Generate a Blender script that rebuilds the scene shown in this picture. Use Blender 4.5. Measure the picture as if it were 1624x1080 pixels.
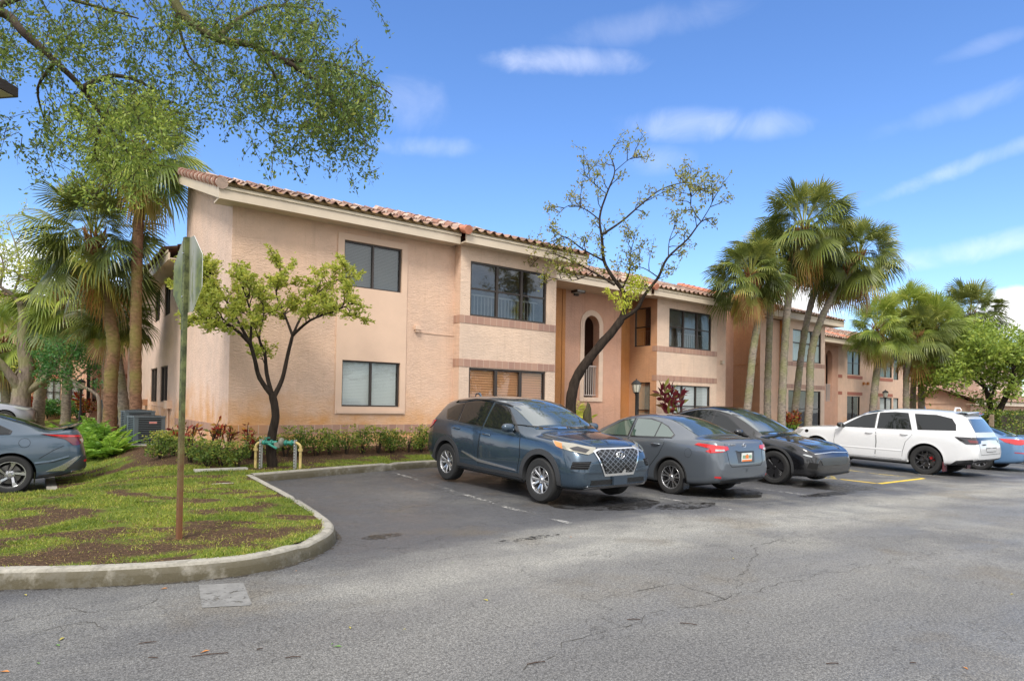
import bpy, bmesh, math, random
from math import sin, cos, pi, radians, sqrt, atan2, floor
from mathutils import Vector, Matrix, noise
from mathutils.bvhtree import BVHTree
import numpy as np

random.seed(7)
S = bpy.context.scene
for o in list(bpy.data.objects):
    bpy.data.objects.remove(o)
COL = S.collection

# ------------------------------------------------------------------ camera
FPX, YAW, PIT, ROL, CYP = 1019.334, radians(53.36136), radians(.92558), radians(.9278), 626.077
CAMH = 1.55
fw = Vector((cos(YAW)*cos(PIT), sin(YAW)*cos(PIT), sin(PIT)))
r0 = Vector((sin(YAW), -cos(YAW), 0)); u0 = r0.cross(fw)
rr = r0*cos(ROL) + u0*sin(ROL); uu = -r0*sin(ROL) + u0*cos(ROL)
CP = Vector((0, 0, CAMH))
cam = bpy.data.cameras.new('camera'); camo = bpy.data.objects.new('camera', cam); COL.objects.link(camo)
M = Matrix((rr, uu, -fw)).transposed().to_4x4(); M.translation = CP
camo.matrix_world = M
cam.sensor_width = 36; cam.lens = FPX/1624*36; cam.shift_y = (CYP-540)/1624
cam.clip_start = .05; cam.clip_end = 3000
S.camera = camo

# ------------------------------------------------------------------ sky, sun, exposure
SUN_EL, SUN_AZ = radians(50), radians(222)      # azimuth: direction towards the sun, from +X counter-clockwise
w = bpy.data.worlds.new('World'); S.world = w; w.use_nodes = True
nt = w.node_tree; nt.nodes.clear(); N = nt.nodes.new; L = nt.links.new
out = N('ShaderNodeOutputWorld'); bg = N('ShaderNodeBackground'); L(bg.outputs[0], out.inputs[0])
sky = N('ShaderNodeTexSky'); sky.sky_type = 'NISHITA'; sky.sun_disc = False
sky.sun_elevation = SUN_EL; sky.sun_rotation = (pi/2 - SUN_AZ) % (2*pi)
sky.altitude = 0; sky.air_density = 1.0; sky.dust_density = .6; sky.ozone_density = 4.0
tc = N('ShaderNodeTexCoord')
hsv = N('ShaderNodeHueSaturation'); hsv.inputs['Saturation'].default_value = 1.16; hsv.inputs['Value'].default_value = 1.0; hsv.inputs['Hue'].default_value = .508
L(sky.outputs[0], hsv.inputs['Color'])
# wispy clouds: noise sampled on a plane above (direction divided by its height)
sep = N('ShaderNodeSeparateXYZ'); L(tc.outputs['Generated'], sep.inputs[0])
zz = N('ShaderNodeMath'); zz.operation = 'MAXIMUM'; L(sep.outputs[2], zz.inputs[0]); zz.inputs[1].default_value = .03
zb = N('ShaderNodeMath'); zb.operation = 'ADD'; L(zz.outputs[0], zb.inputs[0]); zb.inputs[1].default_value = .12
dx = N('ShaderNodeMath'); dx.operation = 'DIVIDE'; L(sep.outputs[0], dx.inputs[0]); L(zb.outputs[0], dx.inputs[1])
dy = N('ShaderNodeMath'); dy.operation = 'DIVIDE'; L(sep.outputs[1], dy.inputs[0]); L(zb.outputs[0], dy.inputs[1])
cmb = N('ShaderNodeCombineXYZ'); L(dx.outputs[0], cmb.inputs[0]); L(dy.outputs[0], cmb.inputs[1])
mp = N('ShaderNodeMapping'); L(cmb.outputs[0], mp.inputs[0]); mp.inputs['Rotation'].default_value = (0, 0, radians(35)); mp.inputs['Scale'].default_value = (.35, 1.3, 1)
mp.inputs['Location'].default_value = (5.3, 0.4, 0)
n1 = N('ShaderNodeTexNoise'); L(mp.outputs[0], n1.inputs['Vector']); n1.inputs['Scale'].default_value = .8; n1.inputs['Detail'].default_value = 7; n1.inputs['Roughness'].default_value = .5; n1.inputs['Distortion'].default_value = .4
cr = N('ShaderNodeValToRGB'); L(n1.outputs[0], cr.inputs[0]); cr.color_ramp.elements[0].position = .68; cr.color_ramp.elements[1].position = .95
cr.color_ramp.elements[1].color = (.6, .6, .6, 1)
# low cumulus near the horizon
n2 = N('ShaderNodeTexNoise'); L(tc.outputs['Generated'], n2.inputs['Vector']); n2.inputs['Scale'].default_value = 5; n2.inputs['Detail'].default_value = 6
hm = N('ShaderNodeMapRange'); L(sep.outputs[2], hm.inputs[0]); hm.inputs[1].default_value = .02; hm.inputs[2].default_value = .24; hm.inputs[3].default_value = .16; hm.inputs[4].default_value = -.25
ad = N('ShaderNodeMath'); ad.operation = 'ADD'; L(n2.outputs[0], ad.inputs[0]); L(hm.outputs[0], ad.inputs[1])
cr2 = N('ShaderNodeValToRGB'); L(ad.outputs[0], cr2.inputs[0]); cr2.color_ramp.elements[0].position = .53; cr2.color_ramp.elements[1].position = .62
mxa = N('ShaderNodeMath'); mxa.operation = 'MAXIMUM'; L(cr.outputs[0], mxa.inputs[0]); L(cr2.outputs[0], mxa.inputs[1])
# a bright cloud deck fills the sky behind the camera; blue with wisps ahead
dt = N('ShaderNodeVectorMath'); dt.operation = 'DOT_PRODUCT'; L(tc.outputs['Generated'], dt.inputs[0]); dt.inputs[1].default_value = (-fw.x*.5, -fw.y*.5, 1.1)
n3 = N('ShaderNodeTexNoise'); L(tc.outputs['Generated'], n3.inputs['Vector']); n3.inputs['Scale'].default_value = 2.2; n3.inputs['Detail'].default_value = 6
a3 = N('ShaderNodeMath'); a3.operation = 'MULTIPLY_ADD'; L(n3.outputs[0], a3.inputs[0]); a3.inputs[1].default_value = .9; L(dt.outputs['Value'], a3.inputs[2])
m3 = N('ShaderNodeMapRange'); L(a3.outputs[0], m3.inputs[0]); m3.inputs[1].default_value = .74; m3.inputs[2].default_value = .95; m3.inputs[4].default_value = .92
# separate thin wisps, each a soft ellipse round its own direction in the sky
def vdot(v_):
    d_ = N('ShaderNodeVectorMath'); d_.operation = 'DOT_PRODUCT'; L(tc.outputs['Generated'], d_.inputs[0]); d_.inputs[1].default_value = v_; return d_.outputs['Value']
def mth(op, a_, b_=0, c_=0):
    x_ = N('ShaderNodeMath'); x_.operation = op
    for i_, q_ in enumerate((a_, b_, c_)):
        if isinstance(q_, bpy.types.NodeSocket): L(q_, x_.inputs[i_])
        else: x_.inputs[i_].default_value = q_
    return x_.outputs[0]
wn = N('ShaderNodeTexNoise'); L(tc.outputs['Generated'], wn.inputs['Vector']); wn.inputs['Scale'].default_value = 11; wn.inputs['Detail'].default_value = 7; wn.inputs['Roughness'].default_value = .6; wn.inputs['Distortion'].default_value = .6
acc = None
for (ax_, ay_, hl_, hw_, tilt_, st_) in ((892, 96, 135, 22, -3, .75), (1112, 198, 150, 28, -6, .62), (675, 233, 80, 18, 2, .42), (1560, 393, 190, 24, 6, .75), (1560, 252, 210, 16, 17, .5), (650, 170, 60, 45, 0, .28), (1030, 40, 160, 26, 3, .25), (1540, 165, 160, 22, 8, .32), (1040, 255, 60, 24, 0, .25), (1250, 485, 80, 46, 0, 1.2), (1605, 500, 70, 46, 0, 1.2), (1555, 75, 60, 14, 5, .2), (40, 440, 120, 60, 0, .9)):
    dr = fw + rr*((ax_-812)/FPX) - uu*((ay_-CYP)/FPX); ln_ = dr.length; c_v = dr/ln_; t_ = radians(tilt_); e1 = rr*cos(t_)+uu*sin(t_); e2 = -rr*sin(t_)+uu*cos(t_); e1 = (e1-c_v*e1.dot(c_v)).normalized(); e2 = (e2-c_v*e2.dot(c_v)).normalized()
    dc = mth('MAXIMUM', vdot(c_v), .05); u_ = mth('DIVIDE', mth('DIVIDE', vdot(e1), dc), hl_/FPX/ln_); v_ = mth('DIVIDE', mth('DIVIDE', vdot(e2), dc), hw_/FPX/ln_)
    q_ = mth('ADD', mth('MULTIPLY', u_, u_), mth('MULTIPLY', v_, v_)); q_ = mth('ADD', q_, mth('MULTIPLY', mth('SUBTRACT', wn.outputs[0], .5), 3.0))
    f_ = N('ShaderNodeMapRange'); f_.interpolation_type = 'SMOOTHSTEP'; L(q_, f_.inputs[0]); f_.inputs[1].default_value = -1.1 if st_ < .9 else .4; f_.inputs[2].default_value = 1.25; f_.inputs[3].default_value = min(1, st_*(.52 if st_ < .9 else .8)); f_.inputs[4].default_value = 0
    front_ = mth('MULTIPLY', f_.outputs[0], mth('GREATER_THAN', vdot(c_v), .3)); acc = front_ if acc is None else mth('MAXIMUM', acc, front_)
mxc = N('ShaderNodeMath'); mxc.operation = 'MAXIMUM'; L(mxa.outputs[0], mxc.inputs[0]); L(acc, mxc.inputs[1]); mxa = mxc
mxb = N('ShaderNodeMath'); mxb.operation = 'MAXIMUM'; L(mxa.outputs[0], mxb.inputs[0]); L(m3.outputs[0], mxb.inputs[1])
mix = N('ShaderNodeMix'); mix.data_type = 'RGBA'; L(mxb.outputs[0], mix.inputs[0]); L(hsv.outputs[0], mix.inputs[6]); mix.inputs[7].default_value = (6.6, 6.5, 6.5, 1)
L(mix.outputs[2], bg.inputs[0]); bg.inputs[1].default_value = .15

sd = bpy.data.lights.new('sun', 'SUN'); sd.energy = 2.0; sd.angle = radians(16); sd.color = (1, .95, .87)
so = bpy.data.objects.new('sun', sd); COL.objects.link(so)
sdir = Vector((cos(SUN_EL)*cos(SUN_AZ), cos(SUN_EL)*sin(SUN_AZ), sin(SUN_EL)))
so.rotation_euler = sdir.to_track_quat('Z', 'Y').to_euler(); so.location = (0, 0, 30)
S.view_settings.view_transform = 'Standard'; S.view_settings.look = 'None'
S.view_settings.exposure = .76; S.view_settings.gamma = 1
S.render.engine = 'CYCLES'

# ------------------------------------------------------------------ helpers
def ray(x, y):
    return fw + rr*((x-812)/FPX) - uu*((y-CYP)/FPX)
def at(x, y, d):           # the point seen at a pixel of the photograph, at a given depth in metres
    return CP + ray(x, y)*d
def atY(x, y, Y):
    r = ray(x, y); return CP + r*(Y/r.y)
def atX(x, y, X):
    r = ray(x, y); return CP + r*(X/r.x)

def sst(a, b, x):
    t = max(0, min(1, (x-a)/(b-a))); return t*t*(3-2*t)
def G(X, Y):               # height of the car park
    return .03*max(0, min(4.6, Y-7.9))*sst(-2, 2, X) - .012*max(0, min(60, X-7)) - .45*sst(2.0, 1.0, X)*sst(11, 12, Y)
def GL(X, Y):              # height of the planted ground
    a = .15 + .03*max(0, min(4.6, Y-7.9))*sst(-2, 2, X)*0.8 - .012*max(0, min(60, X-7))
    b = .52
    t = sst(12.6, 14.5, Y)*sst(.6, 3.2, X)
    t2 = sst(15, 22, Y)*sst(-1, 2, X)*.85
    t3 = .25*sst(7.2, 10, Y)*sst(2.4, 1.6, X)*sst(12, 10.5, Y)*0
    t = max(t, t2*(1-0*t3))
    n = .02*noise.noise(Vector((X*.8, Y*.8, 3)))
    h = a*(1-t) + b*t + n*(sst(6.3, 7.5, Y))
    dpad = math.hypot(max(0, X-.36), max(0, 12.95-Y, Y-17.6)); f_ = sst(1.6, 0, dpad)
    return h*(1-f_) + .0*f_

class MB:
    def __init__(s): s.v = []; s.f = []; s.m = []; s.a = None
    def quad(s, a, b, c, d, m=0):
        n = len(s.v); s.v += [tuple(a), tuple(b), tuple(c), tuple(d)]; s.f.append((n, n+1, n+2, n+3)); s.m.append(m)
    def tri(s, a, b, c, m=0):
        n = len(s.v); s.v += [tuple(a), tuple(b), tuple(c)]; s.f.append((n, n+1, n+2)); s.m.append(m)
    def poly(s, pts, m=0):
        n = len(s.v); s.v += [tuple(p) for p in pts]; s.f.append(tuple(range(n, n+len(pts)))); s.m.append(m)
    def box(s, x0, x1, y0, y1, z0, z1, m=0, T=None):
        P = [(x0,y0,z0),(x1,y0,z0),(x1,y1,z0),(x0,y1,z0),(x0,y0,z1),(x1,y0,z1),(x1,y1,z1),(x0,y1,z1)]
        if T: P = [tuple(T(*p)) for p in P]
        n = len(s.v); s.v += P
        for q in ((0,3,2,1),(4,5,6,7),(0,1,5,4),(1,2,6,5),(2,3,7,6),(3,0,4,7)):
            s.f.append(tuple(n+i for i in q)); s.m.append(m)
    def tube(s, pts, rad, seg=8, m=0, cap=True, jit=0):
        pts = [Vector(p) for p in pts]; n0 = len(s.v); up = None
        for i, p in enumerate(pts):
            t = (pts[min(i+1, len(pts)-1)] - pts[max(i-1, 0)])
            t = t.normalized() if t.length > 1e-9 else Vector((0, 0, 1))
            if up is None:
                up = Vector((1, 0, 0)) if abs(t.x) < .8 else Vector((0, 1, 0))
            up = (up - t*up.dot(t))
            up = up.normalized() if up.length > 1e-6 else t.orthogonal().normalized()
            sd_ = t.cross(up); R = rad[i] if hasattr(rad, '__len__') else rad
            for k in range(seg):
                a = 2*pi*k/seg; q = R*(1 + (random.uniform(-jit, jit) if jit else 0))
                s.v.append(tuple(p + (up*cos(a) + sd_*sin(a))*q))
        for i in range(len(pts)-1):
            for k in range(seg):
                a = n0+i*seg+k; b = n0+i*seg+(k+1) % seg
                s.f.append((a, b, b+seg, a+seg)); s.m.append(m)
        if cap:
            s.f.append(tuple(n0+k for k in reversed(range(seg)))); s.m.append(m)
            e = n0+(len(pts)-1)*seg; s.f.append(tuple(e+k for k in range(seg))); s.m.append(m)
    def lathe(s, prof, seg=24, m=0, T=None):   # profile (r, z) about the z axis
        n0 = len(s.v)
        for (r_, z_) in prof:
            for k in range(seg):
                a = 2*pi*k/seg; p = (r_*cos(a), r_*sin(a), z_)
                s.v.append(tuple(T(*p)) if T else p)
        for i in range(len(prof)-1):
            for k in range(seg):
                a = n0+i*seg+k; b = n0+i*seg+(k+1) % seg
                s.f.append((a, b, b+seg, a+seg)); s.m.append(m)
    def add(s, v, f, m=0):
        n = len(s.v); s.v += [tuple(p) for p in v]; s.f += [tuple(n+i for i in q) for q in f]; s.m += [m]*len(f)
    def build(s, name, mats, parent=None, smooth=None, loc=None):
        me = bpy.data.meshes.new(name); me.from_pydata(s.v, [], s.f)
        if not isinstance(mats, (list, tuple)): mats = [mats]
        for mt in mats: me.materials.append(mt)
        if len(mats) > 1: me.polygons.foreach_set('material_index', s.m)
        if smooth is not None:
            me.polygons.foreach_set('use_smooth', [True]*len(me.polygons))
            if smooth < 179: me.set_sharp_from_angle(angle=radians(smooth))
        me.update()
        o = bpy.data.objects.new(name, me); COL.objects.link(o)
        if parent: o.parent = parent
        if loc: o.location = loc
        return o

def tag(o, label=None, cat=None, group=None, kind=None):
    if label: o['label'] = label
    if cat: o['category'] = cat
    if group: o['group'] = group
    if kind: o['kind'] = kind
    return o
def empty(name, loc=(0, 0, 0), rz=0):
    o = bpy.data.objects.new(name, None); COL.objects.link(o); o.location = loc; o.rotation_euler = (0, 0, rz)
    o.empty_display_size = .2; return o
def kids(o): return [c for c in bpy.data.objects if c.parent == o]
def copy_tree(o, parent=None, top=True):
    c = o.copy(); COL.objects.link(c); c.parent = parent
    for ch in kids(o): copy_tree(ch, c, False)
    return c

# ------------------------------------------------------------------ materials
def mat(name, col=(.5, .5, .5), rough=.6, metal=0, spec=.5, coat=0, bump=None, var=None, trans=0, ior=None, emit=None):
    """bump=(scale, strength, distance)  var=(scale, amount) brightness mottling"""
    m = bpy.data.materials.new(name); m.use_nodes = True; t = m.node_tree; b = t.nodes['Principled BSDF']
    b.inputs['Base Color'].default_value = (*col, 1); b.inputs['Roughness'].default_value = rough
    b.inputs['Metallic'].default_value = metal; b.inputs['Specular IOR Level'].default_value = spec
    b.inputs['Coat Weight'].default_value = coat; b.inputs['Coat Roughness'].default_value = .03
    if ior: b.inputs['IOR'].default_value = ior
    if trans: b.inputs['Transmission Weight'].default_value = trans
    if emit: b.inputs['Emission Color'].default_value = (*emit[:3], 1); b.inputs['Emission Strength'].default_value = emit[3]
    tcn = t.nodes.new('ShaderNodeTexCoord')
    if var:
        n = t.nodes.new('ShaderNodeTexNoise'); n.inputs['Scale'].default_value = var[0]; n.inputs['Detail'].default_value = 6; n.inputs['Roughness'].default_value = .65
        t.links.new(tcn.outputs['Object'], n.inputs['Vector'])
        mr = t.nodes.new('ShaderNodeMapRange'); t.links.new(n.outputs[0], mr.inputs[0])
        mr.inputs[1].default_value = .3; mr.inputs[2].default_value = .7
        mr.inputs[3].default_value = 1-var[1]; mr.inputs[4].default_value = 1+var[1]
        h = t.nodes.new('ShaderNodeHueSaturation'); h.inputs['Color'].default_value = (*col, 1)
        t.links.new(mr.outputs[0], h.inputs['Value']); t.links.new(h.outputs[0], b.inputs['Base Color'])
    if bump:
        n = t.nodes.new('ShaderNodeTexNoise'); n.inputs['Scale'].default_value = bump[0]; n.inputs['Detail'].default_value = 5
        t.links.new(tcn.outputs['Object'], n.inputs['Vector'])
        bp = t.nodes.new('ShaderNodeBump'); bp.inputs['Strength'].default_value = bump[1]; bp.inputs['Distance'].default_value = bump[2]
        t.links.new(n.outputs[0], bp.inputs['Height']); t.links.new(bp.outputs[0], b.inputs['Normal'])
    return m

class NT:   # small node helper on a material
    def __init__(s, m): s.t = m.node_tree; s.b = s.t.nodes['Principled BSDF']
    def n(s, typ, ins=None, **kw):
        x = s.t.nodes.new('ShaderNode'+typ)
        for k, v in kw.items(): setattr(x, k, v)
        if ins:
            for k, v in ins.items():
                if hasattr(v, 'is_output') or isinstance(v, bpy.types.NodeSocket): s.t.links.new(v, x.inputs[k])
                else: x.inputs[k].default_value = v
        return x
    def math(s, op, a, b=0, c=0, clamp=False):
        return s.n('Math', {0: a, 1: b, 2: c}, operation=op, use_clamp=clamp).outputs[0]
    def mr(s, v, a, b, c=0, d=1):
        return s.n('MapRange', {0: v, 1: a, 2: b, 3: c, 4: d}).outputs[0]
    def mixc(s, f, a, b, blend='MIX'):
        x = s.n('Mix', None, data_type='RGBA', blend_type=blend)
        for i, v in ((0, f), (6, a), (7, b)):
            if isinstance(v, bpy.types.NodeSocket): s.t.links.new(v, x.inputs[i])
            else: x.inputs[i].default_value = v if i == 0 else (*v, 1)[:4]
        return x.outputs[2]
    def noise(s, vec, sc, det=4, ro=.5, dist=0):
        return s.n('TexNoise', {'Vector': vec, 'Scale': sc, 'Detail': det, 'Roughness': ro, 'Distortion': dist}).outputs[0]
    def mapping(s, vec, sc=(1, 1, 1), rot=(0, 0, 0), loc=(0, 0, 0)):
        return s.n('Mapping', {'Vector': vec, 'Scale': sc, 'Rotation': rot, 'Location': loc}).outputs[0]
    def link(s, a, inp): s.t.links.new(a, s.b.inputs[inp])

def stucco(name, col, stain=True):
    m = mat(name, col, .85, spec=.25); k = NT(m); tc = k.n('TexCoord').outputs['Object']
    wob = k.noise(tc, 1.2, 3)
    big = k.noise(tc, .45, 5, .6); med = k.noise(tc, 3.5, 5, .65); fine = k.noise(tc, 40, 3)
    v = k.math('ADD', k.mr(big, .3, .7, .90, 1.08), k.mr(med, .3, .7, -.06, .06))
    v = k.math('ADD', v, k.mr(fine, .3, .7, -.045, .045))
    hs = k.n('HueSaturation', {'Color': (*col, 1), 'Value': v, 'Saturation': k.mr(big, .3, .7, .95, 1.08)})
    c = hs.outputs[0]
    stv = k.noise(k.mapping(tc, (5, 5, .28)), 1.6, 4, .6); c = k.mixc(k.math('MULTIPLY', k.mr(stv, .55, .75), .28), c, (col[0]*.55, col[1]*.5, col[2]*.45))
    pat = k.noise(tc, .9, 1); c = k.mixc(k.math('MULTIPLY', k.mr(pat, .565, .575), .14), c, (col[0]*1.12, col[1]*1.1, col[2]*1.05))
    if stain:   # irrigation rust that rises from the ground, with an irregular top
        sp = k.n('SeparateXYZ', {0: tc}); n = k.noise(tc, .8, 4, .6)
        tx = k.mr(sp.outputs[0], 3.2, 9.5, .0, .55)
        hgt = k.math('SUBTRACT', k.math('ADD', .75, k.math('MULTIPLY', n, 1.9)), tx)
        fz = k.math('MULTIPLY', k.n('MapRange', {0: k.math('SUBTRACT', hgt, sp.outputs[2]), 1: -.2, 2: .7, 3: 0, 4: .75}).outputs[0], k.mr(k.noise(tc, 2.3, 3), .35, .6, .35, 1))
        fz = k.math('MULTIPLY', fz, k.mr(sp.outputs[1], 14, 22, 1, .55))
        c = k.mixc(fz, c, (.62, .28, .06))
    k.link(c, 'Base Color')
    tv = k.mapping(tc, (2.2, 2.2, 6.5), (radians(12), radians(8), 0))
    b1 = k.noise(tv, 3.2, 5, .6, 1.6); b2 = k.noise(tc, 26, 3)
    h = k.math('ADD', k.math('MULTIPLY', k.mr(b1, .42, .6), .9), k.math('MULTIPLY', b2, .3))
    bp = k.n('Bump', {'Height': h, 'Strength': .5, 'Distance': .014}); k.link(bp.outputs[0], 'Normal')
    return m
PEACH = (.69, .485, .36)
M_stucco = stucco('stucco_peach', PEACH)
M_side = stucco('stucco_side', (.70, .52, .42))
M_cream = stucco('stucco_cream', (.71, .535, .41), False)
M_pink = stucco('stucco_pink', (.58, .345, .245), False)
M_orange = stucco('stucco_orange', (.52, .24, .095), False)
M_smooth = mat('smooth_render', (.70, .50, .37), .8, spec=.25, bump=(30, .2, .004), var=(1.5, .05))
M_fascia = mat('painted_fascia', (.60, .50, .38), .6, var=(1.2, .07), bump=(14, .15, .004))
M_fasciad = mat('painted_drip', (.62, .52, .38), .6, var=(2, .12))
M_mortar = mat('eave_mortar', (.42, .29, .13), .9, var=(5, .25), bump=(20, .5, .01))
M_bronze = mat('bronze_frame', (.055, .043, .036), .4, metal=.3)
M_dark = mat('dark_room', (.02, .02, .02), .9)
M_whiteblind = mat('white_blind', (.82, .84, .82), .5)
M_greyblind = mat('grey_blind', (.22, .23, .22), .5)
M_woodblind = mat('wood_blind', (.78, .40, .20), .45)
M_curtain = mat('curtain', (.5, .5, .42), .8)
M_conc = mat('concrete', (.42, .40, .36), .85, var=(2.5, .22), bump=(40, .4, .006))
M_black = mat('black_metal', (.02, .02, .02), .4, metal=.2)
M_lightmetal = mat('galvanised', (.45, .45, .44), .4, metal=.7)
M_railing = mat('railing_paint', (.42, .36, .32), .5)
M_white = mat('white_plastic', (.75, .75, .73), .4)
def glass(name, tint=(.02, .025, .025), mixf=.35, rough=.01, gc=(.95, .97, 1, 1)):
    m = bpy.data.materials.new(name); m.use_nodes = True; t = m.node_tree; t.nodes.clear()
    o = t.nodes.new('ShaderNodeOutputMaterial'); g = t.nodes.new('ShaderNodeBsdfGlossy'); g.inputs['Roughness'].default_value = rough; g.inputs[0].default_value = gc
    tr = t.nodes.new('ShaderNodeBsdfTransparent'); tr.inputs[0].default_value = (*tint, 1)
    fr = t.nodes.new('ShaderNodeFresnel'); fr.inputs[0].default_value = 1.55
    mrn = t.nodes.new('ShaderNodeMapRange'); mrn.inputs[1].default_value = 0; mrn.inputs[2].default_value = 1; mrn.inputs[3].default_value = mixf; mrn.inputs[4].default_value = .7
    t.links.new(fr.outputs[0], mrn.inputs[0])
    nn = t.nodes.new('ShaderNodeTexNoise'); nn.inputs['Scale'].default_value = 1.6; tcn = t.nodes.new('ShaderNodeTexCoord'); t.links.new(tcn.outputs['Object'], nn.inputs['Vector'])
    bp = t.nodes.new('ShaderNodeBump'); bp.inputs['Strength'].default_value = .12; bp.inputs['Distance'].default_value = .03; t.links.new(nn.outputs[0], bp.inputs['Height']); t.links.new(bp.outputs[0], g.inputs['Normal'])
    mx = t.nodes.new('ShaderNodeMixShader'); t.links.new(mrn.outputs[0], mx.inputs[0]); t.links.new(tr.outputs[0], mx.inputs[1]); t.links.new(g.outputs[0], mx.inputs[2]); t.links.new(mx.outputs[0], o.inputs[0])
    return m
M_glass = glass('window_glass', (.93, .96, .95), .03)
M_screen = glass('screened_glass', (.70, .72, .70), .12, .06, (.85, .80, .72, 1))
M_glassdark = glass('tinted_glass', (.25, .28, .28), .08)
# ================================================================== SETTING
# car park
def asphalt():
    m = mat('asphalt', (.1, .1, .1), .8, spec=.4); k = NT(m); tc = k.n('TexCoord').outputs['Object']
    sp = k.n('SeparateXYZ', {0: tc}); X, Y = sp.outputs[0], sp.outputs[1]
    big = k.noise(k.mapping(tc, (.35, .8, 1), (0, 0, radians(-10))), .8, 5, .6, .3)
    med = k.noise(tc, 1.6, 6, .65, .2); fine = k.noise(tc, 45, 4, .7); grain = k.n('TexVoronoi', {'Vector': tc, 'Scale': 95}).outputs['Distance']
    base = k.mixc(k.mr(big, .3, .7), (.145, .143, .140), (.232, .226, .21))
    # stalls are older, darker and damp
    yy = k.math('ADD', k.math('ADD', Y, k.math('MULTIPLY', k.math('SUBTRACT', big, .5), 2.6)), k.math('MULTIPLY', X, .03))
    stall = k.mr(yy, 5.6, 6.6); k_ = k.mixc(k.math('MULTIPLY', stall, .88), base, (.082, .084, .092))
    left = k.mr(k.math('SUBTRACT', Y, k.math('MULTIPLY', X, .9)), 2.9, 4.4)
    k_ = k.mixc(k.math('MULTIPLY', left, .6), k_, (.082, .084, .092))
    # pale silt band left by the run-off in front of the stalls
    d = k.math('ABSOLUTE', k.math('SUBTRACT', yy, 5.35)); band = k.math('MULTIPLY', k.mr(d, .1, .9, 1, 0), k.mr(med, .35, .6, .25, .95))
    k_ = k.mixc(k.math('MULTIPLY', band, k.mr(X, 1.5, 4.5, .4, .9)), k_, (.37, .36, .32))
    silt = k.math('MULTIPLY', k.mr(k.noise(tc, .33, 5, .65), .50, .64), k.mr(X, 4, 8, 0, .7))
    k_ = k.mixc(silt, k_, (.30, .29, .255))
    # brown dirt
    dirt = k.math('MULTIPLY', k.mr(k.noise(k.mapping(tc, (1, 1, 1), loc=(9, 4, 0)), .7, 5, .6), .56, .68), .35)
    k_ = k.mixc(dirt, k_, (.16, .125, .075))
    gr = k.math('ADD', k.mr(fine, .3, .7, .62, 1.38), k.mr(grain, .1, .55, .45, -.35))
    hs = k.n('HueSaturation', {'Color': k_, 'Value': gr}); c = hs.outputs[0]
    # cracks: crazing in patches plus long ones
    wv = k.n('VectorMath', {0: tc, 1: k.n('TexNoise', {'Vector': tc, 'Scale': 3.0, 'Detail': 4}).outputs['Color']}, operation='ADD').outputs[0]
    v1 = k.n('TexVoronoi', {'Vector': wv, 'Scale': 2.6}, feature='DISTANCE_TO_EDGE').outputs['Distance']
    v2 = k.n('TexVoronoi', {'Vector': wv, 'Scale': .42}, feature='DISTANCE_TO_EDGE').outputs['Distance']
    ck = k.math('MULTIPLY', k.mr(v1, .0, .009, 1, 0), k.mr(k.noise(tc, .55, 3), .47, .55))
    ck = k.math('MAXIMUM', ck, k.math('MULTIPLY', k.mr(v2, .0, .005, 1, 0), k.mr(med, .38, .48)))
    c = k.mixc(k.math('MULTIPLY', ck, .5), c, (.05, .046, .04))
    k.link(c, 'Base Color')
    wet = k.math('MULTIPLY', k.mr(k.noise(k.mapping(tc, (.4, 1, 1), loc=(2, 7, 0)), .9, 4), .48, .6), .5)
    wet = k.math('MAXIMUM', wet, k.math('MULTIPLY', stall, k.mr(med, .4, .6, .25, .7)))
    k.link(k.mr(wet, 0, 1, .78, .30), 'Roughness')
    h = k.math('SUBTRACT', k.math('ADD', k.math('MULTIPLY', grain, .6), fine), k.math('MULTIPLY', ck, 2))
    bp = k.n('Bump', {'Height': h, 'Strength': .45, 'Distance': .006}); k.link(bp.outputs[0], 'Normal')
    return m
M_asphalt = asphalt()
def grid_mesh(xs, ys, hf, mb=None):
    mb = mb or MB(); n0 = len(mb.v); nx = len(xs)
    for y in ys:
        for x in xs: mb.v.append((x, y, hf(x, y)))
    for j in range(len(ys)-1):
        for i in range(nx-1):
            a = n0+j*nx+i; mb.f.append((a, a+1, a+1+nx, a+nx)); mb.m.append(0)
    return mb
def rng(a, b, st):
    n = max(1, int(round((b-a)/st))); return [a+(b-a)*i/n for i in range(n+1)]
xs = [-400, -150, -60, -30, -15] + rng(-8, 40, 1) + [50, 60, 75, 100, 200, 600]
ys = [-300, -100, -40, -20, -10] + rng(-5, 16, .5) + [20, 30, 45, 80, 200, 600]
grid_mesh(xs, ys, G).build('car_park', M_asphalt, smooth=180)['kind'] = 'structure'

# kerb line: foot of the kerb on the asphalt side
KERB = [(-14, 14.6), (-8, 11.0), (-3, 8.2), (-.9, 6.98), (-.2, 6.62), (.43, 6.30), (1.1, 6.08), (1.6, 6.03), (2.1, 6.22), (2.52, 6.58), (2.82, 7.12), (2.98, 7.93),
        (3.08, 9.3), (3.12, 10.6), (3.15, 11.75)]
KERB2 = [(3.15, 11.78), (4.3, 12.05), (5.8, 12.35), (7.2, 12.55), (9, 12.6), (15, 12.6), (24, 12.65), (34, 12.8), (50, 13.5), (70, 16)]
def smooth_path(P, st=.15, lin=False):
    P = [Vector((*p, 0)) for p in P]; out = []
    for i in range(len(P)-1):
        p0 = P[max(i-1, 0)]; p1 = P[i]; p2 = P[i+1]; p3 = P[min(i+2, len(P)-1)]
        n = max(2, int((p2-p1).length/st))
        for j in range(n):
            t = j/n
            out.append(.5*((2*p1) + (p2-p0)*t + (2*p0-5*p1+4*p2-p3)*t*t + (3*p1-p0-3*p2+p3)*t**3))
    out.append(P[-1]); return out
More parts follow.
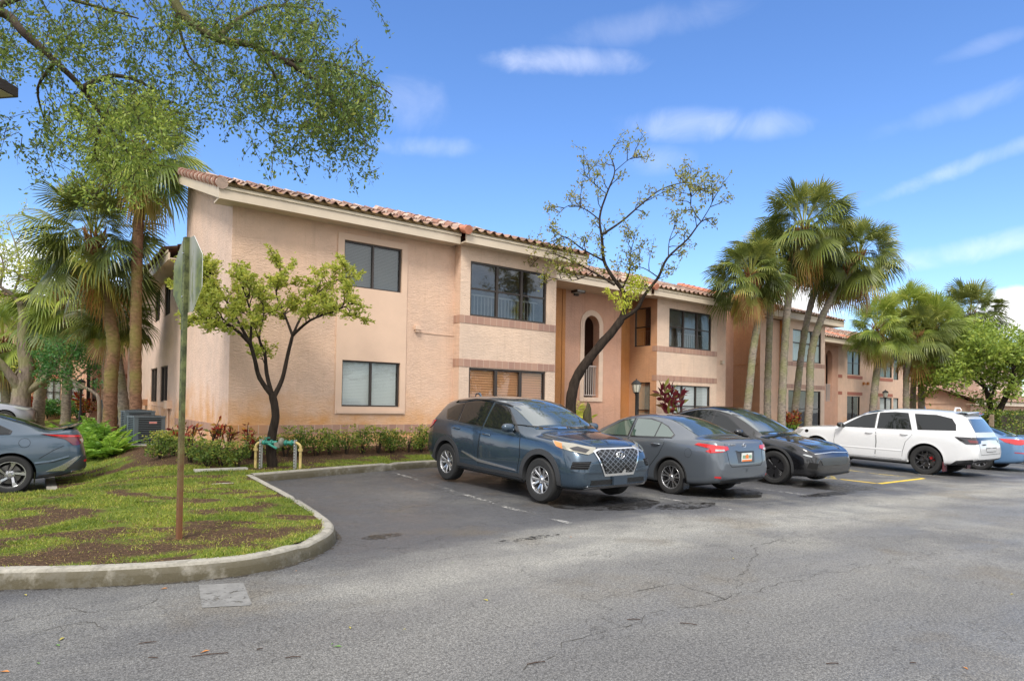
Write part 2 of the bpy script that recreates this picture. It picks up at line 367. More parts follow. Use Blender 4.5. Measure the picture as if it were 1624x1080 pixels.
def kerb_mat():
    m = mat('kerb_concrete', (.4, .38, .33), .85); k = NT(m); tc = k.n('TexCoord').outputs['Object']
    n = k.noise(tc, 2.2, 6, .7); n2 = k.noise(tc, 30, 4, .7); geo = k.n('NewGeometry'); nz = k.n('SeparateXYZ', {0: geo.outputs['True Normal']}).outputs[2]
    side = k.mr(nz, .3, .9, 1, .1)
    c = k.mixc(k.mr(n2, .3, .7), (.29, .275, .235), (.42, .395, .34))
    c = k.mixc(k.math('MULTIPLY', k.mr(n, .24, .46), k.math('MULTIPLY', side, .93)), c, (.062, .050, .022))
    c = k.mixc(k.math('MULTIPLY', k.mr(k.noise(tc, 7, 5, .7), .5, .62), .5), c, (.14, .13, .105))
    k.link(c, 'Base Color'); bp = k.n('Bump', {'Height': k.math('ADD', n2, k.noise(tc, 8, 3)), 'Strength': .5, 'Distance': .012}); k.link(bp.outputs[0], 'Normal')
    return m
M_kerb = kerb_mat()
def kerb(path, name, hgt=.15, wid=.16, inner=None):
    P = smooth_path(path); mb = MB(); prof = [(0, -.25), (0, .0), (.012, .075), (.03, .125), (.055, hgt-.004), (.085, hgt), (wid, hgt), (wid, -.25)]
    acc = 0; rows = []; last = 0
    for i, p in enumerate(P):
        t = (P[min(i+1, len(P)-1)]-P[max(i-1, 0)]).normalized(); nrm = Vector((-t.y, t.x, 0))
        if i: acc += (P[i]-P[i-1]).length
        g = G(p.x, p.y); wob = .007*noise.noise(Vector((p.x*1.7, p.y*1.7, 0)))
        joint = (acc - last) > 3.0
        if joint: last = acc
        rows.append((p, nrm, g, wob, joint))
    n0 = 0
    for (p, nrm, g, wob, joint) in rows:
        for (a, z) in prof:
            q = p + nrm*(a+wob+(.012 if joint and a < .1 else 0)); mb.v.append((q.x, q.y, g + z*(1+wob*2) - (.022 if joint and z > .05 else 0)))
    k = len(prof)
    for i in range(len(rows)-1):
        for j in range(k-1):
            a = i*k+j; mb.f.append((a, a+k, a+k+1, a+1)); mb.m.append(0)
    mb.poly([mb.v[j] for j in range(k)]); mb.poly([mb.v[(len(rows)-1)*k+j] for j in reversed(range(k))])
    o = mb.build(name, M_kerb, smooth=50); o['kind'] = 'structure'; return o
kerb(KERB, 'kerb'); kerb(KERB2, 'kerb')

# planted ground: polygon inside the kerbs, cut into a grid, lifted to its height
def inner_path(path, d=.15):
    P = smooth_path(path, .3); out = []
    for i, p in enumerate(P):
        t = (P[min(i+1, len(P)-1)]-P[max(i-1, 0)]).normalized(); out.append(p + Vector((-t.y, t.x, 0))*d)
    return out
PAD = (-14, .36, 12.95, 17.6)      # the neighbouring stall the grey saloon is backed into
outline = [(p.x, p.y) for p in inner_path(KERB)] + [(p.x, p.y) for p in inner_path(KERB2)] + [(70, 60), (-14, 60)]
def soilf(x, y):
    """1 = bare soil or mulch, 0 = grass"""
    n = .5+.5*noise.fractal(Vector((x*1.5, y*2.0, 1.3)), .65, 2.2, 5)*1.3
    s = sst(.50, .76, n)*.9
    s = max(s, sst(1.25, .35, math.hypot((x-1.0)*.52, (y-7.05)*1.5))*(.35+n*1.0))   # worn round the sign post
    s = max(s, sst(.0, .3, y-13.15-.25*noise.noise(Vector((x, y, 0))))*sst(2.0, 2.6, x))
    s = max(s, sst(12.9, 13.3, y - .9*(x-3.2) * (-.35 if x < 3.2 else 0))*sst(1.2, 2.0, x)*(1 if x < 4.2 else 0)*.9)
    s = max(s, sst(16.5, 17.2, y)*sst(1.2, 1.8, x)*sst(26, 20, y))
    return max(0, min(1, s))
bm = bmesh.new(); vs = [bm.verts.new((x, y, 0)) for x, y in outline]; bm.faces.new(vs)
def cut(bm, co, no): bmesh.ops.bisect_plane(bm, geom=bm.verts[:]+bm.edges[:]+bm.faces[:], plane_co=co, plane_no=no, dist=1e-5)
for x in rng(-2, 8, .25) + [PAD[1]] + rng(9, 36, 1.5) + [45]: cut(bm, (x, 0, 0), (1, 0, 0))
for y in rng(6.25, 16, .25) + [PAD[2], PAD[3]] + rng(17, 30, 1.5) + [35, 45]: cut(bm, (0, y, 0), (0, 1, 0))
dead = [f for f in bm.faces if PAD[0]-1 < f.calc_center_median().x < PAD[1] and PAD[2] < f.calc_center_median().y < PAD[3]]
bmesh.ops.delete(bm, geom=dead, context='FACES')
bmesh.ops.triangulate(bm, faces=[f for f in bm.faces if len(f.verts) > 4])
for v in bm.verts: v.co.z = GL(v.co.x, v.co.y)
me = bpy.data.meshes.new('lawn'); bm.to_mesh(me); bm.free()
ca = me.color_attributes.new('soil', 'FLOAT_COLOR', 'POINT')
for i, v in enumerate(me.vertices):
    s = soilf(v.co.x, v.co.y); ca.data[i].color = (s, s, s, 1)
me.polygons.foreach_set('use_smooth', [True]*len(me.polygons))
def lawn_mat():
    m = mat('lawn_ground', (.1, .2, .05), .95, spec=.1); k = NT(m); tc = k.n('TexCoord').outputs['Object']
    at_ = k.n('Attribute', attribute_name='soil'); s = at_.outputs['Fac']
    n = k.noise(tc, 3, 6, .7); f = k.noise(tc, 28, 5, .7)
    g = k.mixc(k.mr(n, .3, .7), (.09, .13, .02), (.21, .24, .04)); g = k.mixc(k.mr(f, .35, .65, 0, .6), g, (.05, .085, .015))
    d = k.mixc(k.mr(f, .3, .7), (.030, .019, .012), (.115, .072, .045)); d = k.mixc(k.mr(k.noise(tc, 60, 2), .62, .7), d, (.36, .22, .12))
    k.link(k.mixc(k.mr(k.math('ADD', s, k.math('MULTIPLY', k.math('SUBTRACT', k.math('ADD', f, k.math('MULTIPLY', n, .8)), .9), 1.1)), .35, .6), g, d), 'Base Color')
    bp = k.n('Bump', {'Height': f, 'Strength': .8, 'Distance': .03}); k.link(bp.outputs[0], 'Normal'); return m
me.materials.append(lawn_mat())
lawn = bpy.data.objects.new('lawn', me); COL.objects.link(lawn); lawn['kind'] = 'structure'

# neighbouring stall: asphalt with a flush concrete edge
mb = MB(); grid_mesh(rng(PAD[0], PAD[1]-.14, 2), rng(PAD[2]+.14, PAD[3]-.02, 1), lambda x, y: -.09, mb); mb.build('side_car_park', M_asphalt)['kind'] = 'structure'
mb = MB(); mb.box(PAD[0], PAD[1], PAD[2]-.02, PAD[2]+.15, -.3, .0); mb.box(PAD[1]-.15, PAD[1]+.02, PAD[2]+.152, PAD[3]+.1, -.3, -.002)
o = mb.build('stall_edging', M_kerb); o['kind'] = 'structure'
# concrete strips set in the grass (pads near the pipe work)
mb = MB(); mb.box(2.35, 3.25, 12.62, 12.80, .1, .30); mb.box(2.3, 2.62, 11.0, 11.6, .1, .225)
mb.build('concrete_slab', M_conc)['kind'] = 'structure'

# painted markings
M_paint = mat('worn_white_paint', (.32, .315, .30), .8); k = NT(M_paint); tc = k.n('TexCoord').outputs['Object']
def worn(m, col, th):
    k = NT(m); tc = k.n('TexCoord').outputs['Object']; n = k.noise(tc, 14, 6, .75); n2 = k.noise(tc, 1.6, 3)
    tr = k.n('BsdfTransparent'); mx = k.n('MixShader'); o = [x for x in k.t.nodes if x.type == 'OUTPUT_MATERIAL'][0]
    k.t.links.new(k.mr(k.math('ADD', n, k.math('MULTIPLY', k.math('SUBTRACT', n2, .5), .5)), th-.04, th+.04), mx.inputs[0])
    k.t.links.new(tr.outputs[0], mx.inputs[2]); k.t.links.new(k.b.outputs[0], mx.inputs[1]); k.t.links.new(mx.outputs[0], o.inputs[0])
worn(M_paint, None, .455)
M_yel = mat('yellow_paint', (.72, .50, .03), .7, var=(6, .2)); worn(M_yel, None, .66)
M_yelw = mat('faded_yellow_paint', (.55, .42, .10), .75); worn(M_yelw, None, .50)
def stripe(mb, x0, y0, x1, y1, wd=.1, lift=.004):
    a = Vector((x0, y0, 0)); b = Vector((x1, y1, 0)); t = (b-a).normalized(); n = Vector((-t.y, t.x, 0))*wd/2
    k = max(2, int((b-a).length/.25))
    for i in range(k):
        p = a.lerp(b, i/k); q = a.lerp(b, (i+1)/k); P = [p-n, q-n, q+n, p+n]
        mb.quad(*[(c.x, c.y, G(c.x, c.y)+lift) for c in P])
mb = MB()
for x in (5.72, 8.75, 11.75): stripe(mb, x, 6.0, x+.25, 12.1)
mb.build('stall_markings', M_paint)['kind'] = 'structure'
mb = MB(); stripe(mb, 15.5, 6.76, 18.1, 6.84, .12); stripe(mb, 15.5, 6.84, 15.62, 7.7, .12); 
mb.build('stall_markings', M_yel)['kind'] = 'structure'
mb = MB(); stripe(mb, 15.55, 7.75, 15.7, 12, .12); stripe(mb, 18.15, 6.85, 18.4, 12, .12); stripe(mb, 15.7, 7.9, 18.1, 9.4, .1); stripe(mb, 15.7, 9.2, 18.1, 10.7, .1)
mb.build('stall_markings', M_yelw)['kind'] = 'structure'
# wet oil stains under the cars' noses (sheets with an irregular edge)
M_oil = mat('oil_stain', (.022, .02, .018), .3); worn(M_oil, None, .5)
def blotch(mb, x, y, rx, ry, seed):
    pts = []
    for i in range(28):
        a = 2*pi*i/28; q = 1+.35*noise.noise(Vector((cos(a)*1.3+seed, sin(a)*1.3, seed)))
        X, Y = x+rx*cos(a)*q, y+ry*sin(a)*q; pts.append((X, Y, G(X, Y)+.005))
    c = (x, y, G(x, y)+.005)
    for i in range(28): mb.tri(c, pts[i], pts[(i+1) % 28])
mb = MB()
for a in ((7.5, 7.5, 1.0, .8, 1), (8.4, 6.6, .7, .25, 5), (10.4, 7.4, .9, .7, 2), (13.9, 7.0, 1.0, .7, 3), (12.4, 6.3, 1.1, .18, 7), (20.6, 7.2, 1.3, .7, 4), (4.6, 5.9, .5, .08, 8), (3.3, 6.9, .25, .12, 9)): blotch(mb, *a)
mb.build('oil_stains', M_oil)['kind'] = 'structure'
M_patch = mat('pale_paint_patch', (.19, .188, .18), .8, var=(9, .25)); worn(M_patch, None, .62)
mb = MB(); P = [atY(*p, 5) for p in ((315, 928), (385, 924), (400, 962), (318, 966))]
mb.quad(*[(lambda r: (r.x*(CAMH/-r.z), r.y*(CAMH/-r.z), .004))(ray(*p)) for p in ((315, 928), (320, 964), (400, 960), (386, 924))])
mb.build('paint_patch', M_patch)['kind'] = 'structure'

# long cracks wandering over the lane
mb = MB(); rc = random.Random(12)
def crack(pix, w_=.008):
    P = []
    for x, y in pix: r = ray(x, y); t = -CAMH/r.z; P.append(Vector((r.x*t, r.y*t, 0)))
    Q = []
    for a, b in zip(P, P[1:]):
        n = max(2, int((b-a).length/.07)); d = (b-a).normalized(); s_ = Vector((-d.y, d.x, 0))
        for i in range(n): t = i/n; p_ = a.lerp(b, t); Q.append(p_ + s_*(.10*noise.noise(p_*2.2)+.05*noise.noise(p_*8)+rc.uniform(-.012, .012)))
    Q.append(P[-1])
    for i in range(len(Q)-1):
        a, b = Q[i], Q[i+1]; d = (b-a).normalized(); s_ = Vector((-d.y, d.x, 0))*w_*rc.uniform(.2, 1)*.5
        if rc.random() < .12: continue
        mb.quad(*[(c.x, c.y, G(c.x, c.y)+.0035) for c in (a-s_, b-s_, b+s_, a+s_)])
        if rc.random() < .12:
            e = a + Vector((-d.y, d.x, 0))*rc.choice((-1, 1))*rc.uniform(.08, .3) + d*rc.uniform(-.1, .1); m_ = a.lerp(e, .5)+d*rc.uniform(-.04, .04)
            for u, v in ((a, m_), (m_, e)): mb.quad(*[(c.x, c.y, G(c.x, c.y)+.003) for c in (u-d*.002, v-d*.001, v+d*.001, u+d*.002)])
crack([(830, 1062), (900, 1022), (960, 998), (1040, 975), (1110, 958), (1160, 948), (1190, 905), (1200, 868)], .008)
crack([(1160, 948), (1260, 920), (1340, 905), (1420, 888)], .006); crack([(1010, 938), (1080, 925), (1150, 950)], .01); crack([(1200, 868), (1240, 850), (1290, 862)], .008)
crack([(560, 862), (640, 872), (700, 850)], .006); crack([(0, 985), (80, 965), (170, 972), (250, 950)], .007); crack([(20, 1010), (120, 990), (180, 1005)], .006); crack([(735, 765), (690, 800), (600, 815)], .006)
crack([(1060, 870), (1130, 865), (1180, 880)], .006); crack([(655, 773), (735, 790), (800, 775)], .008)
mb.build('asphalt_cracks', mat('crack_dark', (.06, .055, .046), .9))['kind'] = 'structure'
# a tuft-fringed edge: grit collected in the gutter
M_grit = mat('gutter_grit', (.055, .045, .03), .9, var=(12, .5)); worn(M_grit, None, .47); mb = MB(); P = smooth_path(KERB)
for i in range(len(P)-1):
    t = (P[i+1]-P[i]).normalized(); n_ = Vector((t.y, -t.x, 0))
    a, b = P[i], P[i+1]; w0 = .05+.03*noise.noise(a*1.5)
    mb.quad(*[(c.x, c.y, G(c.x, c.y)+.003) for c in (a-n_*.02, b-n_*.02, b+n_*w0, a+n_*w0)])
mb.build('gutter_grit', M_grit)['kind'] = 'structure'
# ================================================================== APARTMENT BUILDING
class F:
    """wall frame: a runs along the wall, n outwards, z up"""
    def __init__(s, O, A, Nn): s.O = Vector(O); s.A = Vector(A); s.N = Vector(Nn)
    def __call__(s, a, n, z): return s.O + s.A*a + s.N*n + Vector((0, 0, z))
def front(Y): return F((0, Y, 0), (1, 0, 0), (0, -1, 0))
def side(X): return F((X, 0, 0), (0, 1, 0), (-1, 0, 0))
def pY(x, y, Y): p = atY(x, y, Y); return p.x, p.z
def pX(x, y, X): p = atX(x, y, X); return p.y, p.z

bld = empty('apartment_building', (3.3, 14.5, 0))
tag(bld, 'long two storey peach stucco apartment block behind the row of parked cars', 'building')
def B(mb, name, mats, parent=None, smooth=None):
    """build in world coordinates under a parent that sits at an offset"""
    parent = parent or bld; off = Vector((0, 0, 0)); q = parent
    while q is not None: off += q.location; q = q.parent
    off_w = off
    mb.v = [tuple(Vector(v)-off_w) for v in mb.v]
    return mb.build(name, mats, parent, smooth)

def wall(Fr, a0, a1, z0, z1, holes=(), m=M_stucco, name='wall', th=.16, parent=None, top=None):
    """wall with openings and their reveals; top(a) gives a sloping top"""
    mb = MB(); A = sorted(set([a0, a1]+[h[i] for h in holes for i in (0, 1)])); 
    A = [a for a in A if a0-1e-6 <= a <= a1+1e-6]
    Z = sorted(set([z0, z1]+[h[i] for h in holes for i in (2, 3)]))
    for i in range(len(A)-1):
        for j in range(len(Z)-1):
            ca, cz = (A[i]+A[i+1])/2, (Z[j]+Z[j+1])/2
            if any(h[0] < ca < h[1] and h[2] < cz < h[3] for h in holes): continue
            zt0 = zt1 = Z[j+1]
            if top and j == len(Z)-2: zt0, zt1 = top(A[i]), top(A[i+1])
            mb.quad(Fr(A[i], 0, Z[j]), Fr(A[i+1], 0, Z[j]), Fr(A[i+1], 0, zt1), Fr(A[i], 0, zt0))
            mb.quad(Fr(A[i], -th, Z[j]), Fr(A[i], -th, zt0), Fr(A[i+1], -th, zt1), Fr(A[i+1], -th, Z[j]))
    for h in holes:
        b0, b1, c0, c1 = h[:4]
        if len(h) > 4:   # arched head: fill the corners of the opening
            r = (b1-b0)/2; cx = (b0+b1)/2; zs = c1-r; n = 20
            arc = [(cx - r*cos(pi*t/n), zs + r*sin(pi*t/n)) for t in range(n+1)]
            for t in range(n):
                (u0_, w0), (u1_, w1) = arc[t], arc[t+1]
                mb.quad(Fr(u0_, 0, w0), Fr(u1_, 0, w1), Fr(u1_, 0, c1), Fr(u0_, 0, c1))
                mb.quad(Fr(u0_, 0, w0), Fr(u0_, -th, w0), Fr(u1_, -th, w1), Fr(u1_, 0, w1))
            c1r = zs
        else:
            c1r = c1; mb.quad(Fr(b0, 0, c1), Fr(b0, -th, c1), Fr(b1, -th, c1), Fr(b1, 0, c1))
        mb.quad(Fr(b0, 0, c0), Fr(b1, 0, c0), Fr(b1, -th, c0), Fr(b0, -th, c0))
        mb.quad(Fr(b0, 0, c0), Fr(b0, -th, c0), Fr(b0, -th, c1r), Fr(b0, 0, c1r))
        mb.quad(Fr(b1, 0, c0), Fr(b1, 0, c1r), Fr(b1, -th, c1r), Fr(b1, -th, c0))


    return B(mb, name, m, parent)

def fbox(mb, Fr, a0, a1, n0, n1, z0, z1, m=0):
    mb.box(a0, a1, n0, n1, z0, z1, m, T=lambda a, n, z: Fr(a, n, z))
def window(Fr, a0, a1, z0, z1, cols=2, rows=1, blind=None, rail=False, n=-.07, parent=None, fr=.036, mull=.042, gl=None, halfz=None, sill=False):
    parent = parent or bld
    mb = MB(); g = .002
    fbox(mb, Fr, a0+g, a1-g, n-.03, n+.04, z0+g, z0+fr); fbox(mb, Fr, a0+g, a1-g, n-.03, n+.04, z1-fr, z1-g)
    fbox(mb, Fr, a0+g, a0+fr, n-.03, n+.04, z0+fr, z1-fr); fbox(mb, Fr, a1-fr, a1-g, n-.03, n+.04, z0+fr, z1-fr)
    ws = (a1-a0-2*fr)/cols
    for c in range(1, cols):
        x = a0+fr+ws*c; fbox(mb, Fr, x-mull/2, x+mull/2, n-.02, n+.045, z0+fr, z1-fr)
    for r_ in range(1, rows):
        z = halfz if halfz else z0+fr+(z1-z0-2*fr)*r_/rows
        for c in range(cols):
            x = a0+fr+ws*c; fbox(mb, Fr, x+(mull/2 if c else 0), x+ws-(mull/2 if c < cols-1 else 0), n-.015, n+.03, z-.02, z+.02)
    wo = B(mb, 'window', M_bronze, parent)
    mb = MB(); mb.quad(Fr(a0+.01, n, z0+.01), Fr(a1-.01, n, z0+.01), Fr(a1-.01, n, z1-.01), Fr(a0+.01, n, z1-.01)); B(mb, 'pane', gl or (M_screen if rail else M_glass), wo)
    if blind:
        mb = MB(); nb = n-.045
        if blind[1] > 0:
            zz_ = z1-.02; st = blind[1]; hw = st*.55
            ztop = z1
            while zz_ > z0 + (z1-z0)*blind[2]:
                for c in range(cols):
                    x0_, x1_ = a0+fr+ws*c+.015, a0+fr+ws*(c+1)-.015
                    mb.quad(Fr(x0_, nb+hw*.35, zz_-hw*1.0), Fr(x1_, nb+hw*.35, zz_-hw*1.0), Fr(x1_, nb-hw*.35, zz_+hw*(.75 if st < .07 else .45)), Fr(x0_, nb-hw*.35, zz_+hw*(.75 if st < .07 else .45)))
                zz_ -= st
        else:
            k = 26
            for i in range(k):
                x0_, x1_ = a0+(a1-a0)*i/k, a0+(a1-a0)*(i+1)/k; q0, q1 = .03*(i % 2), .03*((i+1) % 2)
                mb.quad(Fr(x0_, nb+q0, z0), Fr(x1_, nb+q1, z0), Fr(x1_, nb+q1, z1), Fr(x0_, nb+q0, z1))
        B(mb, 'blind', blind[0], wo)
    if rail:
        mb = MB(); nb = n-.35; fbox(mb, Fr, a0, a1, nb-.02, nb+.02, z0+.62, z0+.66)
        fbox(mb, Fr, a0, a1, nb-.02, nb+.02, z0+.06, z0+.09); x = a0+.05
        while x < a1-.03: fbox(mb, Fr, x-.011, x+.011, nb-.011, nb+.011, z0+.09, z0+.62); x += .115
        B(mb, 'railing', M_railing2, wo)
    mb = MB(); nb = n-(1.3 if rail else .5); mb.quad(Fr(a0-.2, nb, z0-.2), Fr(a1+.2, nb, z0-.2), Fr(a1+.2, nb, z1+.2), Fr(a0-.2, nb, z1+.2))
    for (x_, s_) in ((a0-.01, 1), (a1+.01, -1)): mb.quad(Fr(x_, nb, z0-.2), Fr(x_, n-.1, z0-.2), Fr(x_, n-.1, z1+.2), Fr(x_, nb, z1+.2))
    mb.quad(Fr(a0, nb, z1+.01), Fr(a1, nb, z1+.01), Fr(a1, n-.1, z1+.01), Fr(a0, n-.1, z1+.01)); mb.quad(Fr(a0, nb, z0-.01), Fr(a1, nb, z0-.01), Fr(a1, n-.1, z0-.01), Fr(a0, n-.1, z0-.01))
    B(mb, 'interior', M_room if rail else M_dark, wo)
    if sill:
        mb = MB(); fbox(mb, Fr, a0-.05, a1+.05, -.10, .05, z0-.07, z0-.002); B(mb, 'sill', M_smooth, wo)
    return wo
M_railing2 = mat('balcony_rail', (.5, .5, .48), .5)
M_room = mat('porch_room', (.24, .22, .20), .9, var=(1.5, .5))

def tileband_mat():
    m = mat('tile_band', (.40, .23, .165), .6); k = NT(m); tc = k.n('TexCoord').outputs['Object']; sp = k.n('SeparateXYZ', {0: tc})
    u = k.math('DIVIDE', k.math('ADD', sp.outputs[0], sp.outputs[1]), .206); fr = k.math('FRACT', u); idx = k.math('FLOOR', u)
    wn = k.n('TexWhiteNoise', {'W': idx}, noise_dimensions='1D').outputs[0]
    c = k.n('HueSaturation', {'Color': (.40, .235, .17, 1), 'Value': k.mr(wn, 0, 1, .85, 1.12), 'Hue': k.mr(wn, 0, 1, .495, .505)}).outputs[0]
    gm = k.math('LESS_THAN', k.math('MINIMUM', fr, k.math('SUBTRACT', 1, fr)), .03)
    rust = k.math('MULTIPLY', k.mr(sp.outputs[0], 0.2, 1.3, .7, 0), k.mr(sp.outputs[1], 2, .5, 0, 1))
    c = k.mixc(rust, c, (.55, .25, .06))
    k.link(k.mixc(gm, c, (.52, .40, .30)), 'Base Color')
    bp = k.n('Bump', {'Height': gm, 'Strength': -.4, 'Distance': .01}); k.link(bp.outputs[0], 'Normal'); return m
M_band = tileband_mat()
def bandcol(Fr, a0, a1, z0, z1, m=None, pr=.012):
    mb = MB(); fbox(mb, Fr, a0, a1, -.002, pr, z0, z1); return B(mb, 'tile_band', m or M_band)
M_brick = mat('brick_band', (.36, .125, .075), .7, var=(8, .15))

# --- roofs
def tile_mat():
    m = mat('roof_tiles', (.4, .2, .13), .75); k = NT(m); tc = k.n('TexCoord').outputs['Object']
    a = k.n('Attribute', attribute_name='tv').outputs['Fac']
    cr_ = k.n('ValToRGB', {0: a}); e = cr_.color_ramp; cols = [(0, (.11, .05, .035)), (.25, (.28, .14, .09)), (.5, (.36, .23, .165)), (.72, (.16, .105, .08)), (.86, (.46, .36, .28)), (1, (.30, .13, .08))]
    while len(e.elements) < len(cols): e.elements.new(.5)
    for el, (p, c_) in zip(e.elements, cols): el.position = p; el.color = (*c_, 1)
    n = k.noise(tc, 5, 5, .7); n2 = k.noise(tc, .5, 3)
    c = k.mixc(k.mr(n, .52, .68, 0, .7), cr_.outputs[0], (.085, .07, .055)); c = k.mixc(k.mr(n2, .5, .7, 0, .45), c, (.52, .45, .38))
    k.link(c, 'Base Color'); bp = k.n('Bump', {'Height': n, 'Strength': .3, 'Distance': .01}); k.link(bp.outputs[0], 'Normal'); return m
M_tile = tile_mat()
M_redtile = mat('red_ridge_tile', (.50, .19, .11), .65, var=(6, .25), bump=(20, .3, .005))
M_darktile = mat('dark_rake_tile', (.30, .15, .105), .7, var=(5, .3))
M_whitetile = mat('weathered_rake_tile', (.50, .36, .29), .7, var=(3, .45), bump=(20, .3, .005))
def tile_roof(O, A, U, wdt, run, parent=None, name='roof'):
    """S-tiles laid in courses. O lower corner, A across, U up the slope (unit), wdt along A, run along U"""
    O = Vector(O); A = Vector(A).normalized(); U = Vector(U).normalized(); Nn = A.cross(U); Nn = Nn if Nn.z > 0 else -Nn
    p, c = .27, .40; nx = int(wdt/p*7); nc = int(run/c)+1
    v = []; f = []; tv = []
    for k in range(nc):
        for e_ in (0, 1):
            b = min(run, k*c + (c if e_ else 0)); lift = .045 if not e_ else .008
            for i in range(nx+1):
                a = wdt*i/nx; ph = 2*pi*a/p; rnd = .006*noise.noise(Vector((floor(a/p)*3.3, k*2.1, 0)))
                h = .042*(1+cos(ph)) + .012*cos(2*ph) + lift + rnd
                v.append(tuple(O + A*a + U*(b + (.02*noise.noise(Vector((floor(a/p)*1.7, k*5.3, 2))) if not e_ else 0)) + Nn*h))
    W = nx+1
    for k in range(nc):
        for i in range(nx):
            a = (2*k)*W+i; f.append((a, a+1, a+1+W, a+W)); col = int(floor((wdt*(i+.5)/nx)/p + .5))
            tv.append(.5+.5*noise.cell(Vector((col*1.0+.5, k+.5, O.x))) if False else random.Random(col*7919+k*104729+int(O.x*10)).random())
            if k < nc-1:
                b = (2*k+1)*W+i; f.append((b, b+1, b+1+W, b+W)); tv.append(0)
    # butt ends of the lowest course and a bed below
    n0 = len(v)
    for i in range(nx+1):
        v.append(tuple(Vector(v[i]) - Nn*.018 + U*.004))
    for i in range(nx): f.append((i, n0+i, n0+i+1, i+1)); tv.append(.1)
    n1 = len(v)
    v += [tuple(O + Nn*.006 + U*.02), tuple(O + A*wdt + Nn*.006 + U*.02), tuple(O + A*wdt + U*run + Nn*.0), tuple(O + U*run)]; f.append((n1, n1+1, n1+2, n1+3)); tv.append(.1)
    parent = parent or bld; off = parent.location
    me_ = bpy.data.meshes.new(name); me_.from_pydata([tuple(Vector(q)-off) for q in v], [], f); me_.materials.append(M_tile)
    at_ = me_.attributes.new('tv', 'FLOAT', 'FACE'); at_.data.foreach_set('value', tv)
    me_.polygons.foreach_set('use_smooth', [True]*len(me_.polygons)); me_.set_sharp_from_angle(angle=radians(50))
    o = bpy.data.objects.new(name, me_); COL.objects.link(o); o.parent = parent; return o
def ridge_tiles(P0, P1, r_=.13, m=None, parent=None, st=.36, name='ridge_tiles'):
    P0, P1 = Vector(P0), Vector(P1); d = (P1-P0); n = max(1, int(d.length/st)); mb = MB()
    for i in range(n):
        a = P0 + d*(i/n); b = P0 + d*((i+1.12)/n); c_ = i % 2 if m is M_whitetile else 0; mb.tube([a, b], [r_*1.2*random.uniform(.97, 1.03), r_*.86], 12, c_)
    return B(mb, name, [m, M_darktile] if m is M_whitetile else (m or M_redtile), parent or bld, smooth=50)
SL = .33; CS = 1/sqrt(1+SL*SL)
def eave_block(x0, x1, Yf, run, wallY, z=5.67, back=5.0, zback=None):
    """fascia, drip board, mortar, soffit, tiled slope up to a ridge and a slope down behind it"""
    Fr = front(Yf); mb = MB(); fbox(mb, Fr, x0, x1, -.04, 0, z, z+.20); B(mb, 'fascia', M_fascia)
    mb = MB(); fbox(mb, Fr, x0-.01, x1+.01, -.03, .025, z+.203, z+.27); B(mb, 'drip_board', M_fasciad)
    mb = MB(); fbox(mb, Fr, x0+.02, x1-.02, -.12, .0, z+.272, z+.365); B(mb, 'eave_mortar', M_mortar)
    mb = MB(); mb.box(x0, x1, Yf+.042, wallY+.1, z+.02, z+.05); B(mb, 'soffit', M_fascia)
    ze = z+.262; U = Vector((0, CS, SL*CS)); L_ = run/CS
    tile_roof((x0-.03, Yf-.07, ze), (1, 0, 0), U, x1-x0+.06, L_)
    zr = ze + SL*run; yr = Yf-.07+run
    mb = MB(); zb_ = zr-SL*back; mb.poly([(x0, yr, zr), (x1, yr, zr), (x1, yr+back, zb_), (x0, yr+back, zb_)]); 
    for x in (x0+.45, x1-.45): mb.poly([(x, Yf+.05, z+.05), (x, yr, zr-.02), (x, yr+back, zb_-.02), (x, yr+back, z+.05)], 1)
    mb.quad((x0+.4, yr+back-.01, z), (x1-.4, yr+back-.01, z), (x1-.4, yr+back-.01, zb_-.02), (x0+.4, yr+back-.01, zb_-.02), 1)
    B(mb, 'roof', [M_redtile, M_stucco]); ridge_tiles((x0, yr, zr+.03), (x1, yr, zr+.03), .12, M_whitetile)
    return zr, yr

# --- block A
fA = front(14.5); XA = 3.304
wA = [(5.789, 7.288, 4.296, 5.385), (5.789, 7.288, 1.459, 2.551)]
wall(fA, XA, 8.9, .2, 5.78, wA)
mb = MB(); px0, px1, pz0, pz1 = 5.63, 7.44, 1.28, 5.54     # raised smooth surround round both windows
A_ = [px0, 5.789, 7.288, px1]; Z_ = [pz0, 1.459, 2.551, 4.296, 5.385, pz1]
for i in range(3):
    for j in range(5):
        if i == 1 and j in (1, 3): continue
        mb.quad(fA(A_[i], .028, Z_[j]), fA(A_[i+1], .028, Z_[j]), fA(A_[i+1], .028, Z_[j+1]), fA(A_[i], .028, Z_[j+1]))
for (a, b, c, d) in ((px0, px0, pz0, pz1), (px1, px1, pz0, pz1)): mb.quad(fA(a, .028, c), fA(a, 0, c), fA(a, 0, d), fA(a, .028, d))
for z in (pz0, pz1, 1.459, 2.551, 4.296, 5.385):
    x0_, x1_ = (px0, px1) if z in (pz0, pz1) else (5.789, 7.288); mb.quad(fA(x0_, .028, z), fA(x1_, .028, z), fA(x1_, 0, z), fA(x0_, 0, z))
for x in (5.789, 7.288):
    for (c, d) in ((1.459, 2.551), (4.296, 5.385)): mb.quad(fA(x, .028, c), fA(x, 0, c), fA(x, 0, d), fA(x, .028, d))
B(mb, 'window_surround', M_smooth)
mb = MB(); fbox(mb, fA, 5.665, 7.405, .0285, .045, pz0+.02, pz0+.10); B(mb, 'window_surround', M_smooth)
window(fA, *wA[0], cols=2, blind=(M_greyblind, .035, 0)); window(fA, *wA[1], cols=2, blind=(M_whiteblind, .035, 0))
bandcol(fA, XA-.012, 8.6, .83, 1.03)
topA = lambda y: 5.76+SL*(y-14.5)
wall(side(XA), 14.5, 19.7, .2, 5.5, m=M_side, top=topA)
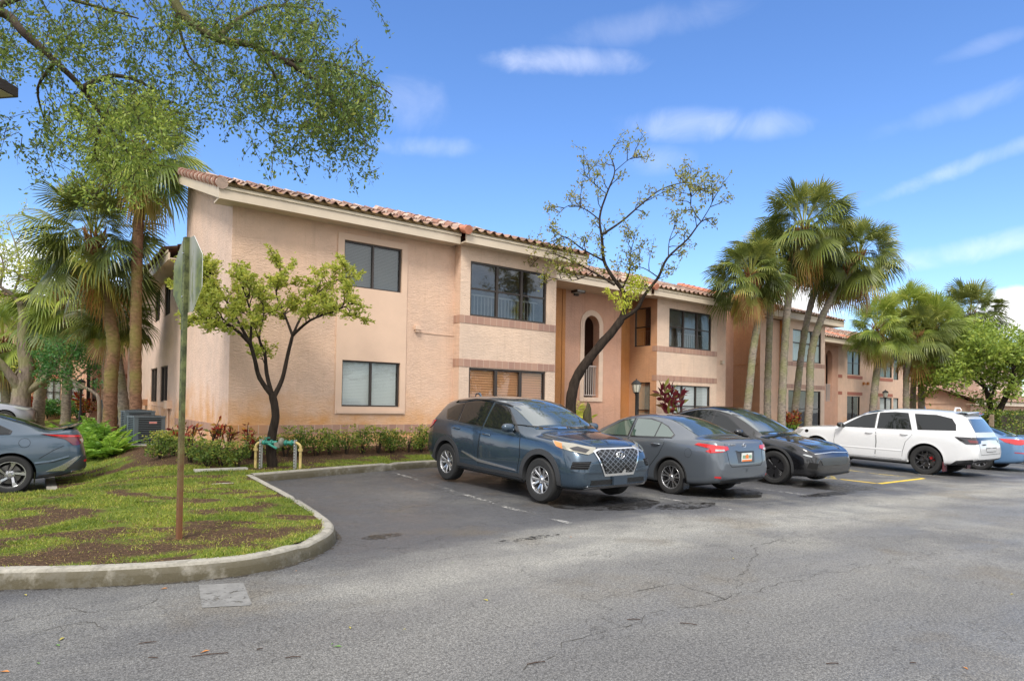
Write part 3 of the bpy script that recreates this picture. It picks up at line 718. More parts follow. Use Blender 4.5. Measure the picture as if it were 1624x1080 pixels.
bandcol(side(XA), 14.49, 20.8, .83, 1.03)
mb = MB(); mb.quad((XA, 19.7, 5), (9, 19.7, 5), (9, 19.7, topA(19.7)), (XA, 19.7, topA(19.7))); B(mb, 'wall', M_stucco)
eave_block(2.95, 8.72, 14.05, 5.35, 14.5, back=.25)
mb = MB()                                                   # rake board of block A
for (n0_, n1_, d0, d1) in ((2.93, 2.97, 0, .215),):
    y0_, y1_ = 14.05, 19.35
    zb0, zb1 = 5.67, 5.67+SL*(y1_-y0_)
    P = lambda x, y, z: (x, y, z)
    mb.poly([(n0_, y0_, zb0), (n0_, y1_, zb1), (n0_, y1_, zb1+.25), (n0_, y0_, zb0+.25)]); mb.poly([(n1_+.35, y0_, zb0), (n1_+.35, y1_, zb1), (n0_, y1_, zb1), (n0_, y0_, zb0)])
    mb.poly([(n1_, y0_, zb0), (n1_, y1_, zb1), (n1_, y1_, zb1+.25), (n1_, y0_, zb0+.25)]); mb.poly([(n0_, y1_, zb1), (n1_, y1_, zb1), (n1_, y1_, zb1+.25), (n0_, y1_, zb1+.25)])
    mb.poly([(n0_, y0_-.002, zb0), (n1_, y0_-.002, zb0), (n1_, y0_-.002, zb0+.25), (n0_, y0_-.002, zb0+.25)])
B(mb, 'rake_board', M_fascia)
ridge_tiles((2.97, 13.97, 5.965), (2.97, 19.4, 5.965+SL*5.43), .098, M_whitetile, st=.235, name='rake_tiles')
# vent outlet, hairline conduit
mb = MB(); fbox(mb, fA, 7.66, 7.80, .0, .10, 3.42, 3.52); fbox(mb, fA, 7.68, 7.78, .02, .08, 3.36, 3.42); B(mb, 'dryer_vent', M_smooth)

mb = MB(); mb.tube([fA(7.82, .012, 3.36), fA(8.3, .012, 3.345), fA(8.86, .012, 3.35)], .007, 6); B(mb, 'conduit', M_smooth)
# --- bay 1
fB = front(14.2); b0 = pY(729, 520, 14.2)[0]; b1 = pY(881, 540, 14.2)[0]
u0x, u0z = pY(746.8, 413.3, 14.2); u1x, u1z = pY(866.5, 514.7, 14.2); l0x, l0z = pY(743.9, 582.8, 14.2)
up = (u0x, u1x, 3.885, 5.33); lo = (u0x, u1x, 1.25, 2.52)
wall(fB, b0, b1, .2, 5.72, [up, lo], M_cream)
wall(side(b0), 14.2, 14.5, .2, 5.72, m=M_stucco, th=.1)
window(fB, *up, cols=3, rows=2, rail=True, halfz=4.62, fr=.05, mull=.07)
window(fB, *lo, cols=3, rows=1, blind=(M_woodblind, .069, 0), fr=.05, mull=.09)
for (z0_, z1_) in ((3.68, 3.88), (2.54, 2.74)): bandcol(fB, b0-.012, b1, z0_, z1_); bandcol(side(b0), 14.2, 14.49, z0_, z1_)
eave_block(8.74, 12.95, 13.8, 5.6, 14.2, back=4.0); ridge_tiles((8.73, 13.68, 5.97), (8.73, 14.03, 5.95+SL*.35), .10); ridge_tiles((8.73, 14.05, 6.07), (8.73, 19.3, 5.95+SL*5.6), .1, M_whitetile)
wall(F((b1, 0, 0), (0, 1, 0), (1, 0, 0)), 14.36, 17.3, .2, 5.75, m=M_orange)

# --- arch recess 1
YA = 17.2; fR = front(YA)
ax0, _ = pY(925, 620, YA); ax1, _ = pY(948.5, 620, YA); _, az0 = pY(936, 630, YA); _, az1 = pY(938, 500.7, YA); sx0 = pY(919.3, 638, YA)[0]; sx1 = pY(957.8, 638, YA)[0]
arch = (ax0, ax1, az0, az1, 1)
xr = pY(985, 560, YA)[0]
wall(fR, b1, xr, .2, 5.75, [arch], M_pink, th=.3)
mb = MB(); r1 = (ax1-ax0)/2; cx_ = (ax0+ax1)/2; zs_ = az1-r1; wd_ = .2
def ringpt(t, r_): return (cx_-r_*cos(t), zs_+r_*sin(t))
for i in range(20):
    t0, t1 = pi*i/20, pi*(i+1)/20
    a, b, c, d = ringpt(t0, r1), ringpt(t1, r1), ringpt(t1, r1+wd_), ringpt(t0, r1+wd_)
    mb.quad(*[fR(q[0], .03, q[1]) for q in (a, b, c, d)]); mb.quad(fR(c[0], .03, c[1]), fR(d[0], .03, d[1]), fR(d[0], 0, d[1]), fR(c[0], 0, c[1])); mb.quad(fR(a[0], .03, a[1]), fR(b[0], .03, b[1]), fR(b[0], 0, b[1]), fR(a[0], 0, a[1]))
fbox(mb, fR, ax0-wd_, ax0, 0, .03, az0-.15, zs_); fbox(mb, fR, ax1, ax1+wd_, 0, .03, az0-.15, zs_); fbox(mb, fR, ax0, ax1, 0, .035, az0-.15, az0)
B(mb, 'arch_surround', M_cream)
mb = MB(); zt_ = pY(938, 579.3, YA)[1]; fbox(mb, fR, ax0, ax1, -.14, -.10, zt_-.05, zt_); fbox(mb, fR, ax0, ax1, -.14, -.10, az0+.06, az0+.10)
x = ax0+.06
while x < ax1: fbox(mb, fR, x-.013, x+.013, -.133, -.107, az0+.1, zt_-.05); x += .105
B(mb, 'railing', M_railing)
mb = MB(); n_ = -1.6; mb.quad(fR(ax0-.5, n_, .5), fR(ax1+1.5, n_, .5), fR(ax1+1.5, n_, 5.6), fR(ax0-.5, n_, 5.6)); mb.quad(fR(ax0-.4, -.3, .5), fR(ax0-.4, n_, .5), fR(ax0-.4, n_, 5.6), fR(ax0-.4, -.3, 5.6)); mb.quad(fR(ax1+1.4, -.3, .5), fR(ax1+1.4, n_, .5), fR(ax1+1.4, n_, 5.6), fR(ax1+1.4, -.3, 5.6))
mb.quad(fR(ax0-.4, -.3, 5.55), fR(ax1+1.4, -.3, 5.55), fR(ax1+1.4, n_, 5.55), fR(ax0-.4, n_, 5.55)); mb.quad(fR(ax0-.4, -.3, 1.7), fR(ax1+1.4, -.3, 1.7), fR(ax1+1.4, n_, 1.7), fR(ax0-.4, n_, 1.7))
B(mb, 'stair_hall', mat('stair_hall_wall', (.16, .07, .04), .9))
for (xa, xb) in ((882, 890.5), (891.5, 896.5)):                  # orange pilaster strips by the bay
    p0_, p1_ = pY(xa-(2 if xa == 882 else 0), 560, YA-.06)[0], pY(xb, 560, YA-.06)[0]; mb = MB(); fbox(mb, front(YA), p0_, p1_, .0, .05, .2, 5.72); B(mb, 'pilaster', M_orange)
eave_block(12.97, 18.2, 15.95, 5.3, YA, back=3); ridge_tiles((12.96, 13.9, 5.98), (12.96, 16.5, 5.98+SL*2.6), .13)
# flood light
fl = B(MB(), 'flood_light', M_bronze) if False else None
mb = MB(); q = pY(913, 465, YA); fbox(mb, fR, q[0]-.22, q[0]+.2, .0, .30, q[1]-.02, q[1]+.13); fbox(mb, fR, q[0]-.1, q[0]+.1, 0, .06, q[1]-.1, q[1]+.2)
fl = B(mb, 'flood_light', M_bronze); mb = MB(); mb.quad(fR(q[0]-.18, .302, q[1]+.0), fR(q[0]+.16, .302, q[1]+.0), fR(q[0]+.16, .302, q[1]+.09), fR(q[0]-.18, .302, q[1]+.09)); mb.quad(fR(q[0]-.18, .03, q[1]-.022), fR(q[0]+.16, .03, q[1]-.022), fR(q[0]+.16, .28, q[1]-.022), fR(q[0]-.18, .28, q[1]-.022))
B(mb, 'lens', mat('lamp_lens', (.55, .6, .62), .25), fl)

# --- bay 2
XB2 = 18.95; YB2 = 16.3; fC = front(YB2); sC = side(XB2)
c1x = pY(1136.5, 600, YB2)[0]; c2x = pY(1153, 600, YB2)[0]
uw0, uz1 = pY(1061.7, 488, YB2); uw1, uz0 = pY(1128.2, 556, YB2)
up = (uw0, uw1, 3.9, 5.40); lo = (uw0-.02, uw1-.05, 1.2, 2.44)
wall(fC, XB2, c1x, .2, 5.75, [up, lo], M_cream); wall(front(YB2+.07), c1x, c2x, .2, 5.75, m=M_stucco)
window(fC, *up, cols=3, rows=2, rail=True, blind=(M_greyblind, .05, .5), halfz=4.70, fr=.05, mull=.07); window(fC, *lo, cols=3, rows=2, blind=(M_whiteblind, .06, 0), halfz=1.62)
for (z0_, z1_) in ((3.70, 3.90), (2.58, 2.79)): bandcol(fC, XB2-.012, c1x, z0_, z1_); bandcol(sC, YB2, YB2+.22, z0_, z1_)
s0, s1 = 16.62, 17.46
wS = [(s0, s1, 3.92, 5.42), (s0, 17.30, .6, 2.52)]
wall(sC, YB2, 17.9, .2, 5.75, wS, M_orangeb if 'M_orangeb' in globals() else stucco('stucco_warm', (.54, .30, .17), False))
window(sC, *wS[0], cols=1, rows=2, rail=True, blind=(M_greyblind, .05, .5)); window(sC, *wS[1], cols=1, rows=2, blind=(M_curtain, 0, 0), halfz=1.45)
wall(front(17.7), 18.1, XB2, .2, 5.75, m=M_orange)
eave_block(18.22, 24.0, 15.8, 5.4, YB2, back=3); ridge_tiles((18.21, 15.7, 5.97), (18.21, 16.4, 5.95+SL*.7), .10); ridge_tiles((18.21, 16.42, 6.2), (18.21, 21.2, 5.95+SL*5.4), .1, M_whitetile)
mb = MB(); q = pY(1146, 575, YB2); fbox(mb, fC, q[0]-.07, q[0]+.07, -.07, .05, q[1]-.05, q[1]+.08); B(mb, 'dryer_vent', M_fascia)
# set-back link with narrow windows
wL = [(24.6, 25.35, 3.55, 5.25), (24.5, 25.3, .8, 2.35)]
wall(front(18.2), 22.9, 26.7, .2, 6.3, wL, M_pink); window(front(18.2), *wL[0], cols=1, rows=2, blind=(M_greyblind, .05, .5)); window(front(18.2), *wL[1], cols=1, rows=1)
# --- block C
XC = 26.6; topC = lambda y: 5.80+SL*(y-16.8)
wall(side(XC), 16.8, 21.5, .2, 5.5, m=stucco('stucco_warm_side', (.53, .29, .165), False), top=topC); wall(front(16.8), XC, 28.25, .2, 5.75, m=M_stucco)
bx0, bx1 = 28.2, 31.7; fD = front(16.45)
u0_, u1_ = pY(1257.6, 521, 16.45)[0], pY(1302.5, 528, 16.45)[0]
up = (u0_, u1_, 3.85, 5.38); lo = (u0_-.35, u1_, .75, 2.48)
wall(fD, bx0, bx1, .2, 5.75, [up, lo], M_cream); wall(side(bx0), 16.45, 16.8, .2, 5.75, m=M_orange, th=.1)
window(fD, *up, cols=3, rows=2, blind=(M_curtain2 if 'M_curtain2' in globals() else mat('pale_curtain', (.62, .68, .66), .7), 0, 0), halfz=4.75); window(fD, *lo, cols=3, rows=2, gl=M_glassdark, halfz=1.6)
for (z0_, z1_) in ((3.62, 3.82), (2.56, 2.76)): bandcol(fD, bx0, bx1, z0_, z1_)
eave_block(26.25, 32.6, 15.95, 5.3, 16.45, z=5.72, back=3)
ridge_tiles((26.24, 15.85, 6.03), (26.24, 21.2, 6.03+SL*5.35), .135, st=.32, name='rake_tiles')
mb = MB(); mb.poly([(26.2, 15.95, 5.72), (26.2, 21.2, 5.72+SL*5.25), (26.2, 21.2, 5.97+SL*5.25), (26.2, 15.95, 5.97)]); mb.poly([(26.2, 15.95, 5.72), (26.6, 15.95, 5.72), (26.6, 21.2, 5.72+SL*5.25), (26.2, 21.2, 5.72+SL*5.25)]); B(mb, 'rake_board', M_fascia)
mb = MB(); fbox(mb, side(XC), 17.2, 17.3, 0, .12, 3.78, 3.88); B(mb, 'dryer_vent', M_bronze)
mb = MB(); mb.tube([side(XC)(16.85, .012, 3.62), side(XC)(18.15, .012, 3.62)], .012, 6); B(mb, 'conduit', M_orange)
# --- block D
fE = front(20.0); e0 = 31.5; ea = pY(1309.5, 600, 20)[0]; eb = pY(1316.5, 600, 20)[0]; ec = pY(1329.5, 560, 20)[0]
az0, az1 = pY(1313, 640, 20)[1], pY(1314, 560, 20)[1]
wall(fE, e0, ec, .2, 5.75, [(ea, eb+.25, 2.1, 5.2, 1)], M_pink, th=.3)
mb = MB(); fbox(mb, fE, ea, eb+.25, -.14, -.10, 3.1, 3.16); x = ea+.06
while x < eb+.2: fbox(mb, fE, x-.013, x+.013, -.133, -.107, 2.1, 3.1); x += .11
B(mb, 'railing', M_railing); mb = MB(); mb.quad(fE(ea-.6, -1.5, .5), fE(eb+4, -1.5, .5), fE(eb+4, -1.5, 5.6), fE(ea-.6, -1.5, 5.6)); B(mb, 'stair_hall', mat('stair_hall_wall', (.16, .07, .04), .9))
ws = []
def wpx(x0, y0, x1, Y): return pY(x0, y0, Y)[0], pY(x1, y0, Y)[0]
w1 = wpx(1344, 555, 1364.5, 20); w2 = wpx(1396, 562, 1415, 20); w3 = wpx(1417.3, 562, 1425.5, 20)
H_ = [(*w1, 3.85, 5.35), (*w2, 3.85, 5.35), (*w3, 3.75, 5.2), (w1[0], w1[1], .6, 2.48), (*w2, 1.2, 2.48), (*w3, 1.2, 2.48)]
ed = pY(1432, 560, 20)[0]
wall(fE, ec, ed, .2, 5.75, H_, M_stucco)
cw = mat('cream_curtain', (.5, .55, .38), .7)
for i, h in enumerate(H_): window(fE, *h, cols=2 if i not in (2, 5) else 1, rows=2 if i < 3 else 1, blind=(cw, .0, 0) if i in (1, 2) else ((M_whiteblind, 0, 0) if i in (0, 4, 5) else None), gl=M_glassdark if i < 3 else M_glass)
for (a, b) in ((ec, ec+.5), (w1[0], w1[1]+.3), (w2[0]-.3, w2[1]+.1)):
    for z_ in (3.6, 2.55): bandcol(fE, a+.01, b, z_, z_+.2, M_brick)
wall(front(20.6), ed, 66, .2, 5.75, [(49.8, 51.6, 3.85, 5.3), (53.5, 55, 1.2, 2.48)], M_stucco)
window(front(20.6), 49.8, 51.6, 3.85, 5.3, cols=3, rows=2); window(front(20.6), 53.5, 55, 1.2, 2.48, cols=2)
for x in (49.2, 52.4): mb = MB(); fbox(mb, front(20.6), x, x+.6, 0, .05, .2, 5.7); B(mb, 'pilaster', M_orange)
eave_block(32.62, 40.2, 19.1, 4.8, 20, z=5.55, back=3); eave_block(40.22, 66.5, 19.45, 4.8, 20, back=3)
ridge_tiles((40.2, 19.35, 5.97), (40.2, 24.2, 5.97+SL*4.8), .14)
for x in (1403, 1409.5):
    mb = MB(); q = pY(1300+(x-1403)+69, 608, 20); fbox(mb, fE, q[0]-.09, q[0]+.05, 0, .12, q[1]-.1, q[1]+.08); B(mb, 'dryer_vent', M_orange)

# --- left wing (eave towards -X)
sW = side(XA)
def wx(x, y): return pX(x, y, XA)
hh = []
for (xa, xb, z0_, z1_) in ((239, 249, 1.47, 2.62), (254.5, 265.8, 1.47, 2.62), (243, 251, 4.2, 5.25), (258, 267, 4.2, 5.25)):
    ya, yb = sorted((wx(xa, 600)[0], wx(xb, 600)[0])); hh.append((ya, yb, z0_, z1_))
wall(sW, 19.7, 33, .2, 5.6, hh, M_side)
for h in hh: window(sW, *h, cols=2, gl=M_glassdark, sill=False)
mb = MB(); fbox(mb, sW, 19.3, 33.2, .46, .50, 5.30, 5.50); fbox(mb, sW, 19.3, 33.2, .5, .52, 5.503, 5.57); B(mb, 'fascia', M_fascia)
mb = MB(); fbox(mb, sW, 19.3, 33.2, 0, .458, 5.33, 5.36); B(mb, 'soffit', M_fascia)
tile_roof((XA-.56, 19.72, 5.58), (0, 1, 0), (CS, 0, SL*CS), 13.5, 5.5)
mb = MB(); mb.poly([(8.4, 19.8, 7.4), (8.4, 33.2, 7.4), (14, 33.2, 5.5), (14, 19.8, 5.5)]); mb.poly([(XA-.4, 33.19, 5.36), (8.4, 33.19, 7.38), (14, 33.19, 5.5)]); mb.poly([(XA, 33, .2), (14, 33, .2), (14, 33, 5.5), (XA, 33, 5.5)]); B(mb, 'roof', M_redtile)
ridge_tiles((8.4, 19.7, 7.42), (8.4, 33.2, 7.42), .13)
# utility boxes and conduit on the side wall
ub = B(MB(), 'meter_box', M_stucco) if False else None
for (xa, xb, ya, yb, mm) in ((262, 272, 635, 648, M_smooth), (226, 234, 633, 643, mat('brown_box', (.33, .16, .08), .6))):
    y0_, z1_ = wx(xa, ya); y1_, z0_ = wx(xb, yb); y0_, y1_ = sorted((y0_, y1_)); mb = MB(); fbox(mb, sW, y0_, min(y1_, y0_+.6), 0, .13, z0_, z1_); B(mb, 'meter_box', mm)
mb = MB(); y_, _ = wx(268, 680); mb.tube([(XA-.04, y_, .45), (XA-.04, y_, 1.3)], .03, 8); y2, z2 = wx(240, 643); mb.tube([(XA-.03, y_, 1.32), (XA-.03, y2, 1.36)], .012, 6); B(mb, 'conduit', M_smooth)

# --- rear-left wings facing the camera
bl2 = bld
fG = front(36); gx0 = 2.15
wall(fG, gx0, 6, .2, 5.6, [(2.2, 2.36, 2.9, 5.2), (2.2, 2.36, 1.4, 2.5)], M_pink); window(fG, 2.2, 2.36, 2.9, 5.2, cols=1); window(fG, 2.2, 2.36, 1.4, 2.5, cols=1)
mb = MB()
for x in (2.55, 2.95): fbox(mb, fG, x, x+.1, 0, .08, .2, 5.5)
B(mb, 'pilaster', M_cream); bandcol(fG, 2.4, 6, 2.55, 2.75, M_brick)
fH = front(42)
HL = [(.52, 1.15, 1.2, 2.5), (1.62, 2.25, 1.2, 2.5), (.5, 1.2, 3.9, 5.2), (-1.6, -.9, 1.2, 2.5)]
wall(fH, -8, 3, .2, 5.6, HL, M_stucco)
for h in HL: window(fH, *h, cols=2, rows=2, blind=(M_whiteblind, 0, 0))
for x in (1.28, -.35, -2.6): mb = MB(); fbox(mb, fH, x, x+.28, 0, .12, .2, 5.5); B(mb, 'pilaster', M_pink)
bandcol(fH, -.05, 1.26, 2.55, 2.75, M_brick)
wall(side(gx0), 36, 42, .2, 5.6, m=M_pink)
eave_block(gx0-.5, 6, 35.5, 5, 36, z=5.45, back=4); eave_block(-8.5, gx0-.52, 41.5, 5, 42, z=5.45, back=4)

# ================================================================== other buildings
def house(name, label, Y, x0, x1, zt, holes, m, run=4.5, group=None):
    global bld
    keep = bld; bld = empty(name, (x0, Y, 0)); tag(bld, label, 'building', group)
    wall(front(Y), x0, x1, -1.5, zt+.1, holes, m); wall(side(x0), Y, Y+8, -1.5, zt+.1, m=m)
    for h in holes: window(front(Y), *h, cols=2, rows=1, blind=(M_whiteblind, .08, 0))
    eave_block(x0-.5, x1+.5, Y-.5, run, Y, z=zt, back=4)
    b = bld; bld = keep; return b
house('apartment_building', 'farthest pale two storey block seen past the rounded leafy tree at right', 24, 67.2, 90, 5.5, [(69.5, 71.5, 3.2, 4.5), (73.5, 75.5, 3.2, 4.5), (70, 73, .4, 1.8), (79, 81, 3.2, 4.5)], M_cream)
house('garage_building', 'low single storey peach building with tiled roof behind the leafy tree and the trimmed hedge', 17.2, 53.4, 68, 2.1, [(55.5, 56.7, .2, 1.5), (58, 60, .0, 1.6)], M_stucco, run=2.6)
# ================================================================== CARS
def paint(name, col, metal=.35, rough=.28):
    m = mat(name, col, rough, metal=metal, spec=.5, coat=1.0); k = NT(m); tc = k.n('TexCoord').outputs['Object']
    n = k.noise(tc, 900, 2); lw = k.n('LayerWeight', {0: .4}).outputs['Facing']
    hs = k.n('HueSaturation', {'Color': (*col, 1), 'Value': k.math('ADD', k.mr(n, .3, .7, .9, 1.1), k.math('MULTIPLY', lw, -.35))}); k.link(hs.outputs[0], 'Base Color')
    # a little road dirt low down and water spots on the clear coat
    k.link(k.mr(k.noise(tc, 60, 3), .4, .7, .02, .09), 'Coat Roughness'); return m
M_rubber = mat('tyre_rubber', (.018, .018, .018), .75, bump=(60, .4, .004))
M_clad = mat('grey_cladding', (.035, .036, .038), .55, bump=(300, .2, .001))
M_trim = mat('gloss_black_trim', (.008, .008, .009), .12, coat=.6)
M_seam = mat('seam_black', (.004, .004, .004), .9)
M_chrome = mat('chrome', (.75, .76, .78), .12, metal=1)
M_alloy = mat('alloy_silver', (.55, .55, .56), .25, metal=.9)
M_alloyd = mat('alloy_dark', (.03, .03, .033), .3, metal=.5)
M_disc = mat('brake_disc', (.22, .21, .2), .4, metal=.8)
M_well = mat('wheel_well', (.008, .008, .008), .95)
M_red = mat('tail_lamp_red', (.52, .012, .015), .12, coat=1); M_redd = mat('tail_lamp_dark_red', (.13, .006, .008), .1, coat=1)
M_smoke = mat('smoked_lamp', (.012, .010, .012), .08, coat=1)
M_lampin = mat('headlamp_reflector', (.36, .34, .28), .22, metal=.5, coat=.8); M_amber = mat('amber_lens', (.75, .20, .03), .2, coat=1)
M_lampglass = mat('lamp_lens_clear', (.45, .47, .47), .08, metal=.3, coat=1)
def carglass(name, col, ior=1.9):
    return mat(name, col, .015, spec=.5, coat=(1.0 if ior > 1.6 else .0), ior=ior)
M_ws = carglass('windscreen_glass', (.05, .07, .068), 2.2); M_sg = carglass('side_glass', (.010, .012, .013), 1.5); M_sgl = carglass('clear_side_glass', (.05, .085, .07))
M_plateo = mat('plate_orange', (.75, .20, .04), .5); M_platew = mat('plate_white', (.7, .72, .68), .5); M_plateg = mat('plate_green', (.05, .22, .08), .5)

def lerpk(K, x):
    if x <= K[0][0]: return K[0][1]
    for i in range(len(K)-1):
        if x <= K[i+1][0]:
            t = (x-K[i][0])/(K[i+1][0]-K[i][0]+1e-9); return K[i][1]+(K[i+1][1]-K[i][1])*t
    return K[-1][1]

class Car:
    def __init__(s, sp, name, label, loc, rz, group=None):
        s.sp = sp; s.L = sp['L']; s.W = sp['W']/2
        s.root = empty(name, loc, rz); tag(s.root, label, 'car', group or 'cars parked in front of the building')
        s.P = sp['paint']
        s.make_body()
    def make_body(s):
        sp = s.sp; L_ = s.L
        xs = sorted(set([0, L_] + [round(k[0], 3) for key in ('zc', 'ws') for k in sp[key]]))
        out = [xs[0]]
        for x in xs[1:]:
            while x - out[-1] > .26: out.append(out[-1]+(x-out[-1])/math.ceil((x-out[-1])/.22))
            if x-out[-1] > .025: out.append(x)
        v = []; f = []; npt = 12
        for x in out:
            zb, zs, zc, zr = (lerpk(sp[k], x) for k in ('zb', 'zs', 'zc', 'zr')); ws, wm, wr = (lerpk(sp[k], x) for k in ('ws', 'wm', 'wr'))
            zc = max(zc, zr+.005); wb = wm-.07
            g7 = (ws-.018, zs+.012)
            sec = [(0, zb), (wb*.6, zb), (wb, zb+.012), (wm-.012, zb+.07), (wm, zb+.2+.0*(zs)), (wm, zb+(zs-zb)*.55), (wm-.012, zs-.13), (ws, zs-.012), g7,
                   (wr+(g7[0]-wr)*.12, zr-(zr-g7[1])*.12), (wr-.03, zr+(zc-zr)*.22), (wr*.55, zr+(zc-zr)*.78), (0, zc)]
            npt = len(sec)
            v += [(x, y, z) for y, z in sec] + [(x, -y, z) for y, z in sec[1:-1]]
        R = 2*npt-2
        def idx(i, j, sgn): return i*R + (j if sgn > 0 or j in (0, npt-1) else npt-1+j)
        for i in range(len(out)-1):
            for j in range(npt-1):
                f.append((idx(i, j, 1), idx(i, j+1, 1), idx(i+1, j+1, 1), idx(i+1, j, 1)))
                f.append((idx(i, j, -1), idx(i+1, j, -1), idx(i+1, j+1, -1), idx(i, j+1, -1)))
        for e, fl in ((0, False), (len(out)-1, True)):
            for j in range(npt-1):
                q = [idx(e, j, 1), idx(e, j, -1), idx(e, j+1, -1), idx(e, j+1, 1)]; q2 = []
                for a in q:
                    if a not in q2: q2.append(a)
                f.append(tuple(q2 if not fl else reversed(q2)))
        me = bpy.data.meshes.new('body'); me.from_pydata(v, [], f); me.materials.append(s.P); me.materials.append(M_well)
        o = bpy.data.objects.new('body', me); COL.objects.link(o)
        ss = o.modifiers.new('s', 'SUBSURF'); ss.levels = 3; ss.render_levels = 3
        me2 = s.apply(o)
        bm = bmesh.new(); bm.from_mesh(me2); bm.transform(Matrix.Identity(4)); s.bvh = BVHTree.FromBMesh(bm); bm.free()
        # wheel wells
        R_ = sp['R']; cl = MB()
        for xw in (sp['xf'], sp['xf']+sp['wb']):
            for sg in (1, -1):
                y0, y1 = sorted((sg*(s.W+.1), sg*(s.W-.34))); n = 40; rw = sp.get('rw', R_+.045); n0 = len(cl.v)
                for (y) in (y0, y1):
                    for k in range(n):
                        a = 2*pi*k/n; cl.v.append((xw+rw*cos(a), y, R_+.01+rw*sin(a)))
                for k in range(n): cl.f.append((n0+k, n0+(k+1) % n, n0+n+(k+1) % n, n0+n+k)); cl.m.append(1)
                cl.f.append(tuple(n0+k for k in reversed(range(n)))); cl.m.append(1); cl.f.append(tuple(n0+n+k for k in range(n))); cl.m.append(1)
        c = cl.build('cut', [s.P, M_well]); bm = bmesh.new(); bm.from_mesh(c.data); bmesh.ops.recalc_face_normals(bm, faces=bm.faces); bm.to_mesh(c.data); bm.free()
        o.data = me2; o.modifiers.clear(); b = o.modifiers.new('b', 'BOOLEAN'); b.operation = 'DIFFERENCE'; b.solver = 'EXACT'; b.object = c
        me3 = s.apply(o); o.data = me3; o.modifiers.clear(); bpy.data.objects.remove(c)
        o.data.polygons.foreach_set('use_smooth', [True]*len(o.data.polygons)); o.data.set_sharp_from_angle(angle=radians(40))
        o.parent = s.root; s.body = o; o.name = 'body'
    def apply(s, o):
        bpy.context.view_layer.update(); dg = bpy.context.evaluated_depsgraph_get(); return bpy.data.meshes.new_from_object(o.evaluated_get(dg), depsgraph=dg)
    def hit(s, p, d, off):
        p = Vector(p); d = Vector(d).normalized(); co, n, i, dist = s.bvh.ray_cast(p - d*6, d)
        if co is None: co, n, i, dist = s.bvh.find_nearest(p); return co + n*off
        return co - d*0 + n*off
    def patch(s, name, pts, d, m, off=.006, parent=None, g=.07, mirror=False, skirt=.012, label=None):
        res = []
        for sg in ((1, -1) if mirror else (1,)):
            P = [Vector((p[0], p[1]*sg, p[2])) for p in pts]; D = Vector((d[0], d[1]*sg, d[2])).normalized()
            U = D.cross(Vector((0, 0, 1)));  U = U.normalized() if U.length > .01 else Vector((0, 1, 0)); V = U.cross(D).normalized()
            q = [(p.dot(U), p.dot(V)) for p in P]; bm = bmesh.new(); vs = [bm.verts.new((a, b, 0)) for a, b in q]; bm.faces.new(vs)
            a0, a1 = min(a for a, b in q), max(a for a, b in q); b0, b1 = min(b for a, b in q), max(b for a, b in q)
            for i in range(1, int((a1-a0)/g)+1): cut(bm, (a0+i*g+.0007, 0, 0), (1, 0, 0))
            for i in range(1, int((b1-b0)/g)+1): cut(bm, (0, b0+i*g+.0007, 0), (0, 1, 0))
            be = [(e.verts[0], e.verts[1]) for e in bm.edges if e.is_boundary]; base = {}
            for v in bm.verts: v.co = s.hit(U*v.co.x + V*v.co.y, D, off)
            bm.normal_update()
            f0 = next(iter(bm.faces)); flip = f0.normal.dot(D) > 0
            if flip: bmesh.ops.reverse_faces(bm, faces=bm.faces[:])
            if skirt:
                low = {}
                for a, b in be:
                    for v in (a, b):
                        if v not in low: low[v] = bm.verts.new(v.co + D*(skirt) ); 
                for a, b in be:
                    try: fc = bm.faces.new((a, b, low[b], low[a])); fc.smooth = False
                    except ValueError: pass
            me = bpy.data.meshes.new(name); bm.to_mesh(me); bm.free(); me.materials.append(m)
            me.polygons.foreach_set('use_smooth', [True]*len(me.polygons)); me.set_sharp_from_angle(angle=radians(35))
            o = bpy.data.objects.new(name, me); COL.objects.link(o); o.parent = parent[0 if sg > 0 else -1] if isinstance(parent, list) else (parent or s.root); res.append(o)
            if label: o['label'] = label
        return res
    def line(s, name, pts, d, m, w=.006, off=.003, parent=None, mirror=False, h=0):
        """a thin strip laid on the bodywork"""
        for sg in ((1, -1) if mirror else (1,)):
            mb = MB(); P = [Vector((p[0], p[1]*sg, p[2])) for p in pts]; D = Vector((d[0], d[1]*sg, d[2])).normalized(); Q = []
            for i in range(len(P)-1):
                n = max(1, int((P[i+1]-P[i]).length/.04)); Q += [P[i].lerp(P[i+1], k/n) for k in range(n)]
            Q.append(P[-1]); rows = []
            for i, p in enumerate(Q):
                t = (Q[min(i+1, len(Q)-1)]-Q[max(i-1, 0)]); t = (t-D*t.dot(D)).normalized(); n = t.cross(D)
                rows.append((s.hit(p+n*w/2, D, off), s.hit(p, D, off+h), s.hit(p-n*w/2, D, off)))
            for i in range(len(rows)-1):
                for j in (0, 1): mb.quad(rows[i][j], rows[i+1][j], rows[i+1][j+1], rows[i][j+1])
            o = mb.build(name, m, parent or s.root, smooth=180)
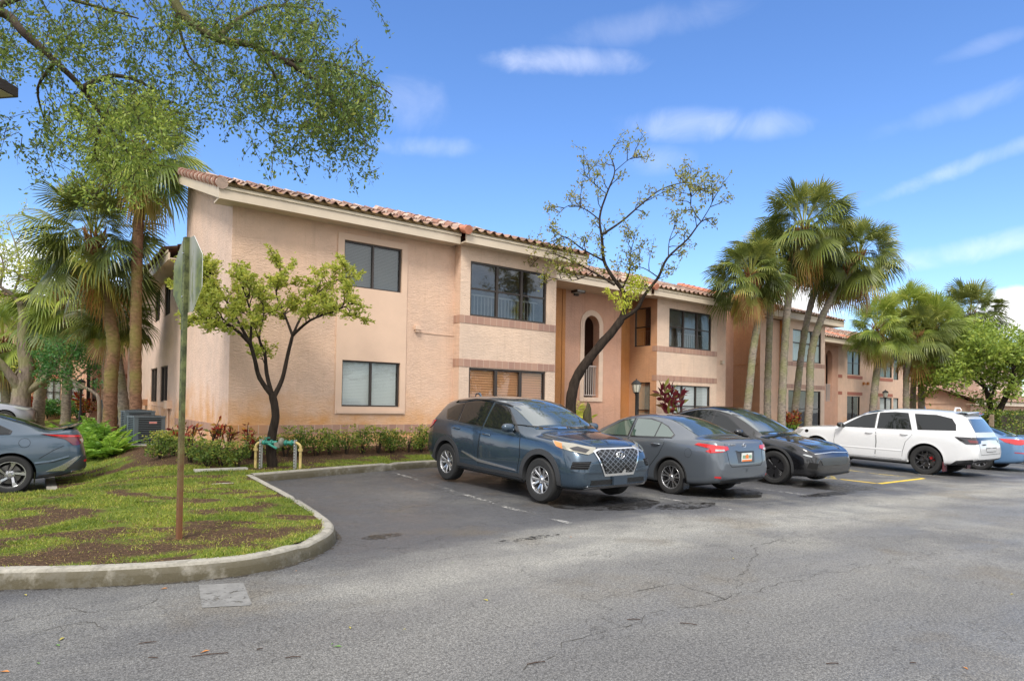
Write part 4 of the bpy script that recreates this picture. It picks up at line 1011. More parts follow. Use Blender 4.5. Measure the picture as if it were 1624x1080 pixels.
    def arch_trim(s, m, w=.07, off=.012, front=(-18, 198), rear=(-18, 198), name='wheel_arch_trim'):
        sp = s.sp; R_ = sp['R']; rw = sp.get('rw', R_+.045)
        for xw, rg in ((sp['xf'], front), (sp['xf']+sp['wb'], rear)):
            for sg in (1, -1):
                mb = MB(); n = 30; rows = []
                for i in range(n+1):
                    a = radians(rg[0]+(rg[1]-rg[0])*i/n); row = []
                    for j, rr_ in enumerate((rw-.004, rw+.0, rw+w*.5, rw+w, rw+w+.003)):
                        p = (xw+rr_*cos(a), sg*s.W, max(.2, R_+.01+rr_*sin(a))); h = s.hit(p, (0, -sg, 0), (off if 0 < j < 4 else -.03)); 
                        if j == 0: h.y -= sg*.03
                        row.append(h)
                    rows.append(row)
                for i in range(n):
                    for j in range(4): mb.quad(rows[i][j], rows[i+1][j], rows[i+1][j+1], rows[i][j+1])
                mb.build(name, m, s.root, smooth=50)
    def wheels(s, style):
        sp = s.sp; R_ = sp['R']; tw = sp.get('tw', .225); first = {}
        protos = {}
        for i, xw in enumerate((sp['xf'], sp['xf']+sp['wb'])):
            for sg in (1, -1):
                rt = empty('wheel', (xw, sg*(s.W-.02-tw/2), R_)); rt.parent = s.root
                if not protos:
                    T = lambda x, y, z: (x, z, y)
                    rr_ = sp['rim']; mb = MB()
                    prof = [(rr_-.012, -tw*.42), (rr_+.005, -tw*.48), (rr_+.03, -tw*.5), (R_-.03, -tw*.5), (R_-.008, -tw*.42), (R_, -tw*.3), (R_, -tw*.12), (R_-.008, -tw*.1), (R_, -tw*.08), (R_, tw*.08), (R_-.008, tw*.1), (R_, tw*.12), (R_, tw*.3), (R_-.008, tw*.42), (R_-.03, tw*.5), (rr_+.03, tw*.5), (rr_+.005, tw*.48), (rr_-.012, tw*.42)]
                    mb.lathe(prof, 48, 0, T); protos['tyre'] = mb.build('tyre', M_rubber, smooth=35)
                    mb = MB(); mb.lathe([(rr_, tw*.44), (rr_-.004, tw*.46), (rr_-.014, tw*.46), (rr_-.02, tw*.42), (rr_-.03, 0), (rr_-.03, -tw*.4)], 48, 1 if style in ('dark', 'cover') else 0, T)
                    mb.lathe([(.001, -tw*.1), (.14, -tw*.1), (.16, -tw*.11), (rr_-.07, -tw*.11), (rr_-.07, -tw*.17)], 32, 2, T); mb.lathe([(rr_-.07, -tw*.2), (rr_-.02, -tw*.25)], 32, 3, T)
                    mb.lathe([(.001, tw*.36), (.028, tw*.36), (.034, tw*.33), (.04, tw*.30), (.072, tw*.27), (.078, 0), (.078, -tw*.1)], 24, 0 if style not in ('dark', 'cover') else 1, T)
                    def spoke(a, a2, r0_, r1_, w0, w1, z0=.27, z1=.40, mm=0, th=.03):
                        p0 = Vector((cos(a)*r0_, sin(a)*r0_)); p1 = Vector((cos(a2)*r1_, sin(a2)*r1_)); t = (p1-p0).normalized(); n = Vector((-t.y, t.x)); pts = []
                        for (p, w_, z_) in ((p0, w0, z0), (p0.lerp(p1, .6), (w0+w1)/2*.95, z0+(z1-z0)*.8), (p1, w1, z1)):
                            pts.append([(p.x-n.x*w_, tw*z_-.008, p.y-n.y*w_), (p.x-n.x*w_*.55, tw*z_, p.y-n.y*w_*.55), (p.x+n.x*w_*.55, tw*z_, p.y+n.y*w_*.55), (p.x+n.x*w_, tw*z_-.008, p.y+n.y*w_), (p.x+n.x*w_*.9, tw*z_-th, p.y+n.y*w_*.9), (p.x-n.x*w_*.9, tw*z_-th, p.y-n.y*w_*.9)])
                        for q in range(2):
                            for e in range(6):
                                e2 = (e+1) % 6; mb.quad(pts[q][e], pts[q][e2], pts[q+1][e2], pts[q+1][e], (mm if e in (0, 1, 2) or mm != 4 else 1) if not (mm == 4 and e == 1) else 0)
                    ri = rr_-.012
                    if style == 'split5':      # five pairs of leaning spokes
                        for k in range(5):
                            a = 2*pi*k/5+.3
                            for d_ in (-1, 1): spoke(a+d_*.16, a+d_*.27+.05, .06, ri, .020, .028)
                    elif style == 'ten':
                        for k in range(5):
                            a = 2*pi*k/5+.2
                            for d_ in (-1, 1): spoke(a+d_*.15, a+d_*.24, .06, ri, .018, .030, mm=4)
                            spoke(a+pi/5, a+pi/5, .06, ri, .010, .008, mm=1)
                    elif style == 'cover':
                        for k in range(5):
                            a = 2*pi*k/5+.5; 
                            for q in range(7): spoke(a+q*.14, a+.28+q*.14, .05, ri-.01, .012+.003*q, .022, z0=.33, z1=.36, mm=1, th=.008)
                    elif style == 'dark':
                        for k in range(6):
                            a = 2*pi*k/6
                            spoke(a, a, .06, .16, .022, .02, mm=1)
                            for d_ in (-1, 1):
                                spoke(a, a+d_*.30, .15, ri, .012, .018, mm=1); spoke(a+d_*.02, a+d_*.33, .16, ri, .003, .003, z0=.30, z1=.425, mm=0)
                    elif style == 'blade':
                        for k in range(5):
                            a = 2*pi*k/5+.1
                            spoke(a, a+.5, .05, ri, .03, .045, mm=4); spoke(a+.45, a+.30, .08, ri, .008, .012, mm=0); spoke(a-.2, a+.25, .07, ri, .006, .01, mm=1)
                    else:
                        for k in range(10): spoke(2*pi*k/10, 2*pi*k/10, .06, ri, .014, .02)
                    for k in range(5):
                        a = 2*pi*k/5; mb.tube([(cos(a)*.055, tw*.2, sin(a)*.055), (cos(a)*.055, tw*.31, sin(a)*.055)], .009, 6, 2)
                    protos['rim'] = mb.build('rim', [sp.get('rimmat', M_alloy), M_alloyd, M_disc, M_well], smooth=35)
                    if style == 'dark':
                        mb = MB(); mb.box(-.12, .02, -.02, .05, .10, .17); protos['brake_caliper'] = mb.build('brake_caliper', mat('red_caliper', (.5, .02, .02), .4))
                    for p in protos.values(): p.parent = rt
                    base = list(protos.values())
                else:
                    for p in base:
                        c = p.copy(); COL.objects.link(c); c.parent = rt
                if sg < 0: rt.rotation_euler = (0, 0, pi)
                rt.rotation_euler[1] = random.uniform(0, 6)
    def windows(s, polys, gm, frame=.028, fm=None, par=None):
        """side glass in black frames; polygons are (x, z) seen from the side"""
        for poly in polys:
            c = Vector((sum(p[0] for p in poly)/len(poly), sum(p[1] for p in poly)/len(poly)))
            big = []
            for p in poly:
                q = Vector(p)-c; big.append(tuple(c + q*(1+frame/max(.12, q.length))))
            fr = s.patch('window_frame', [(x, s.W, z) for x, z in big], (0, -1, 0), fm or M_trim, .010, mirror=True, g=.09)
            for i, sg in enumerate((1, -1)):
                s.patch('window', [(x, s.W*sg, z) for x, z in poly], (0, -sg, 0), gm, .014, parent=fr[i], g=.09)
    def doors(s, polys, handles):
        for i, poly in enumerate(polys):
            c = Vector((sum(p[0] for p in poly)/len(poly), sum(p[1] for p in poly)/len(poly)))
            big = [tuple(c + (Vector(p)-c)*(1+.012/max(.1, (Vector(p)-c).length))) for p in poly]
            s.patch('door_seam', [(x, s.W, z) for x, z in big], (0, -1, 0), M_seam, .0015, mirror=True, g=.1, skirt=0)
            ds = s.patch('door', [(x, s.W, z) for x, z in poly], (0, -1, 0), s.P, .005, mirror=True, g=.05, skirt=.006)
            hx, hz = handles[i]
            for k, sg in enumerate((1, -1)):
                mb = MB(); h = s.hit((hx, s.W*sg, hz), (0, -sg, 0), 0); y = h.y
                s.patch('handle_cup', [(hx+dx_, s.W*sg, hz+dz_) for dx_, dz_ in ((-.08, -.02), (-.05, .03), (.05, .03), (.08, -.02), (.04, -.035), (-.04, -.035))], (0, -sg, 0), M_seam if s.sp.get('darkcup') else s.P, .0065, parent=ds[k])
                P = [(hx-.10, y+sg*.006, hz), (hx-.07, y+sg*.034, hz+.004), (hx, y+sg*.042, hz+.006), (hx+.07, y+sg*.034, hz+.006), (hx+.10, y+sg*.006, hz+.004)]
                mb.tube(P, [.012, .014, .015, .014, .012], 8); mb.build('handle', s.sp.get('handle', s.P), ds[k], smooth=60)
    def mirrors(s, x, z, m=None, y=None):
        for sg in (1, -1):
            h = s.hit((x, s.W*sg, z), (0, -sg, 0), 0); yb = h.y; bm = bmesh.new()
            bmesh.ops.create_icosphere(bm, subdivisions=3, radius=1)
            for v in bm.verts:
                c = v.co; k = lambda t, p: math.copysign(abs(t)**p, t); X = k(c.x, .8)*.085; Y = k(c.y, .75)*.125; Z = k(c.z, .8)*.075
                if X > 0: X *= .55
                v.co = Vector((x-.02+X, yb+sg*(.165)+Y, z+.055+Z+.02*(Y*sg)))
            me = bpy.data.meshes.new('mirror'); bm.to_mesh(me); bm.free(); me.materials.append(m or s.P); me.polygons.foreach_set('use_smooth', [True]*len(me.polygons))
            o = bpy.data.objects.new('mirror', me); COL.objects.link(o); o.parent = s.root
            mb = MB(); mb.tube([(x+.0, yb-sg*.01, z-.0), (x-.01, yb+sg*.08, z+.02), (x-.015, yb+sg*.14, z+.035)], [.035, .028, .03], 8); mb.build('mirror_stalk', M_trim, o, smooth=60)
            mb = MB(); n = 16; cx, cy, cz = x+.031, yb+sg*.165, z+.055
            mb.poly([(cx, cy+.1*cos(2*pi*k/n), cz+.055*sin(2*pi*k/n)) for k in range(n)]); mb.build('mirror_glass', M_sg, o)
    def under(s):
        sp = s.sp; mb = MB(); z = lerpk(sp['zb'], s.L/2); mb.box(sp['xf']-.1, sp['xf']+sp['wb']+.1, -s.W+.36, s.W-.36, z-.05, z+.1); mb.build('underbody', M_well, s.root)
        mb = MB()
        for xw in (sp['xf'], sp['xf']+sp['wb']): mb.tube([(xw, -s.W+.2, sp['R']), (xw, s.W-.2, sp['R'])], .04, 8)
        mb.build('axle', M_well, s.root)
def strip_pts(P): return P
def emblem_text(txt, size, m, parent, M_, name='badge', extr=.002):
    c = bpy.data.curves.new(name, 'FONT'); c.body = txt; c.size = size; c.extrude = extr; c.align_x = 'CENTER'; c.align_y = 'CENTER'
    o = bpy.data.objects.new(name, c); COL.objects.link(o); bpy.context.view_layer.update(); dg = bpy.context.evaluated_depsgraph_get()
    me = bpy.data.meshes.new_from_object(o.evaluated_get(dg)); bpy.data.objects.remove(o); me.materials.clear(); me.materials.append(m)
    o = bpy.data.objects.new(name, me); COL.objects.link(o); me.transform(M_); o.parent = parent; return o
# face matrices: text lying in the local y-z plane, read from the front (-x) or the back (+x)
FACE_F = Matrix(((0, 0, -1, 0), (-1, 0, 0, 0), (0, 1, 0, 0), (0, 0, 0, 1)))
FACE_B = Matrix(((0, 0, 1, 0), (1, 0, 0, 0), (0, 1, 0, 0), (0, 0, 0, 1)))

def mesh_grille(name, col=(.26, .27, .28), sx=8.5, sz=12):
    m = mat(name, (.01, .01, .01), .4); k = NT(m); tc = k.n('TexCoord').outputs['Object']; sp = k.n('SeparateXYZ', {0: tc}); y, z = sp.outputs[1], sp.outputs[2]
    ky = k.math('MULTIPLY', y, sx); kz = k.math('MULTIPLY', z, sz)
    a = k.math('ABSOLUTE', k.math('SUBTRACT', k.math('FRACT', k.math('ADD', ky, kz)), .5)); b = k.math('ABSOLUTE', k.math('SUBTRACT', k.math('FRACT', k.math('SUBTRACT', ky, kz)), .5))
    g = k.math('GREATER_THAN', k.math('MAXIMUM', a, b), .42)
    k.link(k.mixc(g, (.006, .006, .006), col), 'Base Color'); k.link(k.math('MULTIPLY', g, .85), 'Metallic')
    bp = k.n('Bump', {'Height': g, 'Strength': 1, 'Distance': .01}); k.link(bp.outputs[0], 'Normal'); return m

# ---------------------------------------------------------- blue-grey crossover
def suv_blue(loc, rz):
    P = paint('paint_slate_blue', (.04, .068, .10), .5, .26)
    sp = dict(L=4.48, W=1.85, R=.352, xf=.86, wb=2.70, rim=.222, tw=.225, rw=.40, paint=P,
      zb=[(0, .34), (.1, .27), (.9, .25), (3.6, .25), (4.25, .32), (4.48, .46)],
      zc=[(0, .70), (.05, .86), (.14, .955), (.4, 1.02), (.8, 1.07), (1.06, 1.10), (1.12, 1.125), (1.55, 1.39), (1.95, 1.575), (2.2, 1.625), (2.7, 1.65), (3.3, 1.64), (3.85, 1.595), (4.06, 1.57), (4.13, 1.50), (4.34, 1.16), (4.42, 1.08), (4.48, .88)],
      zs=[(0, .66), (.1, .80), (.3, .93), (.8, .985), (1.3, 1.02), (2.5, 1.06), (3.5, 1.13), (4.1, 1.16), (4.34, 1.08), (4.48, .80)],
      zr=[(0, .68), (.05, .83), (.14, .93), (.4, .995), (1.06, 1.05), (1.12, 1.07), (1.55, 1.32), (1.95, 1.505), (2.7, 1.59), (3.3, 1.575), (3.85, 1.51), (4.06, 1.46), (4.13, 1.40), (4.34, 1.12), (4.48, .84)],
      ws=[(0, .60), (.05, .69), (.14, .77), (.35, .84), (.8, .875), (3.6, .875), (4.1, .83), (4.34, .76), (4.48, .68)],
      wm=[(0, .70), (.05, .78), (.14, .85), (.35, .90), (.9, .915), (3.6, .915), (4.1, .89), (4.34, .83), (4.48, .76)],
      wr=[(0, .45), (.14, .60), (.4, .66), (1.06, .74), (1.12, .73), (1.55, .66), (1.95, .60), (2.7, .60), (3.85, .575), (4.06, .56), (4.13, .57), (4.34, .66), (4.48, .55)])
    c = Car(sp, 'parked_car', 'slate blue crossover with chrome-edged mesh grille facing the lane, nearest the corner kerb', loc, rz)
    s = c
    c.wheels('split5'); c.under()
    s.doors([[(1.42, .36), (1.36, .70), (1.40, 1.0), (1.46, 1.045), (2.46, 1.075), (2.50, .70), (2.48, .36)], [(2.505, .36), (2.53, .70), (2.49, 1.075), (3.42, 1.14), (3.46, 1.05), (3.36, .80), (3.12, .58), (3.07, .36)]], [(2.30, .96), (3.24, 1.01)])
    s.windows([[(1.50, 1.075), (1.78, 1.27), (2.02, 1.42), (2.40, 1.50), (2.42, 1.105)], [(2.52, 1.11), (2.52, 1.505), (2.95, 1.51), (3.30, 1.48), (3.22, 1.155)], [(3.30, 1.165), (3.37, 1.465), (3.62, 1.42), (3.84, 1.33), (3.66, 1.19)]], M_sg)
    s.patch('windscreen', [(1, -.70, 1.125), (1, -.66, 1.30), (1, -.575, 1.555), (1, 0, 1.60), (1, .575, 1.555), (1, .66, 1.30), (1, .70, 1.125), (1, 0, 1.135)], (1, 0, 0), M_ws, .006)
    s.patch('rear_window', [(4, -.60, 1.17), (4, -.50, 1.45), (4, .50, 1.45), (4, .60, 1.17)], (-1, 0, 0), M_sg, .006)
    s.arch_trim(M_clad, .085, .016); s.mirrors(1.60, 1.075)
    # cladding along the sills and bumpers, silver door strips
    s.patch('sill_cladding', [(1.30, s.W, .27), (1.30, s.W, .40), (2.2, s.W, .385), (3.15, s.W, .40), (3.15, s.W, .27)], (0, -1, 0), M_clad, .016, mirror=True)
    s.patch('sill_strip', [(1.42, s.W, .43), (1.47, s.W, .46), (2.5, s.W, .52), (3.0, s.W, .62), (3.02, s.W, .60), (2.5, s.W, .47)], (0, -1, 0), M_alloy, .016, mirror=True)
    # face
    G_ = mesh_grille('grille_mesh')
    ring = [(0, -.40, .90), (0, .40, .90), (0, .52, .865), (0, .33, .485), (0, -.33, .485), (0, -.52, .865)]
    s.patch('grille_surround', ring, (1, 0, 0), M_chrome, .014)
    gr = s.patch('grille', [(0, -.37, .875), (0, .37, .875), (0, .465, .85), (0, .30, .525), (0, -.30, .525), (0, -.465, .85)], (1, 0, 0), G_, .034)
    e = MB(); h = s.hit((0, 0, .80), (1, 0, 0), .05); x = h.x
    e.tube([(x, .095*cos(a), .80+.054*sin(a)) for a in [2*pi*k/28 for k in range(29)]], .009, 6); 
    for yy in (-.03, .03): e.tube([(x, yy+.012, .765), (x-.002, yy, .80), (x, yy-.012, .835)], .008, 6)
    e.tube([(x, -.03, .79), (x, 0, .80), (x, .03, .81)], .007, 6); e.build('badge', M_chrome, s.root, smooth=60)
    # lamps
    hl = s.patch('headlight', [(.05, .50, .87), (.06, .53, .915), (.28, .80, .965), (.62, .90, .99), (.50, .90, .91), (.22, .84, .86), (.08, .62, .815)], (.55, -.83, 0), M_lampin, .012, mirror=True, g=.04)
    s.patch('indicator', [(.40, .90, .955), (.58, .9, .98), (.49, .90, .915), (.36, .9, .885)], (.55, -.83, 0), M_amber, .017, parent=hl, mirror=True, g=.04)
    s.patch('projector_lens', [(.09, .60, .885), (.2, .76, .925), (.28, .83, .90), (.2, .8, .868), (.1, .66, .84)], (.55, -.83, 0), M_smoke, .017, parent=hl, mirror=True, g=.04)
    s.patch('bumper_intake', [(.03, .60, .72), (.16, .86, .71), (.2, .87, .60), (.08, .62, .60)], (.7, -.7, 0), M_seam, .006, mirror=True, g=.05)
    for zz_ in (.635, .665, .69): s.line('intake_fin', [(.05, .62, zz_), (.17, .86, zz_+.003)], (.7, -.7, 0), M_clad, .014, .012, mirror=True, h=.008)
    s.patch('intake_blade', [(.0, .42, .575), (.03, .60, .60), (.16, .87, .60), (.18, .88, .575), (.05, .62, .555), (0, .40, .545)], (.6, -.8, 0), P, .02, mirror=True, g=.05)
    s.patch('lower_grille', [(0, -.60, .435), (0, .60, .435), (0, .62, .36), (0, -.62, .36)], (1, 0, 0), mesh_grille('lower_grille_mesh', (.06, .06, .06), 9, 14), .008)
    s.patch('skid_trim', [(0, -.64, .345), (0, .64, .345), (0, .70, .315), (0, -.70, .315)], (1, 0, 0), M_alloy, .02)
    s.patch('bumper_cladding', [(0, -.72, .31), (0, .72, .31), (0, .74, .275), (0, -.74, .275)], (1, 0, 0), M_clad, .012)
    mb = MB(); h = s.hit((0, 0, .45), (1, 0, 0), .01).x; mb.box(h-.03, h+.03, -.155, .155, .345, .478); mb.build('plate_holder', mat('plate_holder_blue', (.03, .045, .065), .4), s.root)
    tl = s.patch('tail_light', [(4.05, .89, 1.12), (4.25, .84, 1.11), (4.42, .7, 1.03), (4.44, .7, .92), (4.3, .84, .95), (4.12, .88, 1.02)], (-.5, -.86, 0), M_red, .014, mirror=True, g=.05)
    s.line('bonnet_crease', [(.16, .42, .95), (.6, .58, 1.03), (1.02, .66, 1.08)], (0, 0, -1), P, .03, .0, mirror=True, h=.006)
    s.line('bonnet_seam', [(.10, .0, .9), (.13, .5, .9), (.3, .74, .95), (.7, .80, 1.0), (1.08, .80, 1.0)], (0, 0, -1), M_seam, .008, .002, mirror=True)
    for y_ in (-.35, .28): s.line('wiper', [(1, y_, 1.135), (1, y_+.25, 1.15), (1, y_+.5, 1.175)], (1, 0, 0), M_trim, .016, .012, h=.01)
    mb = MB(); 
    mb.tube([(3.72, 0, 1.60), (3.78, 0, 1.66), (3.9, 0, 1.665), (3.93, 0, 1.6)], [.02, .03, .015, .01], 8); mb.build('antenna_fin', P, s.root, smooth=60)
    for sg in (1, -1):
        mb = MB(); mb.tube([s.hit((xx, sg*.60, 2), (0, 0, -1), .03 if 0 < k_ < 5 else .0) for k_, xx in enumerate((1.95, 2.05, 2.5, 3.0, 3.6, 3.72))], .014, 6); mb.build('roof_rail', M_trim, s.root, smooth=60)
    return c

# ---------------------------------------------------------- saloon generator (two shapes)
def saloon(kind, name, label, loc, rz, P, group=None):
    K = dict(
     grey=dict(L=4.50, W=1.74, H=1.455, R=.318, xf=.86, wb=2.62, rim=.218, tw=.205),
     dark=dict(L=4.71, W=1.825, H=1.42, R=.325, xf=.89, wb=2.72, rim=.228, tw=.22),
     blue=dict(L=4.90, W=1.86, H=1.45, R=.335, xf=.95, wb=2.83, rim=.222, tw=.225))[kind]
    L_, H_, W_ = K['L'], K['H'], K['W']/2; k = L_/4.5; h = H_/1.455
    X = lambda L__: [(x*k, z) for x, z in L__]; Z = lambda L__: [(x*k, z*h) for x, z in L__]; Wd = lambda L__: [(x*k, z*W_/.87) for x, z in L__]
    rear = 0 if kind == 'grey' else (.03 if kind == 'blue' else .05)
    sp = dict(K, paint=P, rw=K['R']+.04,
      zb=X([(0, .26), (.1, .20), (.9, .18), (3.5, .18), (4.1, .24), (4.4, .30), (4.5, .40)]),
      zc=Z([(0, .58), (.05, .68), (.18, .77), (.5, .87), (.9, .94), (1.12, .965), (1.18, .98), (1.6, 1.20), (1.95, 1.37), (2.2, 1.43), (2.55, 1.455), (2.95, 1.44), (3.3, 1.385), (3.65, 1.25), (3.92, 1.115), (4.0, 1.09), (4.25, 1.085+rear), (4.38, 1.07+rear), (4.42, 1.00), (4.46, .85), (4.5, .62)]),
      zs=Z([(0, .55), (.1, .68), (.3, .77), (.8, .86), (1.2, .905), (2.4, .955), (3.3, 1.00), (3.9, 1.03), (4.25, 1.03+rear*.5), (4.38, 1.0), (4.5, .60)]),
      zr=Z([(0, .57), (.05, .66), (.18, .755), (.5, .85), (1.12, .93), (1.18, .94), (1.6, 1.15), (1.95, 1.32), (2.55, 1.395), (2.95, 1.375), (3.3, 1.31), (3.65, 1.185), (3.92, 1.08), (4.0, 1.065), (4.25, 1.065+rear), (4.38, 1.045+rear), (4.42, .96), (4.5, .61)]),
      ws=Wd([(0, .52), (.06, .63), (.2, .74), (.5, .80), (.9, .82), (3.3, .825), (3.9, .79), (4.2, .76), (4.38, .71), (4.5, .60)]),
      wm=Wd([(0, .58), (.06, .70), (.2, .80), (.5, .85), (.9, .865), (3.6, .865), (4.1, .84), (4.38, .77), (4.5, .66)]),
      wr=Wd([(0, .40), (.18, .52), (.5, .60), (1.12, .68), (1.18, .675), (1.6, .61), (1.95, .56), (2.55, .545), (2.95, .545), (3.3, .55), (3.65, .58), (3.92, .63), (4.0, .65), (4.25, .66), (4.38, .64), (4.5, .5)]))
    s = Car(sp, name, label, loc, rz, group); W = s.W; x_ = lambda v: v*k; z_ = lambda v: v*h
    XP = lambda L__: [(a*k, b*h) for a, b in L__]
    s.under()
    s.doors([XP([(1.38, .25), (1.33, .60), (1.36, .88), (1.42, .925), (2.38, .965), (2.43, .60), (2.42, .25)]), XP([(2.445, .25), (2.455, .60), (2.405, .967), (3.27, 1.005), (3.30, .92), (3.20, .72), (2.98, .46), (2.94, .25)])], [(x_(2.22), z_(.86)), (x_(3.12), z_(.895))])
    gm = M_sgl if kind == 'grey' else M_sg
    s.windows([XP([(1.50, .965), (1.78, 1.13), (2.02, 1.25), (2.33, 1.325), (2.35, .995)]), XP([(2.44, 1.0), (2.42, 1.33), (2.75, 1.33), (3.02, 1.285), (3.03, 1.025)]), XP([(3.06, 1.027), (3.05, 1.275), (3.22, 1.215), (3.44, 1.09), (3.42, 1.04)])], gm)
    s.patch('windscreen', [(1, -.64*W/.87, .985*h), (1, -.60*W/.87, 1.15*h), (1, -.52*W/.87, 1.35*h), (1, 0, 1.385*h), (1, .52*W/.87, 1.35*h), (1, .60*W/.87, 1.15*h), (1, .64*W/.87, .985*h)], (1, 0, 0), M_ws, .006)
    # rear glass, cast down on the sloping back
    s.patch('rear_window', [(x_(3.16), -.47, 2), (x_(3.16), .47, 2), (x_(3.55), .54, 2), (x_(3.90), .60, 2), (x_(3.90), -.60, 2), (x_(3.55), -.54, 2)], (0, 0, -1), M_ws if kind == 'grey' else M_sg, .006)
    s.mirrors(x_(1.56), z_(.955)); s.line('boot_seam', [(x_(3.95), .62, 2), (x_(4.2), .60, 2), (x_(4.36), .57, 2)], (0, 0, -1), M_seam, .008, .002, mirror=True)
    return s, x_, z_
def saloon_grey(loc, rz):
    P = paint('paint_steel_grey', (.13, .15, .175), .5, .32)
    s, x_, z_ = saloon('grey', 'parked_car', 'steel grey saloon parked nose-in between the slate blue crossover and the black hatchback', loc, rz, P)
    W = s.W; s.sp['handle'] = P; s.wheels('ten'); s.arch_trim(M_clad, .022, .004)
    # boomerang lamps, plate, badge, bumper
    tl = s.patch('tail_light', [(4.02, W, .955), (4.10, W, .99), (4.30, .80, .98), (4.44, .52, .955), (4.46, .50, .90), (4.42, .62, .86), (4.30, .80, .835), (4.22, .82, .86), (4.30, .8, .91)], (-.6, -.8, 0), M_red, .012, mirror=True, g=.04)
    s.patch('reversing_lens', [(4.36, .74, .905), (4.43, .60, .905), (4.43, .58, .875), (4.36, .74, .87)], (-.6, -.8, 0), M_lampglass, .017, mirror=True, parent=tl, g=.04)
    s.line('boot_seam', [(5, .55, 1.0), (5, .50, .66), (5, .44, .60), (5, 0, .60)], (-1, 0, 0), M_seam, .009, .002, mirror=True)
    s.patch('plate_recess', [(5, -.27, .86), (5, .27, .86), (5, .24, .66), (5, -.24, .66)], (-1, 0, 0), mat('recess_grey', (.05, .055, .065), .5), .004)
    s.patch('chrome_strip', [(5, -.26, .875), (5, .26, .875), (5, .26, .86), (5, -.26, .86)], (-1, 0, 0), P, .03)
    h = s.hit((5, 0, .76), (-1, 0, 0), .012); mb = MB(); T = lambda x, y, z: (h.x+x-.06*(z-.76)*0, y, z)
    mb.box(0, .012, -.152, .152, .685, .835, 0, T); mb.box(.0121, .0135, -.15, .15, .687, .715, 1, T); mb.box(.0121, .0137, -.045, .045, .735, .80, 1, T); mb.box(.0121, .0142, -.015, .015, .80, .815, 2, T)
    for y_ in (-.13, -.10, -.07, .055, .085, .115): mb.box(.0121, .0136, y_, y_+.018, .735, .795, 2, T)
    mb.build('number_plate', [M_platew, M_plateo, M_plateg], s.root)
    h = s.hit((5, 0, .965), (-1, 0, 0), .008); mb = MB(); n = 24
    mb.tube([(h.x, .042*cos(2*pi*q/n), .965+.036*sin(2*pi*q/n)) for q in range(n+1)], .005, 6); mb.box(h.x-.003, h.x+.006, -.052, .052, .958, .972); mb.build('badge', M_chrome, s.root, smooth=50)
    hb = s.hit((5, -.33, .975), (-1, 0, 0), .006); emblem_text('VERSA', .055, M_chrome, s.root, Matrix.Translation((hb.x, -.33, .975)) @ FACE_B)
    s.patch('rear_diffuser', [(5, -.66, .37), (5, .66, .37), (5, .60, .30), (5, .40, .27), (5, -.40, .27), (5, -.60, .30)], (-1, 0, 0), M_clad, .010)
    s.patch('reflector', [(4.36, .74, .44), (4.43, .66, .44), (4.43, .66, .405), (4.36, .74, .41)], (-.7, -.7, 0), M_red, .008, mirror=True)
    s.patch('fuel_flap', [(x, -W, z) for x, z in [(3.86+.075*cos(a), .80+.085*sin(a)) for a in [2*pi*q/14 for q in range(14)]]], (0, 1, 0), M_seam, .0015, skirt=0)
    s.patch('fuel_flap', [(x, -W, z) for x, z in [(3.86+.07*cos(a), .80+.08*sin(a)) for a in [2*pi*q/14 for q in range(14)]]], (0, 1, 0), P, .004, skirt=.004)
    mb = MB()
    for sg in (1, -1): mb.box(3.48+.31, 3.48+.33, sg*(W-.16) if sg > 0 else -(W-.0), sg*(W-.0) if sg > 0 else -(W-.16), .14, .34)
    mb.build('mud_flap', M_trim, s.root); return s
